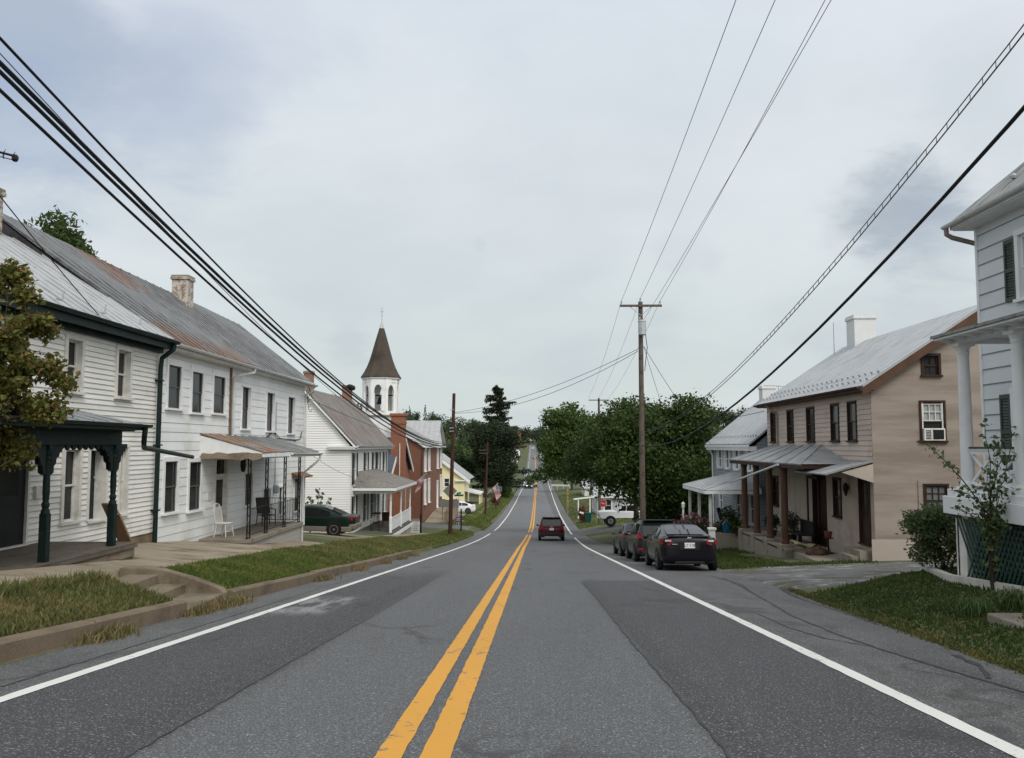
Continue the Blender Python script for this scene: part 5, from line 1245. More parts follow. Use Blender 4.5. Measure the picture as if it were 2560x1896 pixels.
m = MB(); q1, q2 = Vector((0, 0, -.07)), Vector((0, 0, -.36)); m.prism([a + q1, d + q1, d + q2, a + q2], (0, .05, 0)); m.box(XR - .36, XR, y0 - .25, y1 + .2, ze - .16, ze - .06); m.box(XR - .42, XR - .36, y0 - .3, y1 + .3, ze - .15, ze - .045); m.build('fascia', m_fasc, H)
m = MB(); gutter(m, (XR - .48, y0 - .2, ze - .01), (XR - .48, y1 + .3, ze - .04), .075); m.build('gutter', m_brn, H)
m = MB(); m.tube([(XR - .48, 38.4, ze - .1), (XR - .3, 38.3, ze - .3), (XR - .07, 38.2, ze - .5), (XR - .07, 38.2, 1.0)], .045, 8); m.build('downspout', m_tanst, H)
chimney(H, 14.65, 38.2, 5.2, 7.15, .95, .95, m_bwhite, capm=m_bwhite)
m = MB(); m.tube([(14.0, 39.8, 5.5), (14.0, 39.8, 7.1)], .02, 6); m.build('vent_pipe', m_galv, H)
# porch
fz = -2.33
m = MB(); m.box(9.2, XR - .01, 31.95, 38.9, fz - .1, fz); m.build('porch_floor', m_conc, H)
m = MB(); m.box(9.2, 9.52, 31.9, 38.95, -4.2, fz - .02); m.box(9.52, XR, 38.6, 38.95, -4.2, fz - .11); m.box(9.52, 10.0, 31.9, 32.1, -4.2, fz - .101)
for y in (32.4, 34.4, 36.4, 38.4): m.box(9.16, 9.64, y - .26, y + .26, -4.2, fz + .11)
m.build('porch_wall', m_conc, H, bevel=.03)
for y in (32.4, 34.4, 36.4, 38.4): m = MB(); m.lathe((9.4, y, 0), [(.15, fz + .11), (.15, fz + .2), (.13, fz + .25), (.125, -.2), (.115, .45), (.14, .52), (.14, .62)], 16); m.build('porch_column', m_wood, H, smooth=False)
m = MB()
for k, (x, dz) in enumerate(((9.3, -.2), (9.7, -.36), (10.05, -.5))): m.box(9.6, 10.6, 31.95 - .32 * (k + 1), 31.96 - .32 * k, -3.4, fz - .10 - .10 * k)
m.build('porch_step', m_conc, H)
m = MB(); m.box(10.45, XR, 27.95, 29.3, -3.2, -1.95); m.box(10.2, 10.45, 28.0, 29.2, -3.2, -2.12); m.box(9.3, 10.89, 28.0, 31.0, -3.2, -2.36); m.build('door_step', m_conc, H)
m_ptinr = M('porch_tin_right', (.30, .31, .31), .5, .15, 1.6, (1, 2.5, 1), dirt=(.18, .18, .18), dirt_lo=.48, dirt_hi=.72, dirt_scale=1.0)
m = MB(); A = [Vector(v) for v in ((9.15, 29.5, .78), (9.15, 40.2, .78), (XR, 40.2, .78), (XR, 29.5, .78), (XR - .02, 32.6, 1.42), (XR - .02, 39.0, 1.42), (XR - .02, 29.6, .80))]
m.slab(A[0], A[1], A[5], A[4], .05); m.add([A[3], A[0], A[4], A[6]], [(0, 1, 2, 3)]); m.add([A[1], A[2], A[5]], [(0, 1, 2)]); seams(m, A[0], A[1], A[5], A[4], 6, .03, .03); m.build('porch_roof', m_ptinr, H)
m = MB(); m.box(9.17, 9.25, 29.52, 40.2, .6, .735); m.box(9.25, XR, 29.52, 29.58, .62, .74); m.box(9.25, XR - .05, 29.7, 40.1, .6, .64); m.build('porch_fascia', m_brn, H)
m = MB(); m.tube([onX(1825, 1207, 9.0), onX(1945, 1162, 9.1)], .045, 8); m.build('loose_gutter', m_gut, H)
m = MB(); a, b = Vector((9.35, 27.75, .50)), Vector((9.35, 31.0, .50)); m.slab(a, b, (XR - .02, 31.0, .92), (XR - .02, 27.75, .92), .04); seams(m, a, b, (XR - .02, 31.0, .92), (XR - .02, 27.75, .92), 6, .02, .02); m.build('canopy', m_ptinr, H)
m = MB(); m.prism([(9.9, 27.78, .55), (XR, 27.78, .82), (XR, 27.78, .22)], (0, .04, 0)); m.build('canopy_side', m_tanlo, H)
# clutter on the porch
def foam_sheet():
    t = thing('foam_mattress', 'torn yellowish foam sheet slumped over the steps of the tan house', 'mattress', (9.8, 31.2, fz))
    P = []; nx, ny = 12, 7
    for j in range(ny + 1):
        for i in range(nx + 1):
            u, v = i / nx, j / ny; P.append((9.3 + 1.15 * u, 30.9 + .7 * v - .2 * u, fz + .22 - .26 * u + .08 * math.sin(u * 7 + v * 3) + .05 * v))
    W = nx + 1; m = MB(); m.add(P, [(j * W + i, j * W + i + 1, (j + 1) * W + i + 1, (j + 1) * W + i) for j in range(ny) for i in range(nx)])
    o = m.build('sheet', M('foam', (.30, .265, .16), .9, .12, 2), t, smooth=True); md = o.modifiers.new('s', 'SOLIDIFY'); md.thickness = .06
foam_sheet()
def junk():
    t = thing('leaf_bag_heap', 'heap of brown refuse at the foot of the porch steps', 'heap', (9.85, 30.6, -2.36))
    m = MB(); m.lathe((9.9, 30.5, -2.4), [(.42, 0), (.40, .1), (.3, .22), (.14, .31), (.03, .34)], 12); o = m.build('heap', M('heap_brown', (.085, .05, .035), .95, .4, 6), t, smooth=True)
    for v in o.data.vertices: v.co += Vector((random.uniform(-.07, .07), random.uniform(-.07, .07), random.uniform(-.05, .05)))
junk()
def potted(x, y, z, r, label, cols, h=.5):
    t = thing('potted_plant', label, 'plant', (x, y, z))
    m = MB(); m.lathe((x, y, z), [(.12, 0), (.17, .22), (.18, .25), (.15, .25)], 12); m.build('pot', M('pot_dark', (.05, .035, .03), .7), t)
    pts = blob_points([(x, y, z + .25 + h / 2, r, r, h / 2)], 500, .1); np_mesh('foliage', leaves(pts, .11, .5), 4, leaf_mat('pot_leaf', cols), t)
potted(10.2, 34.2, fz, .35, 'leafy dark potted plant on the tan house porch behind the columns', [(.02, .035, .015), (.04, .06, .03), (.10, .11, .09)], .9)
potted(10.0, 36.2, fz, .35, 'second potted plant deeper on the tan house porch', [(.02, .04, .015), (.04, .06, .02)], .7)
def tub():
    t = thing('bench', 'dark porch bench standing before the double door of the tan house', 'bench', (10.3, 33.0, fz))
    m = MB(); m.box(9.9, 10.5, 32.5, 34.0, fz + .38, fz + .45); m.build('seat', m_black, t); m = MB(); m.box(10.45, 10.52, 32.5, 34.0, fz + .45, fz + .9); m.build('backrest', m_black, t)
    for x in (9.95, 10.45):
        for y in (32.55, 33.95): k = MB(); k.box(x - .03, x + .03, y - .03, y + .03, fz, fz + .38); k.build('leg', m_black, t)
tub()
def stool():
    t = thing('plant_stand', 'small metal stand with a reddish pot near the porch door', 'stand', (10.4, 30.7, -2.36))
    m = MB(); m.lathe((10.4, 30.7, -2.36), [(.2, 0), (.2, .03), (.03, .06), (.025, .5), (.17, .52), (.17, .55)], 12); m.build('stand', m_iron, t)
    m = MB(); m.lathe((10.4, 30.7, -2.36 + .55), [(.1, 0), (.15, .2), (.13, .22)], 12); m.build('pot', M('pot_red', (.14, .05, .03), .8), t)
stool()

# ================================================================== right: blue grey house
m_blue = M('siding_bluegrey', (.30, .335, .37), .65, .06, 1, island=.04)
H = thing('blue_grey_house', 'blue grey house with white shutters and silver porch roof behind the tan house', 'house', (10.5, 45.5, -4))
XB, y0, y1 = 10.5, 40.6, 50.0; zb, ze, zrd, rx = -5, 1.45, 4.05, 13.5
up = [(44.0, 44.75, .2, 1.2), (46.1, 46.85, .2, 1.2), (47.9, 48.65, .2, 1.2), (41.4, 42.1, .2, 1.2)]
lo = [(41.0, 41.8, -2.3, -.9), (43.8, 44.6, -2.3, -.9), (47.8, 48.6, -2.3, -.9)]; db = (42.4, 43.2, -2.55, -.8)
shell(H, XB, 16.5, y0, y1, zb, ze, {'*': [m_blue, M('blue_lap_shadow', (.14, .16, .18), .8)]}, 'y', rx, zrd, .14, .015, {'W': up + lo + [db]})  # darker blue strip stands in for the shadow under each lap
m = MB(); m.box(XB + .5, 16, y0 + .4, y1 - .4, zb, ze - .1); m.build('interior', m_black, H)
for w in up: window(H, OX(XB), EY, -EX, *w, m_trim, m_glass, casing=.07, recess=.06, shut=.3, mshut=m_trim)
for w in lo: window(H, OX(XB), EY, -EX, *w, m_trim, m_glass, casing=.08, recess=.06)
door(H, OX(XB), EY, -EX, *db, m_trim, m_trim, glass=m_glass)
rf = MB(); a, b, c, d = Vector((XB - .4, y0 - .3, ze + .05)), Vector((XB - .4, y1 + .3, ze + .05)), Vector((rx, y1 + .3, zrd + .18)), Vector((rx, y0 - .3, zrd + .18)); rf.slab(a, b, c, d, .07); seams(rf, a, b, c, d, 20, .02, .01); rf.slab(d, c, (16.9, y1 + .3, ze), (16.9, y0 - .3, ze), .07); RF = rf.build('roof', m_silv3, H)
m = MB()
for i in range(20): p = a.lerp(b, (i + .5) / 20).lerp(d.lerp(c, (i + .5) / 20), .12); m.ob(p, EY, EX, UP, -.05, .05, -.02, .02, .0, .1)
m.build('snow_guard', m_galv, RF)
m = MB(); m.box(XB - .38, XB, y0 - .2, y1 + .2, ze - .28, ze - .08); m.box(XB - .44, XB - .38, y0 - .3, y1 + .3, ze - .12, ze + .0); m.build('cornice', m_trim, H)
m = MB(); m.tube([(XB - .4, y1 + .1, ze - .1), (XB - .15, y1 - .05, ze - .4), (XB - .08, y1 - .1, ze - .6), (XB - .08, y1 - .1, -4)], .05, 8); m.build('downspout', m_trim, H)
chimney(H, 13.45, 49.2, 3.4, 4.8, .75, .75, m_bwhite, capm=m_bwhite)
m = MB(); A = [Vector(v) for v in ((7.9, 39.7, -.62), (7.9, 45.4, -.62), (XB, 45.4, -.62), (XB, 39.7, -.62), (XB - .02, 41.2, .08), (XB - .02, 44.4, .08))]
m.slab(A[0], A[1], A[5], A[4], .06); m.add([A[3], A[0], A[4]], [(0, 1, 2)]); m.add([A[1], A[2], A[5]], [(0, 1, 2)]); seams(m, A[0], A[1], A[5], A[4], 8, .03, .03); m.build('porch_roof', m_silv3, H)
m = MB(); m.box(7.9, 7.98, 39.7, 45.4, -.8, -.66); m.box(7.98, XB, 45.32, 45.4, -.8, -.64); m.box(7.98, XB, 39.7, 39.78, -.8, -.64); m.box(8, XB, 39.8, 45.3, -.78, -.74); m.build('porch_fascia', m_trim, H)
m = MB(); m.box(8.1, XB, 39.9, 45.2, -5, -2.6); m.build('porch_floor', m_conc, H)
for y in (40.0, 42.6, 45.1): m = MB(); m.box(8.15, 8.27, y - .06, y + .06, -2.6, -.75); m.build('porch_post', m_trim_old, H)
# things by that porch
t = thing('white_post', 'short white capped post standing behind the rear corner of the black coupe', 'post', (7.6, 36.6, -3.3)); m = MB(); m.box(7.42, 7.66, 36.4, 36.64, -3.6, -2.1); m.box(7.38, 7.7, 36.36, 36.68, -2.1, -2.02); m.build('post', m_trim, t)
t = thing('lamp_post', 'thin white yard lamp post among the pink flowers', 'lamp', (7.6, 41.5, -3.6)); m = MB(); m.tube([(7.35, 42.2, -3.9), (7.35, 42.2, -1.65)], .045, 8); m.build('pole', m_trim, t); m = MB(); m.lathe((7.35, 42.2, -1.65), [(.04, 0), (.075, .06), (.085, .22), (.10, .25), (.02, .34)], 8); m.build('lantern', m_trim_old, t)
pts = blob_points([(7.5, 40.4, -2.4, .9, .5, .5)], 1600, .2)
t = thing('flowering_shrub', 'pink flowering shrub behind the parked black coupe', 'shrub', (7.6, 40.6, -3.6)); np_mesh('foliage', leaves(pts, .12, .5), 4, leaf_mat('shrub_green', [(.03, .05, .02), (.06, .09, .03)]), t)
pts = blob_points([(7.5, 40.4, -2.2, .95, .55, .45)], 260, .6); np_mesh('blossom', leaves(pts, .13, .9), 4, leaf_mat('blossom_pink', [(.20, .07, .10), (.26, .12, .15), (.12, .04, .06)]), t)
t = thing('blue_bucket', 'bright blue bucket standing on the blue grey house porch', 'bucket', (9.0, 40.3, -2.6)); m = MB(); m.lathe((9.0, 40.3, -2.6), [(.16, 0), (.2, .36), (.21, .38), (.18, .38)], 14); m.build('tub', M('blue_plastic', (.01, .10, .22), .4), t); m = MB(); m.tube([(8.81, 40.3, -2.23), (9.0, 40.3, -2.0), (9.19, 40.3, -2.23)], .012, 6); m.build('handle', m_galv, t)
metal_chair(9.3, 41.6, -2.6, R(60), 'dark chair on the blue grey house porch beside the blue bucket', m_black)

# ================================================================== right: white house with columned porch in the foreground
m_sh = M('shingle_white', (.60, .635, .655), .6, .05, 1.2, dirt=(.45, .47, .49), dirt_lo=.6, dirt_hi=.85, island=.03)
m_edge = M('shingle_edge', (.16, .165, .17), .8)
m_colw = M('column_white', (.72, .73, .735), .5, .05, 2, dirt=(.50, .51, .51), dirt_lo=.6, dirt_hi=.85)
m_shut = M('shutter_green', (.045, .07, .055), .5, .2, 2)
H = thing('white_porch_house', 'white shingled house with green shutters and columned porch at right edge', 'house', (9, 12, -.8))
XW, y0, y1 = 9.0, 3.0, 17.3; zb, ze = -2.5, 5.8
a1 = onX(2520, 575, XW); wa = (14.35, 15.5, 3.35, 5.0); wb = (14.1, 15.2, .95, 2.45); wd_ = (11.2, 12.1, .7, 2.75)
a_, b_ = onX(2539, 580, XW), onX(2530, 985, XW)
wa = (a_.y - 1.15, a_.y - .12, onX(2539, 752, XW).z, a_.z - .1); wb = (b_.y - 1.15, b_.y - .12, .95, b_.z)
m = MB(); wall(m, OX(XW), EY, -EX, y0, y1, zb, ze, [wa, wb, wd_, (5, 6, 3.35, 5), (9.6, 10.6, wa[2], wa[3])], .30, .016, None, .016)
m.build('front_wall', [m_sh, m_edge], H)
m = MB(); wall(m, (0, y1, 0), EX, EY, XW, 18, zb, ze, (), .3, .014); m.box(XW, 18, y0, y0 + .05, zb, ze); m.build('side_wall', m_sh, H)
m = MB(); m.box(XW + .5, 17.5, y0 + .3, y1 - .3, zb, ze - .1); m.build('interior', m_black, H)
m_curt = M('lace_curtain', (.30, .33, .35), .3, .12, 4, (1, 6, 1))
window(H, OX(XW), EY, -EX, *wa, m_colw, m_curt, casing=.11, recess=.07, proud=.05, shut=.36, mshut=m_shut, pane2=m_curt)
window(H, OX(XW), EY, -EX, *wb, m_colw, m_glassl, casing=.11, recess=.07, proud=.05, shut=.36, mshut=m_shut)
window(H, OX(XW), EY, -EX, 9.6, 10.6, wa[2], wa[3], m_colw, m_glassl, casing=.11, recess=.07, proud=.05, shut=.36, mshut=m_shut)
door(H, OX(XW), EY, -EX, *wd_, m_colw, m_green, glass=m_glass)
m = MB(); m.box(XW - .03, XW + .06, y1 - .06, y1 + .02, zb, ze); m.build('corner_board', m_colw, H)
m_roofw = roof_mat('roof_white_house', (.33, .335, .33), (.17, .17, .16), (.08, .085, .06), .52, .66, (1.2, 7, 1.2), 1.5, .7)
ex, ez = XW - .40, 5.98
rf = MB(); a, b, c, d = Vector((ex, y0, ez)), Vector((ex, y1 + .2, ez)), Vector((13.2, y1 - 3.4, 10.2)), Vector((13.2, y0, 10.2)); rf.slab(a, b, c, d, .05); rf.slab(b, (18.6, y1 + .2, ez), (13.4, y1 - 3.4, 10.2), c, .05); seams(rf, a, (ex, y1 - 3.4, ez), c, d, 20, .025, .03); RF = rf.build('roof', m_roofw, H)
m = MB()
for i in range(8): p = a.lerp(b, .42 + .07 * i).lerp(d.lerp(c, .42 + .07 * i), .09); m.lathe(p + Vector((0, 0, .02)), [(.05, 0), (.06, .05), (.02, .1)], 8)
m.build('snow_guard', m_galv, RF)
m = MB(); m.box(ex + .02, XW, y0, y1 + .17, ez - .2, ez - .12); m.box(ex - .02, ex + .02, y0, y1 + .2, ez - .18, ez - .07); m.box(XW, 18, y1 + .02, y1 + .17, ez - .2, ez - .12); m.build('soffit', m_colw, H)
m = MB(); gutter(m, (ex - .09, y0, ez - .03), (ex - .09, y1 + .32, ez - .08), .065); m.build('gutter', m_gut, H)
m = MB(); m.tube([(ex - .09, y1 + .22, ez - .1), (ex - .08, y1 + .22, ez - .26), (ex + .02, y1 + .2, ez - .33), (XW - .02, y1 + .06, ez - .48), (XW + .1, y1 + .03, ez - .52)], .05, 10); m.build('downspout', M('copper_spout', (.22, .17, .15), .5, .2, 3), H)
# porch
pf = .66
m = MB(); m.box(7.2, XW, y0, 15.15, pf - .12, pf); m.box(7.14, XW, y0, 15.2, pf - .42, pf - .12); m.build('porch_floor', m_colw, H, bevel=.01)
px = 7.42
for y in (14.85, 13.2, 11.4, 9.6): m = MB(); m.box(px - .14, px + .14, y - .14, y + .14, pf, pf + .05); m.lathe((px, y, pf), [(.125, .05), (.13, .1), (.107, .15), (.103, .9), (.09, 2.3), (.102, 2.33), (.094, 2.36), (.125, 2.44)], 24); m.box(px - .14, px + .14, y - .14, y + .14, pf + 2.44, pf + 2.5); m.build('porch_column', m_colw, H)
m = MB(); m.box(px - .12, px + .12, y0, 15.0, pf + 2.5, pf + 2.565); m.box(px + .12, XW, 14.8, 15.0, pf + 2.5, pf + 2.565)
y = 4.0
while y < 15.0: m.prism([(px - .12, y, pf + 2.60), (px - .34, y, pf + 2.60), (px - .36, y, pf + 2.56), (px - .26, y, pf + 2.53), (px - .12, y, pf + 2.5)], (0, .07, 0)); y += .42
m.build('porch_beam', m_colw, H)
m = MB(); a, b, c, d = (7.03, y0, pf + 2.66), (7.03, 15.2, pf + 2.66), (XW, 14.9, pf + 3.2), (XW, y0, pf + 3.2); m.slab(a, b, c, d, .03); m.box(7.01, XW, y0, 15.17, pf + 2.61, pf + 2.63); m.slab(b, (XW, 15.2, pf + 2.68), (XW, 15.15, pf + 2.70), c, .02); m.build('porch_roof', m_roofw, H)
m = MB(); m.box(7.05, XW - .02, y0, 15.14, pf + 2.57, pf + 2.605); m.build('porch_soffit', m_colw, H)
for ya, yb in ((14.68, 13.37), (13.03, 11.57), (11.23, 9.77)):
    k = MB(); k.box(px - .05, px + .05, yb, ya, pf + .66, pf + .69); k.box(px - .035, px + .035, yb, ya, pf + .60, pf + .66); k.box(px - .035, px + .035, yb, ya, pf + .08, pf + .14)
    for s_ in (0, 1):
        yl, yr = (yb, (ya + yb) / 2) if s_ == 0 else ((ya + yb) / 2, ya)
        k.box(px - .02, px + .02, yl - .02, yl + .02, pf + .14, pf + .60)
        for (za, zc) in ((.14, .60), (.60, .14)):
            A, B = Vector((px, yl, pf + za)), Vector((px, yr, pf + zc)); ax = (B - A).normalized(); k.ob(A, ax, EX, ax.cross(EX), 0, (B - A).length, -.016, .016, -.022, .022)
    r = k.build('porch_railing', m_colw, H); q = MB(); q.box(px - .06, px + .06, yb, ya, pf + .691, pf + .725); q.build('top_rail', m_shut, r)
m_lat = M('lattice_green', (.012, .05, .038), .6, .15, 3)
m = MB(); zl0, zl1 = -1.5, pf - .43; y = y0
while y < 17:
    for s_ in (1, -1):
        A = Vector((7.25 + .012 * s_, y, zl0)); B = A + Vector((0, s_ * (zl1 - zl0) * .62, zl1 - zl0)); 
        lo_, hi_ = min(A.y, B.y), max(A.y, B.y)
        if hi_ > 15.1 or lo_ < y0: continue
        ax = (B - A).normalized(); m.ob(A, ax, EX, ax.cross(EX), 0, (B - A).length, -.005, .005, -.02, .02)
    y += .115
m.box(7.235, 7.275, y0, 15.1, zl1 - .03, zl1 + .01); m.box(7.235, 7.275, y0, 15.1, zl0, zl0 + .06); m.box(7.235, 7.275, 14.2, 15.12, zl0, zl1) if False else None
m.build('lattice', m_lat, H)
m = MB(); m.box(7.3, 7.6, 14.75, 15.05, -2, zl1 + .02); m.box(7.3, XW, 15.0, 15.1, -2, zl1); m.box(8.2, XW, y0, 15.0, -2, zl1 - .05); m.build('pier', m_trim_old, H)
# low edging and the slab at the lawn's end
m = MB(); e = [(9.6, 19.3), (8.5, 19.2), (7.9, 17.6), (7.2, 15.2), (6.9, 12.5), (6.8, 9)]
t = thing('garden_edging', 'low white concrete edging along the top of the right lawn', 'edging', (8, 16, gz(8, 16)))
for (xa, ya), (xb, yb) in zip(e, e[1:]):
    A, B = Vector((xa, ya, gz(xa, ya) + .02)), Vector((xb, yb, gz(xb, yb) + .02)); ax = (B - A).normalized(); s_ = ax.cross(UP).normalized(); m.ob(A, ax, s_, s_.cross(ax), 0, (B - A).length - .02, -.07, .07, -.1, .1)
m.build('edging', M('edging_white', (.50, .48, .42), .9, .15, 3), t)
t = thing('concrete_slab', 'stepped concrete slab at the right edge of the lawn', 'slab', (5.9, 9.0, gz(5.9, 9)))
m = MB(); q = onX(2466, 1532, 5.75); zt2 = q.z; y_ = q.y
m.box(5.75, 8.2, y_ - 1.3, y_, zt2 - .14, zt2); m.box(5.82, 8.2, y_ - 1.28, y_ - .04, zt2 - .4, zt2 - .16); m.build('slab', m_conc, t, bevel=.02)
m = MB(); m.box(5.45, 5.8, y_ - .55, y_ + .12, zt2 - .45, zt2 - .30); m.build('footing', m_conc, t, bevel=.02)
t = thing('apple', 'small red apple lying at the edge of the right lawn', 'apple', onX(2373, 1606, 5.18)); q = onX(2373, 1606, 5.18)
m = MB(); m.lathe(q, [(.01, -.04), (.04, -.03), (.052, 0), (.045, .03), (.015, .035)], 14); m.build('fruit', M('apple_red', (.42, .07, .04), .4, .4, 20), t, smooth=True)
# ================================================================== vehicles
def paint(name, c, rough=.3, coat=.25): return M(name, c, rough + .06, .04, 1, spec=.2, coat=coat * .16)
m_tyre = M('tyre_rubber', (.012, .012, .012), .8, .2, 8)
m_rim = M('alloy_rim', (.38, .39, .40), .3, .1, 4, metal=.8)
m_cglass = glass_mat('car_glass', (.012, .014, .016), .5, .05, .45)
m_red = M('tail_lamp_red', (.20, .010, .016), .35, .4, 14)
m_clear = M('lamp_clear', (.55, .50, .48), .25, .2, 14, coat=.2)
m_amber = M('lamp_amber', (.40, .12, .03), .25, .1, 8)
m_plate = M('licence_plate_white', (.66, .66, .64), .5, .03, 6)
m_plast = M('black_plastic', (.015, .015, .016), .6, .15, 6)
m_chrome = M('chrome', (.6, .6, .6), .15, .05, 4, metal=1)
m_ink = M('plate_lettering', (.03, .04, .09), .6)

def lerp(a, b, t): return a + (b - a) * t
def car(name, label, cat, x, y, head, paintm, L, W, H, belt, hood, deck, cab, glassy, wheel=.32, wb=None, zb=.2, group=None, z=None, lower=None, pitch=True, rear='sedan', rim=None, topw=.74, deckw=.9, simple=False, lights_on=False, rails=False):
    """cab=(rear base, rear top, front top, front base) as fractions from the rear; heading: 0 = +Y"""
    zz = z if z is not None else max(roadz(x, y), gz(x, y) if not (edgeL(y) < x < edgeR(y)) else -99)
    pt = math.atan(slope(y)) if pitch else 0
    t = thing(name, label, cat, (x, y, zz), (0, 0, 0), group, local=True)
    t.rotation_mode = 'XYZ'; t.rotation_euler = (pt * math.cos(head), -pt * math.sin(head) * 0, head)
    hw = W / 2; y0 = -L / 2
    m = MB()
    # lower body: rounded cross sections along the length
    S = [(0, .74, zb + .16, deck - .16, deck - .13), (.015, .87, zb + .05, deck - .06, deck - .02), (.06, .97, zb, deck - .02, deck), (cab[0] if cab[0] > .1 else .12, 1, zb - .02, lerp(deck, belt, .4), max(deck, belt) - .02), (.35, 1, zb - .02, belt, belt + .01), (.55, 1, zb - .02, belt - .01, belt), (cab[3], 1, zb - .02, belt - .03, belt - .01), (.86, .98, zb, hood - .03, lerp(hood, belt, .25)), (.95, .92, zb + .03, hood - .11, hood - .06), (.985, .82, zb + .08, hood - .20, hood - .16), (1, .68, zb + .16, hood - .30, hood - .27)]
    rings = []
    for (f, w, b_, s_, tp) in S:
        yy = y0 + L * f; ww = hw * w; mid = lerp(b_, s_, .5)
        half = [(0, b_), (ww * .86, b_), (ww * .955, b_ + .06), (ww, lerp(b_, s_, .35)), (ww * .995, lerp(b_, s_, .68)), (ww * .975, s_ - .05), (ww * .93, s_ - .005), (ww * .78, lerp(s_, tp, .6) + .01), (0, tp + .02)]
        r = [(a, yy, c) for a, c in half] + [(-a, yy, c) for a, c in half[-2:0:-1]]
        rings.append(r)
    n = len(rings[0]); P = [p for r in rings for p in r]
    fs = [(i * n + k, i * n + (k + 1) % n, (i + 1) * n + (k + 1) % n, (i + 1) * n + k) for i in range(len(rings) - 1) for k in range(n)]
    fs += [tuple(range(n))[::-1], tuple((len(rings) - 1) * n + k for k in range(n))]
    m.add(P, fs)
    body = m.build('body', paintm, t, smooth=True)
    md = body.modifiers.new('s', 'SUBSURF'); md.levels = md.render_levels = 2
    # cabin
    yb, yt, ft, fb = [y0 + L * f for f in cab]; tw = hw * topw; bw = hw * .95
    m = MB(); zb_ = belt - .06; zs = max(deck - .03, zb_) if rear == 'sedan' else zb_
    st = [(yb, hw * deckw, zs, hw * deckw * .9, zs + .03), (lerp(yb, yt, .55), bw, zb_, lerp(hw * deckw, tw, .55), lerp(zs, H - .04, .60)), (yt, bw, zb_, tw * .97, H - .045), (lerp(yt, ft, .5), bw, zb_, tw, H), (ft, bw, zb_, tw * .97, H - .04), (lerp(ft, fb, .5), bw, zb_, lerp(tw, bw * .9, .5), lerp(H - .04, zb_, .46)), (fb, bw, zb_ - .02, bw * .9, zb_ + .02)]
    R_ = []
    for (yy, wb_, za, wt_, zt2) in st: R_.append([(wb_, yy, za), (lerp(wb_, wt_, .92) , yy, lerp(za, zt2, .86)), (wt_ * .9, yy, zt2 - .012), (wt_ * .5, yy, zt2 + .012), (-wt_ * .5, yy, zt2 + .012), (-wt_ * .9, yy, zt2 - .012), (-lerp(wb_, wt_, .92), yy, lerp(za, zt2, .86)), (-wb_, yy, za)])
    n = 8; P = [p for r in R_ for p in r]
    m.add(P, [(i * n + k, i * n + k + 1, (i + 1) * n + k + 1, (i + 1) * n + k) for i in range(len(R_) - 1) for k in range(n - 1)] + [tuple(range(n)), tuple((len(R_) - 1) * n + k for k in range(n))])
    cb = m.build('cabin', paintm, t); 
    for p in cb.data.polygons: p.use_smooth = True
    cb.modifiers.new('e', 'EDGE_SPLIT').split_angle = R(38)
    def glass(nm, q, off=.012, nu=1):
        q = [Vector(v) for v in q]; nn = (q[1] - q[0]).cross(q[3] - q[0]).normalized(); c = sum(q, Vector()) / 4
        if nn.dot(c - Vector((0, c.y * .6, .4))) < 0: nn = -nn
        k = MB(); k.poly([v + nn * off for v in q]); return k.build(nm, m_cglass, t)
    # rear and front screens follow the two-piece slopes
    def pane_strip(nm, a, b_, c_, f0, f1, off=.014):
        """a,b,c: (y, halfwidth, z) up the slope"""
        k = MB(); pts = []
        pl = [a, b_, c_]; seq = [f0, .5, f1]
        for f in (f0, (f0 + f1) / 2, f1):
            u = f * 2; i = 0 if u < 1 else 1; w_ = u - i
            yy, ww, zz_ = [lerp(pl[i][j], pl[i + 1][j], w_) for j in range(3)]; pts.append((ww, yy, zz_))
        d_ = Vector((0, c_[0] - a[0], c_[2] - a[2])).normalized(); nn = Vector((0, -d_.z, d_.y)); 
        if (nn.z < 0): nn = -nn
        for sgn in (1,):
            for (p, q) in zip(pts, pts[1:]):
                k.quad(Vector((-p[0] * .86, p[1], p[2])) + nn * off, Vector((p[0] * .86, p[1], p[2])) + nn * off, Vector((q[0] * .86, q[1], q[2])) + nn * off, Vector((-q[0] * .86, q[1], q[2])) + nn * off)
        k.build(nm, m_cglass, t)
    A = st[0]; B = st[1]; C = st[2]
    pane_strip('rear_window', (A[0], A[3], A[4] + .012), (B[0], B[3], B[4] + .012), (C[0], C[3], C[4] + .012), .08, .90, .02)
    A = st[6]; B = st[5]; C = st[4]
    pane_strip('windscreen', (A[0], A[3], A[4] + .012), (B[0], B[3], B[4] + .012), (C[0], C[3], C[4] + .012), .08, .90, .02)
    for sg in (1, -1):
        def sidept(yy, hfrac):
            # point on the cabin side at height fraction
            ys = [s_[0] for s_ in st]; i = max(j for j in range(len(ys) - 1) if ys[j] <= yy + 1e-6); f = (yy - ys[i]) / (ys[i + 1] - ys[i])
            wb_, za, wt_, zt2 = [lerp(st[i][j], st[i + 1][j], f) for j in (1, 2, 3, 4)]
            return Vector((sg * (lerp(wb_, wt_, .92 * hfrac / .86 if hfrac <= .86 else .92) + .012), yy, lerp(za, zt2, hfrac)))
        for (ya, yb2) in glassy:
            ya_, yb_ = y0 + L * ya, y0 + L * yb2; q = []
            k = MB(); ns = 5; lo_ = [sidept(lerp(ya_, yb_, i / ns), .16) for i in range(ns + 1)]; hi_ = [sidept(lerp(ya_, yb_, i / ns), .80) for i in range(ns + 1)]
            for i in range(ns): k.quad(lo_[i], lo_[i + 1], hi_[i + 1], hi_[i])
            k.build('side_window', m_cglass, t)
        # mirror, wheels, arches
        mx = y0 + L * (cab[3] - .06)
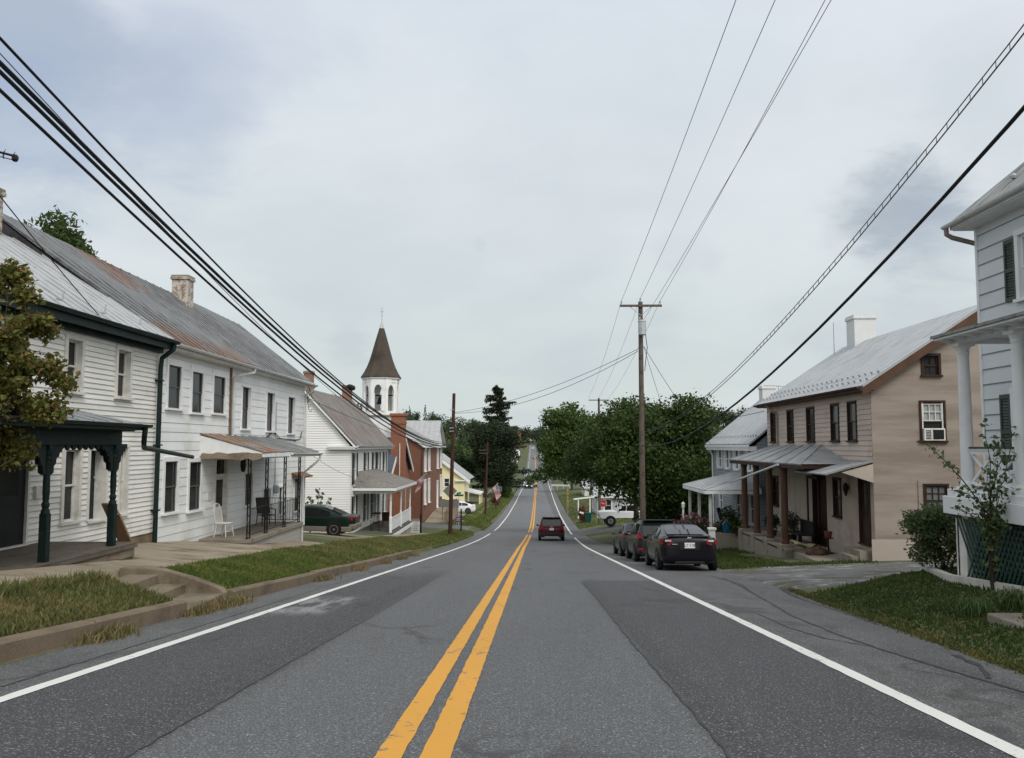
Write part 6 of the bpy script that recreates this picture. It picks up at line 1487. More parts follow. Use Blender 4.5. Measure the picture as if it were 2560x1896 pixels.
        k = MB(); k.lathe((sg * (hw + .07), mx, belt + .04), [(.02, -.05), (.08, -.03), (.085, .03), (.05, .08)], 10, 'y'); k.tube([(sg * hw * .92, mx, belt), (sg * (hw + .05), mx, belt + .03)], .02, 5); k.build('wing_mirror', paintm if not simple else m_plast, t)
        wb2 = (wb or L * .58)
        for wy in (-wb2 / 2 - L * .01, wb2 / 2 + L * .015):
            k = MB(); k.lathe((sg * (hw - .05), wy, wheel), [(wheel + .045, -.06 * 1), (wheel + .045, .066), (wheel * .5, .068)], 24, 'x'); 
            if sg < 0: k.v = [(-2 * (hw - .05) - v[0], v[1], v[2]) if False else v for v in k.v]
            k.build('wheel_arch', m_plast, t)
            q = MB(); r = wheel; prof = [(r * .62, -.10), (r * .94, -.10), (r, -.075), (r, .055), (r * .95, .085), (r * .66, .09), (r * .62, .07)]
            prof = prof if sg > 0 else [(a, -b2) for a, b2 in prof]
            q.lathe((sg * (hw - .075), wy, wheel), prof, 24, 'x'); w_ = q.build('wheel', m_tyre, t, smooth=False)
            q = MB(); c0 = Vector((sg * (hw - .075 + .065), wy, wheel)); q.lathe(c0, [(r * .64, -.01 * sg), (r * .64, .02 * sg), (r * .57, .022 * sg), (r * .55, 0)], 24, 'x'); q.lathe(c0, [(r * .16, -.01 * sg), (r * .15, .02 * sg), (r * .05, .026 * sg)], 12, 'x')
            for i in range(5):
                an_ = 2 * math.pi * i / 5 + .3; d_ = Vector((0, math.cos(an_), math.sin(an_))); e_ = Vector((0, -math.sin(an_), math.cos(an_)))
                q.ob(c0, d_, e_, Vector((sg, 0, 0)), r * .1, r * .6, -r * .085, r * .085, -.005, .016)
            q.build('rim', rim or m_rim, w_)
    if lower:
        k = MB(); k.box(-hw * 1.006, hw * 1.006, y0 + L * .03, y0 + L * .96, zb - .01, zb + .26); k.build('lower_cladding', lower, t, bevel=.05)
    return t, dict(L=L, W=W, H=H, hw=hw, y0=y0, deck=deck, hood=hood, zb=zb, belt=belt)

def bx(m, t, name, x0, x1, y0, y1, z0, z1, bev=.02, par=None): k = MB(); k.box(x0, x1, y0, y1, z0, z1); return k.build(name, m, par or t, bevel=bev)
def plate(t, y, z, txt, front=False):
    p = bx(m_plate, t, 'licence_plate', -.155, .155, y - .012, y, z - .08, z + .08, .004)
    text_mesh('plate_lettering', txt, .105, m_ink, p, Matrix.Translation((0, y - .016, z)) @ Matrix.Rotation(math.pi / 2, 4, 'X'))
def quadlamp(t, name, pts, m, depth=.03):
    pts = [Vector(p) for p in pts]; nn = (pts[1] - pts[0]).cross(pts[-1] - pts[0]).normalized()
    if nn.y > 0 and pts[0].y < 0: nn = -nn
    k = MB(); k.prism([p - nn * .02 for p in pts], nn * (depth + .02)); return k.build(name, m, t, bevel=.008)

# --- dark red SUV ahead
m_maroon = paint('paint_maroon', (.055, .005, .009))
t, g_ = car('suv', 'dark red SUV driving away down the right lane', 'car', 1.42, 64.3, 0, m_maroon, 4.55, 1.84, 1.68, 1.02, .98, .98, (.015, .10, .60, .76), ((.14, .30), (.31, .49), (.50, .67)), .36, 2.66, .24, rear='suv', topw=.76, deckw=.92)
y0, hw = g_['y0'], g_['hw']
bx(m_plast, t, 'bumper', -hw * .93, hw * .93, y0 - .04, y0 + .25, .26, .56, .05); bx(m_galv, t, 'skid_plate', -hw * .55, hw * .55, y0 - .05, y0 + .1, .25, .31, .02)
for s_ in (1, -1): quadlamp(t, 'tail_lamp', [(s_ * hw * .60, y0 + .0, .78), (s_ * hw * .93, y0 + .06, .76), (s_ * hw * .93, y0 + .06, .98), (s_ * hw * .66, y0 + .02, .98)], m_red)
plate(t, y0 - .035, .83, 'SUV' if False else '7BR 214'[:0] or '—' if False else '', ) if False else bx(m_plate, t, 'licence_plate', -.155, .155, y0 - .05, y0 - .03, .76, .90, .004)
bx(m_chrome, t, 'badge', -.07, .07, y0 - .02, y0 + .02, .97, 1.0, .005)
bx(m_maroon, t, 'spoiler', -hw * .68, hw * .68, y0 + .28, y0 + .62, 1.63, 1.675, .02); bx(m_red, t, 'brake_lamp', -.22, .22, y0 + .27, y0 + .29, 1.635, 1.66, .004)
for s_ in (1, -1): k = MB(); k.tube([(s_ * hw * .6, y0 + .6, 1.68), (s_ * hw * .6, y0 + 2.5, 1.70)], .02, 6); k.build('roof_rail', m_plast, t)

# --- black coupe parked
m_blackp = paint('paint_black', (.0075, .0075, .011), .2, .9)
t, g_ = car('coupe', 'shiny black coupe with white plate, nearest of the three parked cars', 'car', 4.74, 28.15, R(-1.0), m_blackp, 4.44, 1.76, 1.385, .92, .85, 1.02, (.11, .40, .58, .78), ((.28, .42), (.43, .72)), .32, 2.65, .2, 'cars parked along the right shoulder', topw=.66, deckw=.86)
y0, hw = g_['y0'], g_['hw']
for s_ in (1, -1):
    quadlamp(t, 'tail_lamp', [(s_ * hw * .56, y0 + .01, .80), (s_ * hw * .70, y0 + .02, .76), (s_ * hw * .985, y0 + .22, .80), (s_ * hw * .95, y0 + .2, .93), (s_ * hw * .60, y0 + .03, .93)], m_red)
    quadlamp(t, 'reversing_lamp', [(s_ * hw * .62, y0 - .012, .86), (s_ * hw * .80, y0 + .07, .86), (s_ * hw * .80, y0 + .07, .915), (s_ * hw * .62, y0 - .012, .915)], m_clear, .045)
k = MB(); k.prism([(-.34, y0 - .022, .86), (.34, y0 - .022, .86), (.28, y0 - .022, .62), (-.28, y0 - .022, .62)], (0, .06, 0)); k.build('plate_recess', m_plast, t, bevel=.01)
plate(t, y0 - .025, .755, '2LY Y188')
bx(m_chrome, t, 'badge', -.06, .06, y0 + .02, y0 + .06, .945, .985, .008); bx(m_chrome, t, 'model_badge', -.52, -.36, y0 - .02, y0 + .02, .775, .795, .004)
bx(m_blackp, t, 'boot_lid_lip', -hw * .72, hw * .72, y0 + .06, y0 + .2, 1.005, 1.04, .02); bx(m_plast, t, 'bumper_vent', -hw * .5, hw * .5, y0 + .03, y0 + .12, .21, .29, .02)
bx(m_chrome, t, 'reflection_strip', -.01, .01, y0 + .2, y0 + .22, .4, .41, .001) if False else None

# --- dark hatchback
m_dkgreen = paint('paint_dark_green_grey', (.016, .020, .019), .25, .8)
t, g_ = car('hatchback', 'dark hatchback with red tail lamp parked between the coupe and the sedan', 'car', 4.72, 33.9, R(-.5), m_dkgreen, 4.3, 1.76, 1.54, .95, .9, .95, (.02, .14, .58, .78), ((.14, .30), (.31, .48), (.49, .70)), .33, 2.6, .22, 'cars parked along the right shoulder', rear='suv', topw=.72)
y0, hw = g_['y0'], g_['hw']
for s_ in (1, -1): quadlamp(t, 'tail_lamp', [(s_ * hw * .70, y0 + .02, .84), (s_ * hw * .97, y0 + .12, .86), (s_ * hw * .90, y0 + .16, 1.08), (s_ * hw * .82, y0 + .10, 1.06)], m_red, .04)
for s_ in (1, -1): bx(m_red, t, 'reflector', s_ * hw * .82 - .1, s_ * hw * .82 + .1, y0 - .0, y0 + .05, .42, .5, .01)
bx(m_plate, t, 'licence_plate', -.155, .155, y0 - .02, y0, .72, .86, .004); bx(m_dkgreen, t, 'spoiler', -hw * .66, hw * .66, y0 + .38, y0 + .68, 1.50, 1.54, .015); bx(m_plast, t, 'bumper', -hw * .8, hw * .8, y0 - .03, y0 + .2, .24, .4, .03)
# --- grey sedan
m_grey = paint('paint_dark_grey', (.045, .047, .048), .28, .8)
t, g_ = car('sedan', 'grey sedan farthest away of the three cars parked nose to tail', 'car', 4.72, 39.2, R(0), m_grey, 4.5, 1.76, 1.44, .92, .86, 1.0, (.13, .30, .56, .76), ((.22, .38), (.39, .53), (.54, .70)), .32, 2.65, .2, 'cars parked along the right shoulder', topw=.68)
y0, hw = g_['y0'], g_['hw']
for s_ in (1, -1): quadlamp(t, 'tail_lamp', [(s_ * hw * .55, y0 + .01, .80), (s_ * hw * .97, y0 + .16, .82), (s_ * hw * .93, y0 + .18, .95), (s_ * hw * .60, y0 + .03, .95)], m_red, .04)
bx(m_plate, t, 'licence_plate', -.155, .155, y0 - .02, y0, .72, .86, .004)

# --- green wagon in the drive on the left
m_greenp = paint('paint_green', (.005, .015, .011), .25, .8); m_tan = M('cladding_tan', (.17, .155, .13), .5, .06, 2)
t, g_ = car('green_sedan', 'dark green sedan with tan lower cladding parked beside the white gabled house', 'car', -10.95, 42.6, R(90), m_greenp, 4.7, 1.72, 1.43, .92, .86, 1.0, (.13, .36, .60, .80), ((.26, .37), (.38, .53), (.54, .72)), .33, 2.63, .22, z=gz(-10.4, 42.6) + .03, lower=m_tan, pitch=False, topw=.72)
y0, hw = g_['y0'], g_['hw']
for s_ in (1, -1): quadlamp(t, 'tail_lamp', [(s_ * hw * .55, y0 + .0, .76), (s_ * hw * .99, y0 + .20, .78), (s_ * hw * .96, y0 + .24, .95), (s_ * hw * .60, y0 + .03, .95)], m_red, .04)
bx(m_tan, t, 'bumper', -hw * .96, hw * .96, y0 - .05, y0 + .3, .34, .60, .06)
t.rotation_euler = (R(1.5), 0, R(90))

# --- white sedan in the drive beyond the brown pole
m_whitep = paint('paint_white', (.70, .71, .72), .3, .5)
t, g_ = car('white_sedan', 'white sedan parked sideways in front of the yellow house', 'car', -9.35, 108.5, R(90), m_whitep, 4.6, 1.78, 1.46, .92, .86, 1.02, (.05, .30, .58, .78), ((.20, .36), (.37, .53), (.54, .70)), .33, 2.7, .2, z=gz(-9.3, 108.5) + .05, pitch=False)
y0, hw = g_['y0'], g_['hw']
for s_ in (1, -1): quadlamp(t, 'tail_lamp', [(s_ * hw * .55, y0 + .0, .84), (s_ * hw * .98, y0 + .30, .84), (s_ * hw * .95, y0 + .30, .95), (s_ * hw * .60, y0 + .03, .97)], m_red, .04)

# --- white pickup
def pickup():
    x, y = 9.2, 82.0; zz = gz(x, y) + .05
    t = thing('pickup_truck', 'white pickup truck nosing out of the side street under the tree', 'truck', (x, y, zz), (0, 0, R(90)), None, local=True)
    m = MB(); m.prism([(-.98, -2.9, .62), (-.98, 2.55, .62), (-.98, 2.85, .72), (-.98, 2.92, 1.0), (-.98, 2.86, 1.22), (-.98, 2.7, 1.28), (-.98, 1.35, 1.34), (-.98, .85, 1.30), (-.98, -2.9, 1.30)], (1.96, 0, 0)); m.build('body', m_whitep, t, bevel=.06)
    m = MB(); P = [(-.92, 1.42, 1.30), (-.92, -.75, 1.30), (-.80, -.62, 1.92), (-.80, .55, 1.94), (.92, 1.42, 1.30), (.92, -.75, 1.30), (.80, -.62, 1.92), (.80, .55, 1.94)]
    m.add(P, [(0, 1, 2, 3), (4, 5, 6, 7), (0, 3, 7, 4), (1, 2, 6, 5), (2, 3, 7, 6)]); m.build('cabin', m_whitep, t, bevel=.04)
    def gl(nm, q): k = MB(); k.poly(q); k.build(nm, m_cglass, t)
    for s_ in (1, -1):
        f = lambda y_, z_: (s_ * (lerp(.925, .80, (z_ - 1.3) / .64) + .012), y_, z_)
        gl('side_window', [f(1.12, 1.36), f(.42, 1.36), f(.34, 1.86), f(.52, 1.86)]); gl('side_window', [f(.36, 1.36), f(-.6, 1.36), f(-.52, 1.86), f(.28, 1.86)])
        k = MB(); k.box(s_ * 1.0 - .1 + s_ * .08, s_ * 1.0 + .1 + s_ * .08, .95, 1.08, 1.34, 1.58); k.build('wing_mirror', m_plast, t, bevel=.03)
        for wy in (1.85, -1.75):
            k = MB(); k.lathe((s_ * .93, wy, .41), [(.52, -.08), (.52, .066), (.3, .07)], 24, 'x'); k.build('wheel_arch', m_plast, t)
            k = MB(); r = .41; pr = [(r * .6, -.12), (r * .95, -.12), (r, -.08), (r, .08), (r * .95, .11), (r * .62, .11)]; k.lathe((s_ * .92, wy, r), pr if s_ > 0 else [(a, -b) for a, b in pr], 24, 'x'); w = k.build('wheel', m_tyre, t)
            k = MB(); k.lathe((s_ * 1.02, wy, r), [(r * .6, -.02 * s_), (r * .6, .012 * s_), (r * .5, .02 * s_), (r * .2, .0), (r * .18, .03 * s_)], 18, 'x'); k.build('rim', m_rim, w)
        quadlamp(t, 'headlight', [(s_ * .62, 2.93, .95), (s_ * .95, 2.88, .95), (s_ * .95, 2.86, 1.16), (s_ * .62, 2.90, 1.16)], m_clear)
        k = MB(); k.box(s_ * .985 - .02, s_ * .985 + .02, -.7, 1.3, .64, .72); k.build('running_board', m_chrome, t)
    gl('windscreen', [(-.82, 1.36, 1.36), (.82, 1.36, 1.36), (.72, .64, 1.88), (-.72, .64, 1.88)])
    bx(m_chrome, t, 'grille', -.58, .58, 2.86, 2.95, .86, 1.18, .03); bx(m_chrome, t, 'bumper', -.98, .98, 2.84, 3.02, .52, .74, .05)
    k = MB(); k.tube([(-.95, 1.2, 1.3), (-.95, 1.2, 2.25)], .02, 6); k.build('aerial', m_trim, t)
pickup()
# --- far traffic
def far_car(name, label, x, y, pm, head, on=False):
    t, g_ = car(name, label, 'car', x, y, head, pm, 4.5, 1.8, 1.5, .95, .92, 1.0, (.08, .24, .56, .76), ((.2, .36), (.37, .54), (.55, .70)), .33, 2.65, .22, simple=True)
    for s_ in (1, -1):
        bx(m_hl if on else m_clear, t, 'headlight', s_ * .66 - .15, s_ * .66 + .15, g_['y0'] + 4.36, g_['y0'] + 4.5, .62, .8, .03)
        bx(m_red, t, 'tail_lamp', s_ * .7 - .14, s_ * .7 + .14, g_['y0'] - .01, g_['y0'] + .1, .75, .9, .02)
m_hl, nt, b = _nodes('headlight_lit'); b.inputs['Emission Color'].default_value = (1, .97, .9, 1); b.inputs['Emission Strength'].default_value = 4; b.inputs['Base Color'].default_value = (.8, .8, .8, 1)
far_car('oncoming_car', 'dark car approaching in the left lane with headlights lit', -.6, 227, m_grey, math.pi, True)
far_car('distant_car', 'dark car parked on the left verge beyond the approaching car', -3.4, 390, m_blackp, math.pi)
far_car('distant_car', 'pale car near the top of the hill street', .8, 660, m_whitep, math.pi)

# ================================================================== poles, wires
def pole(name, label, x, y, ztop, r0, r1, mat, lean=(0, 0), z0=None):
    zb_ = (z0 if z0 is not None else gz(x, y)) - .3
    t = thing(name, label, 'utility pole', (x, y, zb_ + .3))
    m = MB(); n = 8; m.tube([(x + lean[0] * i / n, y + lean[1] * i / n, lerp(zb_, ztop, i / n)) for i in range(n + 1)], [lerp(r0, r1, i / n) for i in range(n + 1)], 12); m.build('shaft', mat, t); return t
PY_ = 48.0; ptop = onY(1601, 755, PY_); pbx = onY(1607, 1306, PY_).x
t = pole('utility_pole', 'tall utility pole with crossarm and transformer standing before the big right tree', pbx, PY_, ptop.z, .17, .125, m_pole, (ptop.x - pbx, 0), zr(PY_))
ca = onY(1601, 766, PY_)
m = MB(); m.box(ca.x - 1.18, ca.x + 1.18, PY_ - .22, PY_ - .11, ca.z - .06, ca.z + .06); arm = m.build('crossarm', m_pole, t)
for s_ in (1, -1): m = MB(); m.tube([(ca.x + s_ * .6, PY_ - .17, ca.z - .05), (ca.x, PY_ - .13, ca.z - .55)], .016, 6); m.build('brace', m_galv, t)
INS = [(ca.x - 1.08, ca.z + .06), (ca.x, ptop.z), (ca.x + 1.08, ca.z + .06)]
for (xx, zz) in INS: m = MB(); m.lathe((xx, PY_ - .16 if zz < ptop.z else PY_, zz), [(.02, 0), (.02, .08), (.06, .1), (.03, .14), (.06, .17), (.03, .22)], 8); m.build('insulator', m_galv, t)
tr_ = onY(1603, 822, PY_); m = MB(); m.lathe((tr_.x + .0, PY_ - .42, tr_.z), [(.18, -.42), (.22, -.4), (.22, .32), (.24, .34), (.2, .4), (.05, .44)], 16); m.box(tr_.x - .06, tr_.x + .06, PY_ - .24, PY_ - .1, tr_.z - .3, tr_.z + .3); m.tube([(tr_.x - .12, PY_ - .42, tr_.z + .4), (tr_.x - .14, PY_ - .42, tr_.z + .62)], .035, 6); m.build('transformer', m_galv, t)
m = MB(); m.tube([(tr_.x + .2, PY_ - .3, tr_.z - .4), (tr_.x + .3, PY_ - .2, tr_.z - 1.1), (tr_.x + .2, PY_ - .15, tr_.z - 1.9), (tr_.x + .15, PY_ - .15, tr_.z - 2.4)], .02, 6); m.build('lead_cable', m_cable, t)
BP = (onY(1129, 1150, 66).x, 66.0); bt = onY(1133, 984, 66)
t = pole('brown_pole', 'dark red-brown timber pole leaning slightly on the left verge', onY(1125, 1342, 66).x, 66, bt.z, .16, .12, m_pole_red, (.25, 0))
m = MB(); q = onY(1133, 1068, 66)
for z in (q.z + 1.3, q.z - .1, q.z - .35): m.box(BP[0] - .17, BP[0] + .17, 65.8, 65.9, z, z + .05)
m.build('bracket', m_galv, t)
t = pole('far_pole', 'dark utility pole carrying the flag beside the spruce', onY(1213, 1296, 112).x, 112, onY(1219, 1105, 112).z, .15, .1, m_pole_red, (.3, 0))
for z in (-.6, -1.0): m = MB(); q = onY(1217, 1115, 112); m.box(q.x - 1.0, q.x + .2, 111.8, 111.9, q.z + z, q.z + z + .08); m.build('crossarm', m_pole, t)
t = pole('utility_pole', 'farther utility pole half hidden in the crown of the left road tree', 7.2, 92, onY(1497, 996, 92).z, .16, .11, m_pole)
q = onY(1497, 1001, 92); m = MB(); m.box(q.x - 1.1, q.x + 1.1, 91.8, 91.9, q.z - .05, q.z + .05); m.build('crossarm', m_pole, t)
for xx, yy_, lab in ((1240, 128, 'thin dark post beyond the flag pole'),):
    t = pole('verge_post', lab, onY(xx, 1270, yy_).x, yy_, onY(xx, 1240, yy_).z, .09, .08, m_pole_red)

def wire(label, pts, r, mat=None, name='overhead_wire', y0=None, y1=None, n=28, cat='wire', group=None):
    """curve through three points, quadratic in Y"""
    p = [Vector(q) for q in pts]; ya, yb, yc = [q.y for q in p]; s0, s1 = (y0 if y0 is not None else ya), (y1 if y1 is not None else yc)
    P = []
    for i in range(n + 1):
        y = lerp(s0, s1, i / n)
        la = (y - yb) * (y - yc) / ((ya - yb) * (ya - yc)); lb = (y - ya) * (y - yc) / ((yb - ya) * (yb - yc)); lc = (y - ya) * (y - yb) / ((yc - ya) * (yc - yb))
        q = p[0] * la + p[1] * lb + p[2] * lc; q.y = y; P.append(q)
    m = MB(); m.tube(P, r, 6); return tag(m.build(name, mat or m_cable), label, cat, group), P
def sag(label, a, b, s, r, mat=None, name='overhead_wire', n=20, cat='wire'):
    a, b = Vector(a), Vector(b); m = MB(); m.tube([a.lerp(b, i / n) - UP * s * 4 * (i / n) * (1 - i / n) for i in range(n + 1)], r, 6); return tag(m.build(name, mat or m_wire), label, cat)
XP = BP[0]
A_ = wire('black cable, topmost of the left bundle running to the brown pole', [onX(0, 96, XP), onX(868, 970, XP), (XP + .1, 66, 1.75)], .019, y0=-6)
m = MB(); q = onX(878, 969, XP); m.lathe(q, [(.03, -.35), (.09, -.3), (.1, 0), (.09, .3), (.03, .35)], 10, 'y'); tag(m.build('splice_box', m_cable), 'black splice case hanging on the top left cable before the steeple', 'splice box')
B_ = wire('thickest black cable of the left bundle, upper strand', [onX(0, 158, XP), onX(740, 868, XP), (XP, 66, 1.55)], .030, y0=-6)
wire('thick black cable lashed just under the thickest left cable', [onX(0, 180, XP), onX(740, 880, XP), (XP, 66, 1.45)], .026, y0=-6)
wire('lowest black cable of the left bundle', [onX(0, 226, XP), onX(740, 899, XP), (XP - .1, 66, 1.3)], .022, y0=-6)
wire('thin wire between the two upper left cables', [onX(0, 134, XP), onX(262, 416, XP), (XP + .05, 66, 1.6)], .007, m_wire, y0=-6)
q = onX(262, 805, -10.3); sag('thin dark drop wire slanting down across the silver roof', onX(-60, 415, -8.6), q, .05, .011, m_cable)
XQ = pbx
for (pxx, (xx, zz), lab) in ((1840, INS[0], 'thin line from the left end of the right pole crossarm'), (1938, INS[1], 'thin line from the top of the right pole'), (2063, INS[2], 'thin line from the right end of the right pole crossarm')):
    e = Vector((xx, PY_, zz + .2)); s_ = onX(pxx, 0, xx); c = s_.lerp(e, .5) - UP * .12
    wire(lab, [s_, c, e], .0105, m_wire, y0=-3)
    far = Vector((xx + 1.0, 92, onY(1497, 999, 92).z + .1)); sag(lab.replace('thin line', 'fainter line running on downhill'), e, far, .5, .009)
e = Vector((tr_.x + .1, PY_ - .4, tr_.z + .45)); s_ = onX(2078, 0, 7.25); wire('thin line beside the rightmost one, dropping to the transformer', [s_, s_.lerp(e, .5) - UP * .12, e], .0105, m_wire, y0=-3)
F_ = wire('heavy black cable sweeping from upper right to the right pole', [onX(2560, 270, XQ), onX(1825, 1021, XQ), (XQ, PY_, onY(1606, 1114, PY_).z)], .029, y0=-4)
E1, PA = wire('upper strand of the ladder-like lashed wire at right', [onX(2560, 62, XQ), onX(1970, 786, XQ), (XQ, PY_, onY(1606, 1077, PY_).z)], .009, m_wire, y0=-4)
E2, PB = wire('lower strand of the ladder-like lashed wire at right', [onX(2560, 84, XQ), onX(1970, 797, XQ), (XQ, PY_, onY(1606, 1081, PY_).z)], .011, m_wire, y0=-4)
m = MB()
for i in range(5, 60):
    y = 6 + i * .34; f = (y + 4) / (PY_ + 4) * 28; k_ = int(f); a_, b2 = PA[k_].lerp(PA[k_ + 1], f - k_), PB[k_].lerp(PB[k_ + 1], f - k_)
    if y < 24: m.tube([a_, b2], .006, 4)
tag(m.build('wire_spacer', m_wire), 'row of short spacer ties between the two lashed wires', 'wire ties', kind='stuff')
p0 = onY(1595, 873, PY_); q0 = Vector((BP[0] + .2, 66, onY(1133, 1032, 66).z))
sag('upper of two cables crossing the road from the right pole to the brown pole', p0, q0, .55, .014, m_cable); sag('lower of two cables crossing the road from the right pole to the brown pole', p0 - UP * .12, q0 - UP * .05, .85, .014, m_cable)
p1 = onY(1609, 866, PY_)
sag('service wire dropping from the right pole to the blue grey house', p1, (10.2, 48.5, 1.3), .25, .013, m_cable); sag('second service wire dropping from the right pole behind the tree', p1, (11, 62, -.5), .3, .012, m_cable)
sag('short service wire running to the eave corner of the tan house', onX(1700, 1050, 10.0), (10.75, 39.9, 3.0), .2, .014, m_cable)
sag('thin service wire crossing the white gable wall to its corner', (-10.4, 39.4, 1.2), (-11.1, 53.0, -.5), .15, .009)
sag('service wire over the brown roof of the white gabled house', onX(758, 990, -10.4), (BP[0], 66, 1.2), .35, .012, m_cable)
m = MB(); c0 = onX(764, 985, -10.45)
for i in range(3): m.tube([c0 + Vector((.05 * i, .3 * math.cos(a) * (1 + .2 * i) + .5, .35 * math.sin(a) * (1 + .1 * i) - .2 * i)) for a in np.linspace(.5, 5.6, 12)], .012, 5)
tag(m.build('wire_coil', m_cable), 'loops of cable hanging at the corner of the long white house', 'cable')

an = thing('roof_antenna', 'thin horizontal aerial between the white chimneys of the right houses', 'antenna', (13.9, 44, 3.9)); a_, b2 = onY(1912, 963, 44), onY(1960, 966, 44)
m = MB(); m.tube([a_, b2], .018, 5)
for k in range(7): q = a_.lerp(b2, k / 6); m.tube([q - Vector((.02, .3, .03)), q + Vector((.02, .3, -.02))], .01, 4)
m.build('boom', m_galv, an); q = a_.lerp(b2, .7); m = MB(); m.tube([q, (q.x, 44, 3.7)], .016, 5); m.build('mast', m_galv, an)
# ================================================================== signs and small street things
m_signback = M('sign_back', (.17, .17, .155), .6, .1, 2); m_greens = M('sign_green', (.0, .11, .075), .5); m_purple = M('sign_purple', (.12, .03, .17), .6); m_redsign = M('sign_red', (.40, .02, .02), .5); m_signw = M('sign_white', (.7, .7, .7), .5)
t = thing('road_sign', 'grey back of a diamond road sign behind the brown pole', 'sign', (onY(1125, 1300, 79).x, 79, gz(-7.5, 79))); c = onY(1125, 1228, 79)
m = MB(); m.prism([(c.x - .66, 79, c.z), (c.x, 79, c.z - .66), (c.x + .66, 79, c.z), (c.x, 79, c.z + .66)], (0, .02, 0)); m.build('panel', m_signback, t); m = MB(); m.box(c.x - .04, c.x + .04, 79.02, 79.08, gz(-7.5, 79) - .3, c.z + .5); m.build('post', m_galv, t)
t = thing('street_name_sign', 'green crossed street name blades on a thin post', 'sign', (onY(1145, 1311, 81).x, 81, gz(-7, 81))); c = onY(1147, 1238, 81)
m = MB(); m.box(c.x - .03, c.x + .03, 80.97, 81.03, gz(-7, 81) - .3, c.z - .1); m.build('post', m_galv, t); m = MB(); m.box(c.x - .42, c.x + .45, 80.99, 81.01, c.z - .12, c.z + .06); m.build('blade', m_greens, t); m = MB(); m.ob(Vector((c.x, 81, c.z)), Vector((.35, .94, 0)), Vector((-.94, .35, 0)), UP, -.45, .45, -.01, .01, .08, .25); m.build('blade', m_greens, t)
t = thing('notice_board', 'weathered grey rectangular board on posts under the diamond sign', 'board', (-8, 85, gz(-8, 85))); a_, b2 = onY(1101, 1250, 85), onY(1148, 1269, 85)
m = MB(); m.box(a_.x, b2.x, 85, 85.08, b2.z, a_.z); m.build('panel', m_signback, t)
for xx in (a_.x + .2, b2.x - .2): m = MB(); m.box(xx - .05, xx + .05, 85.08, 85.16, gz(-8, 85) - .5, a_.z); m.build('post', m_board, t)
t = thing('yard_sign', 'small purple yard sign beside a black post on the left verge', 'sign', (onY(1145, 1310, 76).x, 76, gz(-6.5, 76))); a_, b2 = onY(1139, 1293, 76), onY(1153, 1305, 76)
m = MB(); m.box(a_.x, b2.x, 75.98, 76, b2.z, a_.z); p_ = m.build('panel', m_purple, t)
for f0, f1, w_ in ((.25, .42, .6), (.58, .72, .85)): m = MB(); zc = a_.z + (b2.z - a_.z) * f1; zd = a_.z + (b2.z - a_.z) * f0; xm = (a_.x + b2.x) / 2; hw_ = (b2.x - a_.x) / 2 * w_; m.box(xm - hw_, xm + hw_, 75.972, 75.979, zc, zd); m.build('lettering', M('sign_letter', (.42, .34, .48), .6), p_)
for xx in (a_.x + .08, b2.x - .08): m = MB(); m.box(xx - .01, xx + .01, 75.985, 76.0, gz(-6.5, 76) - .2, b2.z); m.build('stake', m_galv, t)
t = thing('black_post', 'slim black post just right of the purple yard sign', 'post', (onY(1153, 1325, 73).x, 73, gz(-6, 73))); q = onY(1153, 1273, 73); m = MB(); m.box(q.x - .06, q.x + .06, 72.94, 73.06, gz(q.x, 73) - .3, q.z); m.build('shaft', m_black, t)
t = thing('sign_board', 'low white sign board beside the gabled house porch', 'sign', (onY(1036, 1329, 66.5).x, 66.5, gz(-9, 66.5))); a_, b2 = onY(1021, 1298, 66.5), onY(1050, 1331, 66.5)
m = MB(); m.box(a_.x, b2.x, 66.5, 66.7, b2.z - .3, a_.z - .1); p_ = m.build('panel', m_trim, t); m = MB(); m.box(a_.x, b2.x, 66.46, 66.74, a_.z - .1, a_.z); m.build('cap', m_conc, t)
for i in range(5): m = MB(); zc = a_.z - .2 - .16 * i; m.box(a_.x + .06, b2.x - .06 - .1 * (i % 2), 66.485, 66.5, zc - .03, zc); m.build('line', m_signback, p_)
t = thing('black_post', 'dark post in front of the brick building by the white sign board', 'post', (onY(1052, 1333, 65.8).x, 65.8, gz(-8.5, 65.8))); q = onY(1052, 1285, 65.8); m = MB(); m.box(q.x - .07, q.x + .07, 65.74, 65.86, gz(q.x, 65.8) - .4, q.z); m.build('shaft', m_black, t)
t = thing('stop_sign', 'red octagonal stop sign beside the white pickup', 'sign', (onY(1507, 1290, 92).x, 92, gz(7.6, 92))); c = onY(1508, 1259, 92)
m = MB(); m.prism([(c.x + .41 * math.cos(a), 92, c.z + .41 * math.sin(a)) for a in [math.pi / 8 + k * math.pi / 4 for k in range(8)]], (0, .02, 0)); p_ = m.build('panel', m_signw, t); m = MB(); m.prism([(c.x + .385 * math.cos(a), 91.99, c.z + .385 * math.sin(a)) for a in [math.pi / 8 + k * math.pi / 4 for k in range(8)]], (0, .008, 0)); m.build('face', m_redsign, p_)
text_mesh('lettering', 'STOP', .27, m_signw, p_, Matrix.Translation((c.x, 91.985, c.z)) @ Matrix.Rotation(math.pi / 2, 4, 'X')); m = MB(); m.box(c.x - .03, c.x + .03, 92.02, 92.08, gz(7.6, 92) - .3, c.z + .3); m.build('post', m_galv, t)
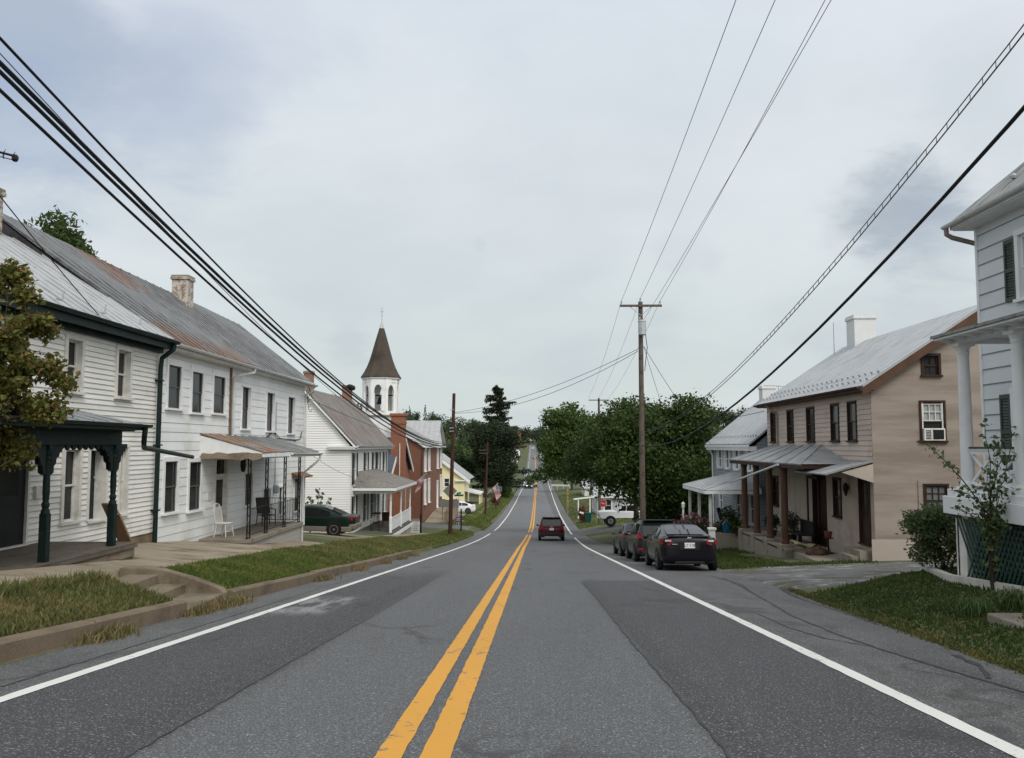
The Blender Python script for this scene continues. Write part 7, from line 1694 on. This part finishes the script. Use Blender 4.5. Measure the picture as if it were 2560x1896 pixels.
def flag(name, label, base, staff, w, h, drop):
    t = thing(name, label, 'flag', base); m = MB(); B0, T0 = Vector(base), Vector(base) + Vector(staff); m.tube([B0, T0], .03, 6); m.build('staff', m_trim_old, t)
    d = (T0 - B0).normalized(); nu, nv = 16, 13; mats = [M('flag_red', (.33, .03, .04), .8), M('flag_white', (.6, .57, .57), .8), M('flag_blue', (.06, .07, .17), .8)]
    fly = Vector(drop).normalized(); P = []
    for j in range(nv + 1):
        for i in range(nu + 1): u, v = i / nu, j / nv; P.append(T0 - d * (.03 + v * h) + fly * (u * w) + Vector((0, .10 * math.sin(u * 8 + v * 3), -.12 * u * u)))
    k = MB()
    for j in range(nv):
        for i in range(nu):
            k.mi = 2 if (i < 7 and j < 7) else j % 2; a = [j * (nu + 1) + i, j * (nu + 1) + i + 1, (j + 1) * (nu + 1) + i + 1, (j + 1) * (nu + 1) + i]; k.quad(*[P[q] for q in a])
    k.build('cloth', mats, t)
    # rows of stars on the canton
    s = MB()
    for r_ in range(5):
        for c_ in range(5):
            i, j = .5 + c_ * 1.4, .6 + r_ * 1.35; u, v = i / nu, j / nv; q = T0 - d * (.03 + v * h) + fly * (u * w) + Vector((0, .10 * math.sin(u * 8 + v * 3) - .012, -.12 * u * u)); s.poly([q + Vector((.03 * math.cos(a), 0, .03 * math.sin(a))) for a in np.linspace(0, 2 * math.pi, 5, endpoint=False)])
    s.build('stars', mats[1], t)
q = onY(1218, 1236, 111.7); tp_ = onY(1245, 1208, 111.4); flag('flag', 'American flag on a slanting staff by the road', q, tp_ - q, 1.5, .95, (.30, 0, -.95))
q = onX(1047, 1202, -10.2); flag('flag', 'small American flag hanging in front of the brick building', q + Vector((-.2, 0, -.1)), (.9, -.3, .75), 1.25, .8, (-.35, .0, -.9))
# green bin, dead shrub, fence bits on the right verge
t = thing('wheelie_bin', 'dark green wheeled rubbish bin on the right verge', 'bin', (onY(1472, 1296, 97).x, 97, gz(6.4, 97))); q = onY(1472, 1296, 97); z_ = gz(q.x, 97)
m_bin = M('bin_green', (.0, .06, .05), .5, .1); m = MB(); m.prism([(q.x - .24, 97, z_ + .05), (q.x + .24, 97, z_ + .05), (q.x + .32, 97, z_ + 1.0), (q.x - .32, 97, z_ + 1.0)], (0, .6, 0)); m.build('body', m_bin, t, bevel=.03); m = MB(); m.prism([(q.x - .35, 96.95, z_ + 1.0), (q.x + .35, 96.95, z_ + 1.0), (q.x + .28, 96.95, z_ + 1.12), (q.x - .28, 96.95, z_ + 1.12)], (0, .7, 0)); m.build('lid', m_bin, t, bevel=.03)
for s_ in (1, -1): m = MB(); m.lathe((q.x + s_ * .22, 97.5, z_ + .1), [(.1, -.03), (.1, .03)], 12, 'x'); m.build('wheel', m_tyre, t)
t = thing('white_rail', 'white horizontal rail across the lawn on the right of the road', 'rail', (6, 214, gz(6, 214))); a_, b2 = onY(1378, 1213, 214), onY(1424, 1215, 214); m = MB(); m.box(a_.x, b2.x, 214, 214.15, b2.z - .1, a_.z + .15); m.build('rail', m_trim, t)
for f in (0, .33, .66, 1): m = MB(); xx = lerp(a_.x, b2.x, f); m.box(xx - .06, xx + .06, 214.01, 214.13, gz(xx, 214) - .2, a_.z - .08); m.build('post', m_trim, t)
t = thing('guy_marker', 'yellow banded guy post on the lawn at right', 'post', (onY(1419, 1250, 125).x, 125, gz(5.5, 125))); q = onY(1419, 1250, 125); zt5 = onY(1419, 1218, 125).z; m = MB(); m.tube([(q.x, 125, gz(q.x, 125) - .2), (q.x, 125, zt5)], .13, 8); m.build('post', M('post_tan', (.26, .20, .09), .8), t)
for i in range(4): m = MB(); z5 = lerp(gz(q.x, 125), zt5, .45 + .14 * i); m.tube([(q.x, 125, z5), (q.x, 125, z5 + .12)], .14, 8); m.build('band', M('band_yellow', (.45, .36, .08), .6), t)
t = thing('pergola', 'white porch beam on slim posts in front of the pale house by the stop sign', 'pergola', (6, 108, gz(6.5, 108))); a_, b2 = onY(1434, 1249, 108), onY(1500, 1241, 108)
m = MB(); m.ob(a_, (b2 - a_).normalized(), EY, UP, 0, (b2 - a_).length, -.1, .25, -.07, .09); m.build('beam', m_trim, t)
for f in (.18, .62, .95): m = MB(); q = a_.lerp(b2, f); m.box(q.x - .07, q.x + .07, 108, 108.14, gz(q.x, 108) - .3, q.z); m.build('post', m_trim, t)
t = thing('kerb_block', 'pale low wall ends by the steps on the right verge', 'wall', (5.2, 100, gz(5.2, 100))); m = MB(); m.box(4.9, 8.5, 99.5, 99.8, gz(5.2, 100) - .3, gz(5.2, 100) + .22); m.build('wall', m_conc, t)
t = thing('crate', 'white box lying by the dead brown shrub', 'box', (5.3, 96, gz(5.3, 96))); q = onY(1454, 1282, 96); m = MB(); m.ob(q, Vector((.96, 0, -.28)), EY, Vector((.28, 0, .96)), -.22, .22, -.2, .2, -.1, .06); m.build('box', m_trim, t)
apron('driveway', -14, -6.0, 103.5, 111.5, m_walk, .04, 14, 8)
apron('sidewalk', -7.6, -6.3, 84, 150, m_walk, .03, 3, 66)
# ================================================================== vegetation
m_bark = M('bark', (.055, .043, .034), .95, .3, 4, (6, 6, .6), bmp=.5)
LM = {'maple': leaf_mat('leaf_maple', [(.020, .038, .010), (.037, .066, .015), (.056, .093, .021), (.030, .054, .013), (.085, .122, .032)], .28),
      'light': leaf_mat('leaf_light', [(.04, .075, .015), (.065, .115, .025), (.09, .14, .035), (.045, .08, .018)], .3),
      'spruce': leaf_mat('needle_spruce', [(.016, .025, .013), (.026, .038, .018), (.038, .052, .024)], .1),
      'wood': leaf_mat('leaf_wood', [(.018, .032, .013), (.03, .05, .019), (.045, .065, .025), (.024, .04, .017)], .15),
      'mag': leaf_mat('leaf_magnolia', [(.06, .085, .016), (.115, .14, .028), (.17, .16, .04), (.08, .11, .02), (.24, .20, .065), (.22, .12, .06)], .3),
      'ail': leaf_mat('leaf_ailanthus', [(.045, .075, .022), (.075, .115, .035), (.10, .145, .05)], .5),
      'bush': leaf_mat('leaf_bush', [(.05, .08, .028), (.09, .13, .05), (.14, .18, .085), (.065, .10, .035)], .25),
      'dead': leaf_mat('leaf_dead', [(.16, .08, .04), (.11, .055, .03), (.20, .12, .06)], .2)}
def tree(name, label, base, h, r, blobs, n, size, mat, cat='tree', aspect=.62, nl=10, group=None, droop=.15, shell=.35, extra=None):
    t = thing(name, label, 'tree' if cat in ('small tree', 'roof tree') else cat, base, group=group)
    m = MB(); tg = sorted(blobs, key=lambda b: -b[3])[:nl]; limbs(m, base, h, r, tg, .35, 0 if cat in ('small tree', 'roof tree') else 2); m.build('trunk', m_bark, t, smooth=True)
    pts = blob_points(blobs, n, shell); 
    if extra is not None: pts = np.concatenate([pts, extra])
    np_mesh('crown', (folded(pts, size, aspect, droop) if cat == 'small tree' else leaves(pts, size, aspect, droop)), 4, mat, t); return t
# the big dark tree behind the parked cars
zb = gz(9, 57)
bl = crown_blobs((7.7, 57, 1.0), (4.7, 4.8, 4.3), 46, .8, (.2, .38), -.6) + [(7.9, 57, .6, 3.4, 3.4, 3.0), (11.0, 56.5, -1.5, 2.2, 2.6, 2.4), (10.2, 54.5, -2.6, 2.2, 2.0, 1.8), (8.4, 55.2, -2.6, 1.8, 1.8, 1.5), (7.0, 53.8, -1.4, 1.6, 1.5, 1.4), (9.4, 53.4, -.5, 1.8, 1.5, 1.6), (5.0, 55, -.6, 1.5, 1.5, 1.3), (10.2, 61, -3.8, 2.4, 2.4, 1.7), (10.2, 64, -3.4, 2.0, 2.0, 1.5), (11.4, 60, -3.6, 2.4, 2.6, 1.8), (9.2, 60, -2.8, 1.6, 2, 1.4), (4.6, 62, 1.6, 1.8, 2.2, 1.8), (3.8, 64, 0, 1.8, 2.2, 1.6)]
tree('maple_tree', 'big dark rounded maple tree overhanging the right shoulder behind the utility pole', (8.9, 57.5, zb), 3.2, .32, bl, 95000, .20, LM['maple'], nl=16)
zb = gz(9.3, 77.5)
bl = crown_blobs((3.9, 79, 1.6), (3.2, 3.6, 3.6), 22, .85, (.28, .46), -.4) + [(3.9, 79, 1.4, 2.2, 2.4, 2.5), (1.0, 78, -1.2, 1.1, 1.4, .7), (-.1, 77.6, -1.6, .7, 1, .4), (2.2, 78, 0, 1.5, 2, 1.2), (3.4, 79, 4.6, 1.0, 1.0, .9), (6.4, 78, -1.2, 1.6, 1.6, 1.2), (7.2, 76.5, .8, 2.2, 2, 2), (6.0, 77, 2.6, 2.0, 2, 1.8)]
tree('maple_tree', 'lighter green tree reaching over the road beyond the big maple', (9.3, 77.5, zb), 4.0, .26, bl, 42000, .22, LM['light'], nl=12)
zb = gz(10, 69)
bl = crown_blobs((10.2, 70, 0), (4, 4, 3.6), 16, .85, (.3, .46), -.5) + [(10.2, 70, 0, 2.6, 2.6, 2.4)]
tree('shade_tree', 'dense tree filling the gap behind the big maple', (9.8, 70, zb), 4, .26, bl, 18000, .3, LM['maple'])
# spruce beyond the brick buildings
def spruce(name, label, base, H, Rm, n_lv, skip=.1):
    t = thing(name, label, 'tree', base); b = Vector(base); m = MB(); m.tube([b - UP * .5, b + UP * H * .5, b + UP * H], [.38, .24, .03], 8); C = []
    br = MB()
    for i in range(n_lv):
        f = skip + (1 - skip) * (i / n_lv) ** .95; z = H * f; L = Rm * (1 - f) ** .72 * random.uniform(.7, 1.35) + .35
        for k in range(random.randint(5, 7)):
            if random.random() < .12: continue
            a = random.uniform(0, 2 * math.pi); l = L * random.uniform(.5, 1.25); z = H * f + random.uniform(-.5, .5) * H / n_lv; d = Vector((math.cos(a), math.sin(a), 0)); P = []
            s0 = b + UP * z
            for q in range(5): u = q / 4; P.append(s0 + d * l * u + UP * (-.28 * l * u + .22 * l * u * u))
            br.tube(P, [.07 * (1 - f) + .015, .05 * (1 - f) + .012, .03, .02, .008], 4, False)
            for q in range(int(110 + 190 * l / Rm)):
                u = random.uniform(.12, 1.05); p = s0 + d * l * u + UP * (-.28 * l * u + .22 * l * u * u); s = Vector((-d.y, d.x, 0)); w = .42 * l * (1.1 - u) * .8
                C.append(p + s * random.gauss(0, w * .5) + UP * (-abs(random.gauss(0, .3)) + .15) + d * random.gauss(0, .1))
    m.build('trunk', m_bark, t); br.build('branch_whorls', m_bark, t)
    np_mesh('crown', leaves(np.array([tuple(c) for c in C]), .5, .32, .35), 4, LM['spruce'], t); return t
zb = gz(-7.6, 182); spruce('spruce_tree', 'tall pointed dark spruce standing beside the road beyond the yellow house', (-7.3, 182, zb), onY(1247, 960, 182).z - zb, 8.2, 30)
zb = gz(-9.5, 168)
bl = crown_blobs((-7.2, 168, -.8), (5.3, 4, 6.4), 36, .8, (.26, .4), -.8) + [(-7, 168, -2, 3.2, 3, 5)]
tree('dark_tree', 'rounded blackish evergreen below and in front of the tall spruce', (-9.0, 168, zb), 5, .4, bl, 34000, .42, LM['spruce'], aspect=.45)
zb = gz(-15, 176); bl = crown_blobs((-15, 176, -3), (4.5, 4, 4.5), 16, .8, (.28, .42), -.6) + [(-15, 176, -3, 3, 3, 3)]
tree('dark_tree', 'low dark tree behind the yellow house, left of the spruce', (-15, 176, zb), 4, .3, bl, 12000, .42, LM['wood'])
# near left tree
zb = gz(-7.75, 12.2)
bl = crown_blobs((-8.45, 12.9, 2.75), (1.2, 1.25, 1.35), 50, .8, (.11, .22), -.8) + [(-8.5, 12.9, 2.6, .75, .8, .9), (-7.55, 13.2, 1.95, .36, .34, .28), (-7.35, 13.3, 2.35, .22, .22, .2), (-8.6, 13.6, 1.5, .5, .5, .4), (-8.35, 13.4, 4.1, .3, .3, .3), (-7.95, 13.2, 3.75, .22, .22, .2), (-7.75, 13.2, 3.35, .25, .22, .16), (-7.6, 13.3, 2.6, .3, .3, .25), (-8.3, 13.6, 1.25, .35, .35, .25), (-8.6, 12.6, 1.8, .7, .6, .5), (-8.9, 12.8, 1.3, .5, .5, .35)]
tree('magnolia_tree', 'bronze and olive leaved tree at the left edge, in front of the green porch', (-8.1, 12.1, zb), 1.7, .06, bl, 21000, .10, LM['mag'], 'small tree', aspect=.62, nl=8, droop=.3, shell=.1)
# tree of heaven behind the left roof
zb = gz(-19, 34)
bl = crown_blobs((-20.0, 34, 8.7), (2.2, 2.2, 2.3), 34, .8, (.2, .36), -.5) + [(-20.0, 34, 8.5, 1.5, 1.5, 1.6), (-17.9, 34, 7.5, .9, .9, .7), (-18.8, 34, 8.6, 1.2, 1.1, 1.0), (-19.3, 34, 10.3, .8, .8, .7)]
tree('feathery_tree', 'rounded dark green tree rising behind the roof at upper left', (-20.3, 33.5, zb), 8, .2, bl, 15000, .26, LM['ail'], 'roof tree', aspect=.34, nl=8, droop=.5, shell=.15)
def bushy(name, label, c, rad, n, size, mat, nb=10, trunk=True, cat='tree'):
    base = (c[0], c[1], gz(c[0], c[1])); bl = crown_blobs(c, rad, nb, .8, (.3, .5), -.6) + [(c[0], c[1], c[2], rad[0] * .65, rad[1] * .65, rad[2] * .65)]
    return tree(name, label, base, max(.5, c[2] - base[2] - rad[2] * .4), max(.05, rad[0] * .05), bl, n, size, mat, nl=8, cat=cat)
bushy('green_tree', 'dark tree showing between the long white house and the gabled roof', (-20.2, 80, 4.6), (2.6, 2.5, 2.6), 7000, .3, LM['ail'])
bushy('green_tree', 'dark tree peeping over the roof left of the steeple', (-21.5, 105, 4.0), (2.6, 2.5, 2.4), 6000, .32, LM['wood'])
bushy('green_tree', 'tree top seen above the blue grey house', (19, 78, 2.3), (2.2, 2.6, 2.0), 5000, .32, LM['wood'])
bushy('green_tree', 'brighter green round tree between the church roof and the spruce', (-19.5, 215, -2.0), (6.0, 5, 5.0), 9000, .5, LM['light'], 14)
bushy('green_tree', 'dark tree behind the stop sign and pale house', (15, 125, -1.5), (5, 5, 5), 14000, .4, LM['maple'], 14)
bushy('green_tree', 'dark round tree on the right verge far down the road', (9.5, 205, -4.0), (5.0, 5, 5.0), 9000, .45, LM['wood'], 14)
bushy('green_tree', 'slim dark tree standing by the distant brick house', (8, 520, 1.0), (5, 5, 8), 5000, .8, LM['wood'], 12)
# shrubs on the right
def shrub(name, label, c, rad, n, size, mat, nb=12, cat='shrub'):
    base = (c[0], c[1], gz(c[0], c[1])); t = thing(name, label, cat, base); bl = crown_blobs(c, rad, nb, .85, (.25, .45), -.7) + [(c[0], c[1], c[2] - rad[2] * .2, rad[0] * .75, rad[1] * .75, rad[2] * .75)]
    m = MB()
    for b in bl[:10]: m.tube([(c[0] + random.uniform(-.1, .1), c[1] + random.uniform(-.1, .1), base[2] - .1), ((c[0] + b[0]) / 2, (c[1] + b[1]) / 2, (base[2] + b[2]) / 2 + .1), b[:3]], [.02, .014, .006], 5)
    m.build('stems', m_bark, t); np_mesh('foliage', leaves(blob_points(bl, n, .25), size, .55, 0, .5), 4, mat, t); return t
shrub('shrub', 'loose grey green bush at the corner of the columned porch', (8.05, 17.2, -.28), (.76, .6, .74), 13000, .066, LM['bush'], 22)
shrub('shrub', 'dark green bush between the tan house porch and the blue grey house', (9.4, 40.6, -2.4), (.8, .8, 1.2), 4500, .11, LM['maple'])
shrub('shrub', 'low leafy plants on the bank beside the blue grey house steps', (7.4, 38.6, -2.95), (.7, .9, .4), 2500, .10, LM['bush'])
shrub('shrub', 'brown dead shrub on the right verge beside the green bin', (5.75, 99, gz(5.75, 99) + 1.0), (.55, .5, 1.1), 2200, .14, LM['dead'])
shrub('shrub', 'tawny shrub on the left verge beyond the flag pole', (-5.7, 140, gz(-5.7, 140) + 1.0), (.9, 1, 1.0), 1800, .2, LM['dead'])
shrub('shrub', 'green verge bushes below the spruce', (-5.2, 172, gz(-5.2, 172) + 1.0), (1.2, 3, 1.3), 3500, .25, LM['light'])
shrub('shrub', 'dark ground shrub under the big right maple', (8.0, 53.5, -4.0), (2.2, 1.0, 1.0), 5000, .14, LM['maple'])
def sapling(name, label, base, stems, lsize, mat, per=26, cat='plant'):
    t = thing(name, label, cat, base); m = MB(); C = []
    for st in stems:
        P = [Vector(base)] + [Vector(p) for p in st]; Q = []
        for a, b in zip(P, P[1:]):
            for i in range(4): Q.append(a.lerp(b, i / 4) + Vector((random.gauss(0, .012), random.gauss(0, .012), 0)))
        Q.append(P[-1]); m.tube(Q, [lerp(.014, .004, i / (len(Q) - 1)) for i in range(len(Q))], 5)
        L = len(Q)
        for i in range(int(L * .3), L):
            for k in range(max(1, per // L + (1 if random.random() < .5 else 0))): C.append(tuple(Q[i] + Vector((random.gauss(0, .055), random.gauss(0, .055), random.gauss(0, .05)))))
    m.build('stems', m_bark, t); np_mesh('foliage', folded(np.array(C), lsize, .6, .3), 4, mat, t); return t
YB = 13.2
def at(px, py, Y=YB): return onY(px, py, Y)
b0 = at(2478, 1420); b0 = Vector((b0.x, YB, gz(b0.x, YB)))
sapling('sapling', 'straggly young tree with sparse leaves in front of the porch lattice', b0, [[at(2475, 1300), at(2478, 1180), at(2462, 1060)], [at(2472, 1290), at(2400, 1190), at(2350, 1140), at(2318, 1110)], [at(2478, 1260), at(2520, 1180), at(2530, 1075)], [at(2480, 1300), at(2530, 1250), at(2580, 1190)], [at(2476, 1280), at(2420, 1235), at(2390, 1230)], [at(2484, 1320), at(2540, 1310), at(2570, 1270)], [at(2476, 1240), at(2500, 1150), at(2495, 1100)], [at(2474, 1310), at(2430, 1290), at(2400, 1270)]], .085, LM['bush'], 80)
bc = [at(2474 + 26 * math.cos(a), 1235 + 55 * math.sin(a)) for a in np.linspace(0, 6, 9)]
sapling('sapling', 'thicker leafy shoots at the heart of the straggly young tree', Vector((b0.x + .05, YB + .05, b0.z)), [[at(2478, 1330), p] for p in bc], .085, LM['bush'], 60)
b1 = Vector((-11.6, 45, gz(-11.6, 45)))
sapling('sapling', 'leafy shoots rising behind the green car against the white gable', b1, [[onY(800, 1290, 45), onY(795, 1228, 45)], [onY(782, 1285, 45), onY(775, 1245, 45)], [onY(805, 1285, 45), onY(826, 1248, 45)], [onY(790, 1285, 45), onY(768, 1262, 45)], [onY(798, 1280, 45), onY(806, 1235, 45)]], .2, LM['bush'], 60)
def tuft(x, y, label, n=220, h=.36):
    t = thing('grass_tuft', label, 'plant', (x, y, gz(x, y))); V = []
    for i in range(n):
        a = random.uniform(0, 6.28); l = h * random.uniform(.6, 1.1); le = random.uniform(.3, 1.1); b = Vector((x + random.gauss(0, .10), y + random.gauss(0, .10), gz(x, y))); d = Vector((math.cos(a), math.sin(a), 0)); s = Vector((-d.y, d.x, 0)) * .006
        p1 = b + d * l * le * .4 + UP * l * .65; p2 = b + d * l * le + UP * l * (.75 - .45 * le); V += [b - s, b + s, p1 + s * .8, p1 - s * .8, p1 - s * .8, p1 + s * .8, p2 + s * .1, p2 - s * .1]
    np_mesh('blades', np.array([tuple(v) for v in V]), 4, leaf_mat('tuft_leaf', [(.05, .09, .025), (.08, .13, .04), (.11, .15, .06)]), t)
q = onX(2440, 1530, 5.9); tuft(q.x, q.y, 'arching tuft of long grass beside the concrete slab'); q = onX(2540, 1500, 6.3); tuft(q.x, q.y, 'larger clump of long leaves above the concrete slab', 200, .40)
# trees along both sides of the far street, then the wooded hill
k = 0
for (x, y, r, lab) in ((-13, 255, 5, 'dark roadside tree beyond the spruce'), (-16, 300, 6, 'second dark roadside tree beyond the spruce'), (-12, 420, 6, 'dark tree below the distant cream house'), (11, 260, 5, 'roadside tree on the right in the hollow'), (13, 330, 6, 'farther roadside tree on the right in the hollow'), (10, 440, 6, 'tree on the right where the road climbs'), (-14, 600, 7, 'tree between the two distant left houses'), (11, 620, 7, 'tree near the top of the hill street on the right')):
    bushy('roadside_tree', lab, (x, y, gz(x, y) + r * 1.15), (r, r, r * .95), 3200, .7, LM['wood'], 10)
P = []
def cone(x, y, r, h, n, s):
    z = gz(x, y); f = rng.uniform(0, 1, n) ** .6; a = rng.uniform(0, 6.283, n); rr = r * (1 - (1 - f)) * rng.uniform(.5, 1.05, n)
    return np.stack([x + np.cos(a) * rr, y + np.sin(a) * rr, z + h * (1 - f * .92)], 1)
pts = []; n_t = 0
for i in range(900):
    y = random.uniform(260, 900); x = random.uniform(-260, 260)
    if i > 800: y = random.uniform(775, 900); x = random.uniform(-60, 60)
    if abs(x - 2) < (24 if y < 480 else 15 if y < 730 else 0): continue
    if y < 480 and random.random() < .3: continue
    if -60 < x < -22 and y < 350: continue
    r = random.uniform(3.5, 6.5); h = random.uniform(9, 16); z = gz(x, y)
    if random.random() < .14: pts.append(cone(x, y, r * .65, h * 1.35, 170, 1)); continue
    pts.append(blob_points([(x, y, z + h * .6, r, r, h * .42), (x + r * .4, y, z + h * .8, r * .6, r * .6, h * .22), (x - r * .5, y - r * .3, z + h * .55, r * .7, r * .7, h * .3)], 230, .5)); n_t += 1
o = np_mesh('woodland', leaves(np.concatenate(pts), 1.25, .7), 4, LM['wood']); tag(o, 'dark wooded hillside closing the view', 'woodland', kind='stuff')
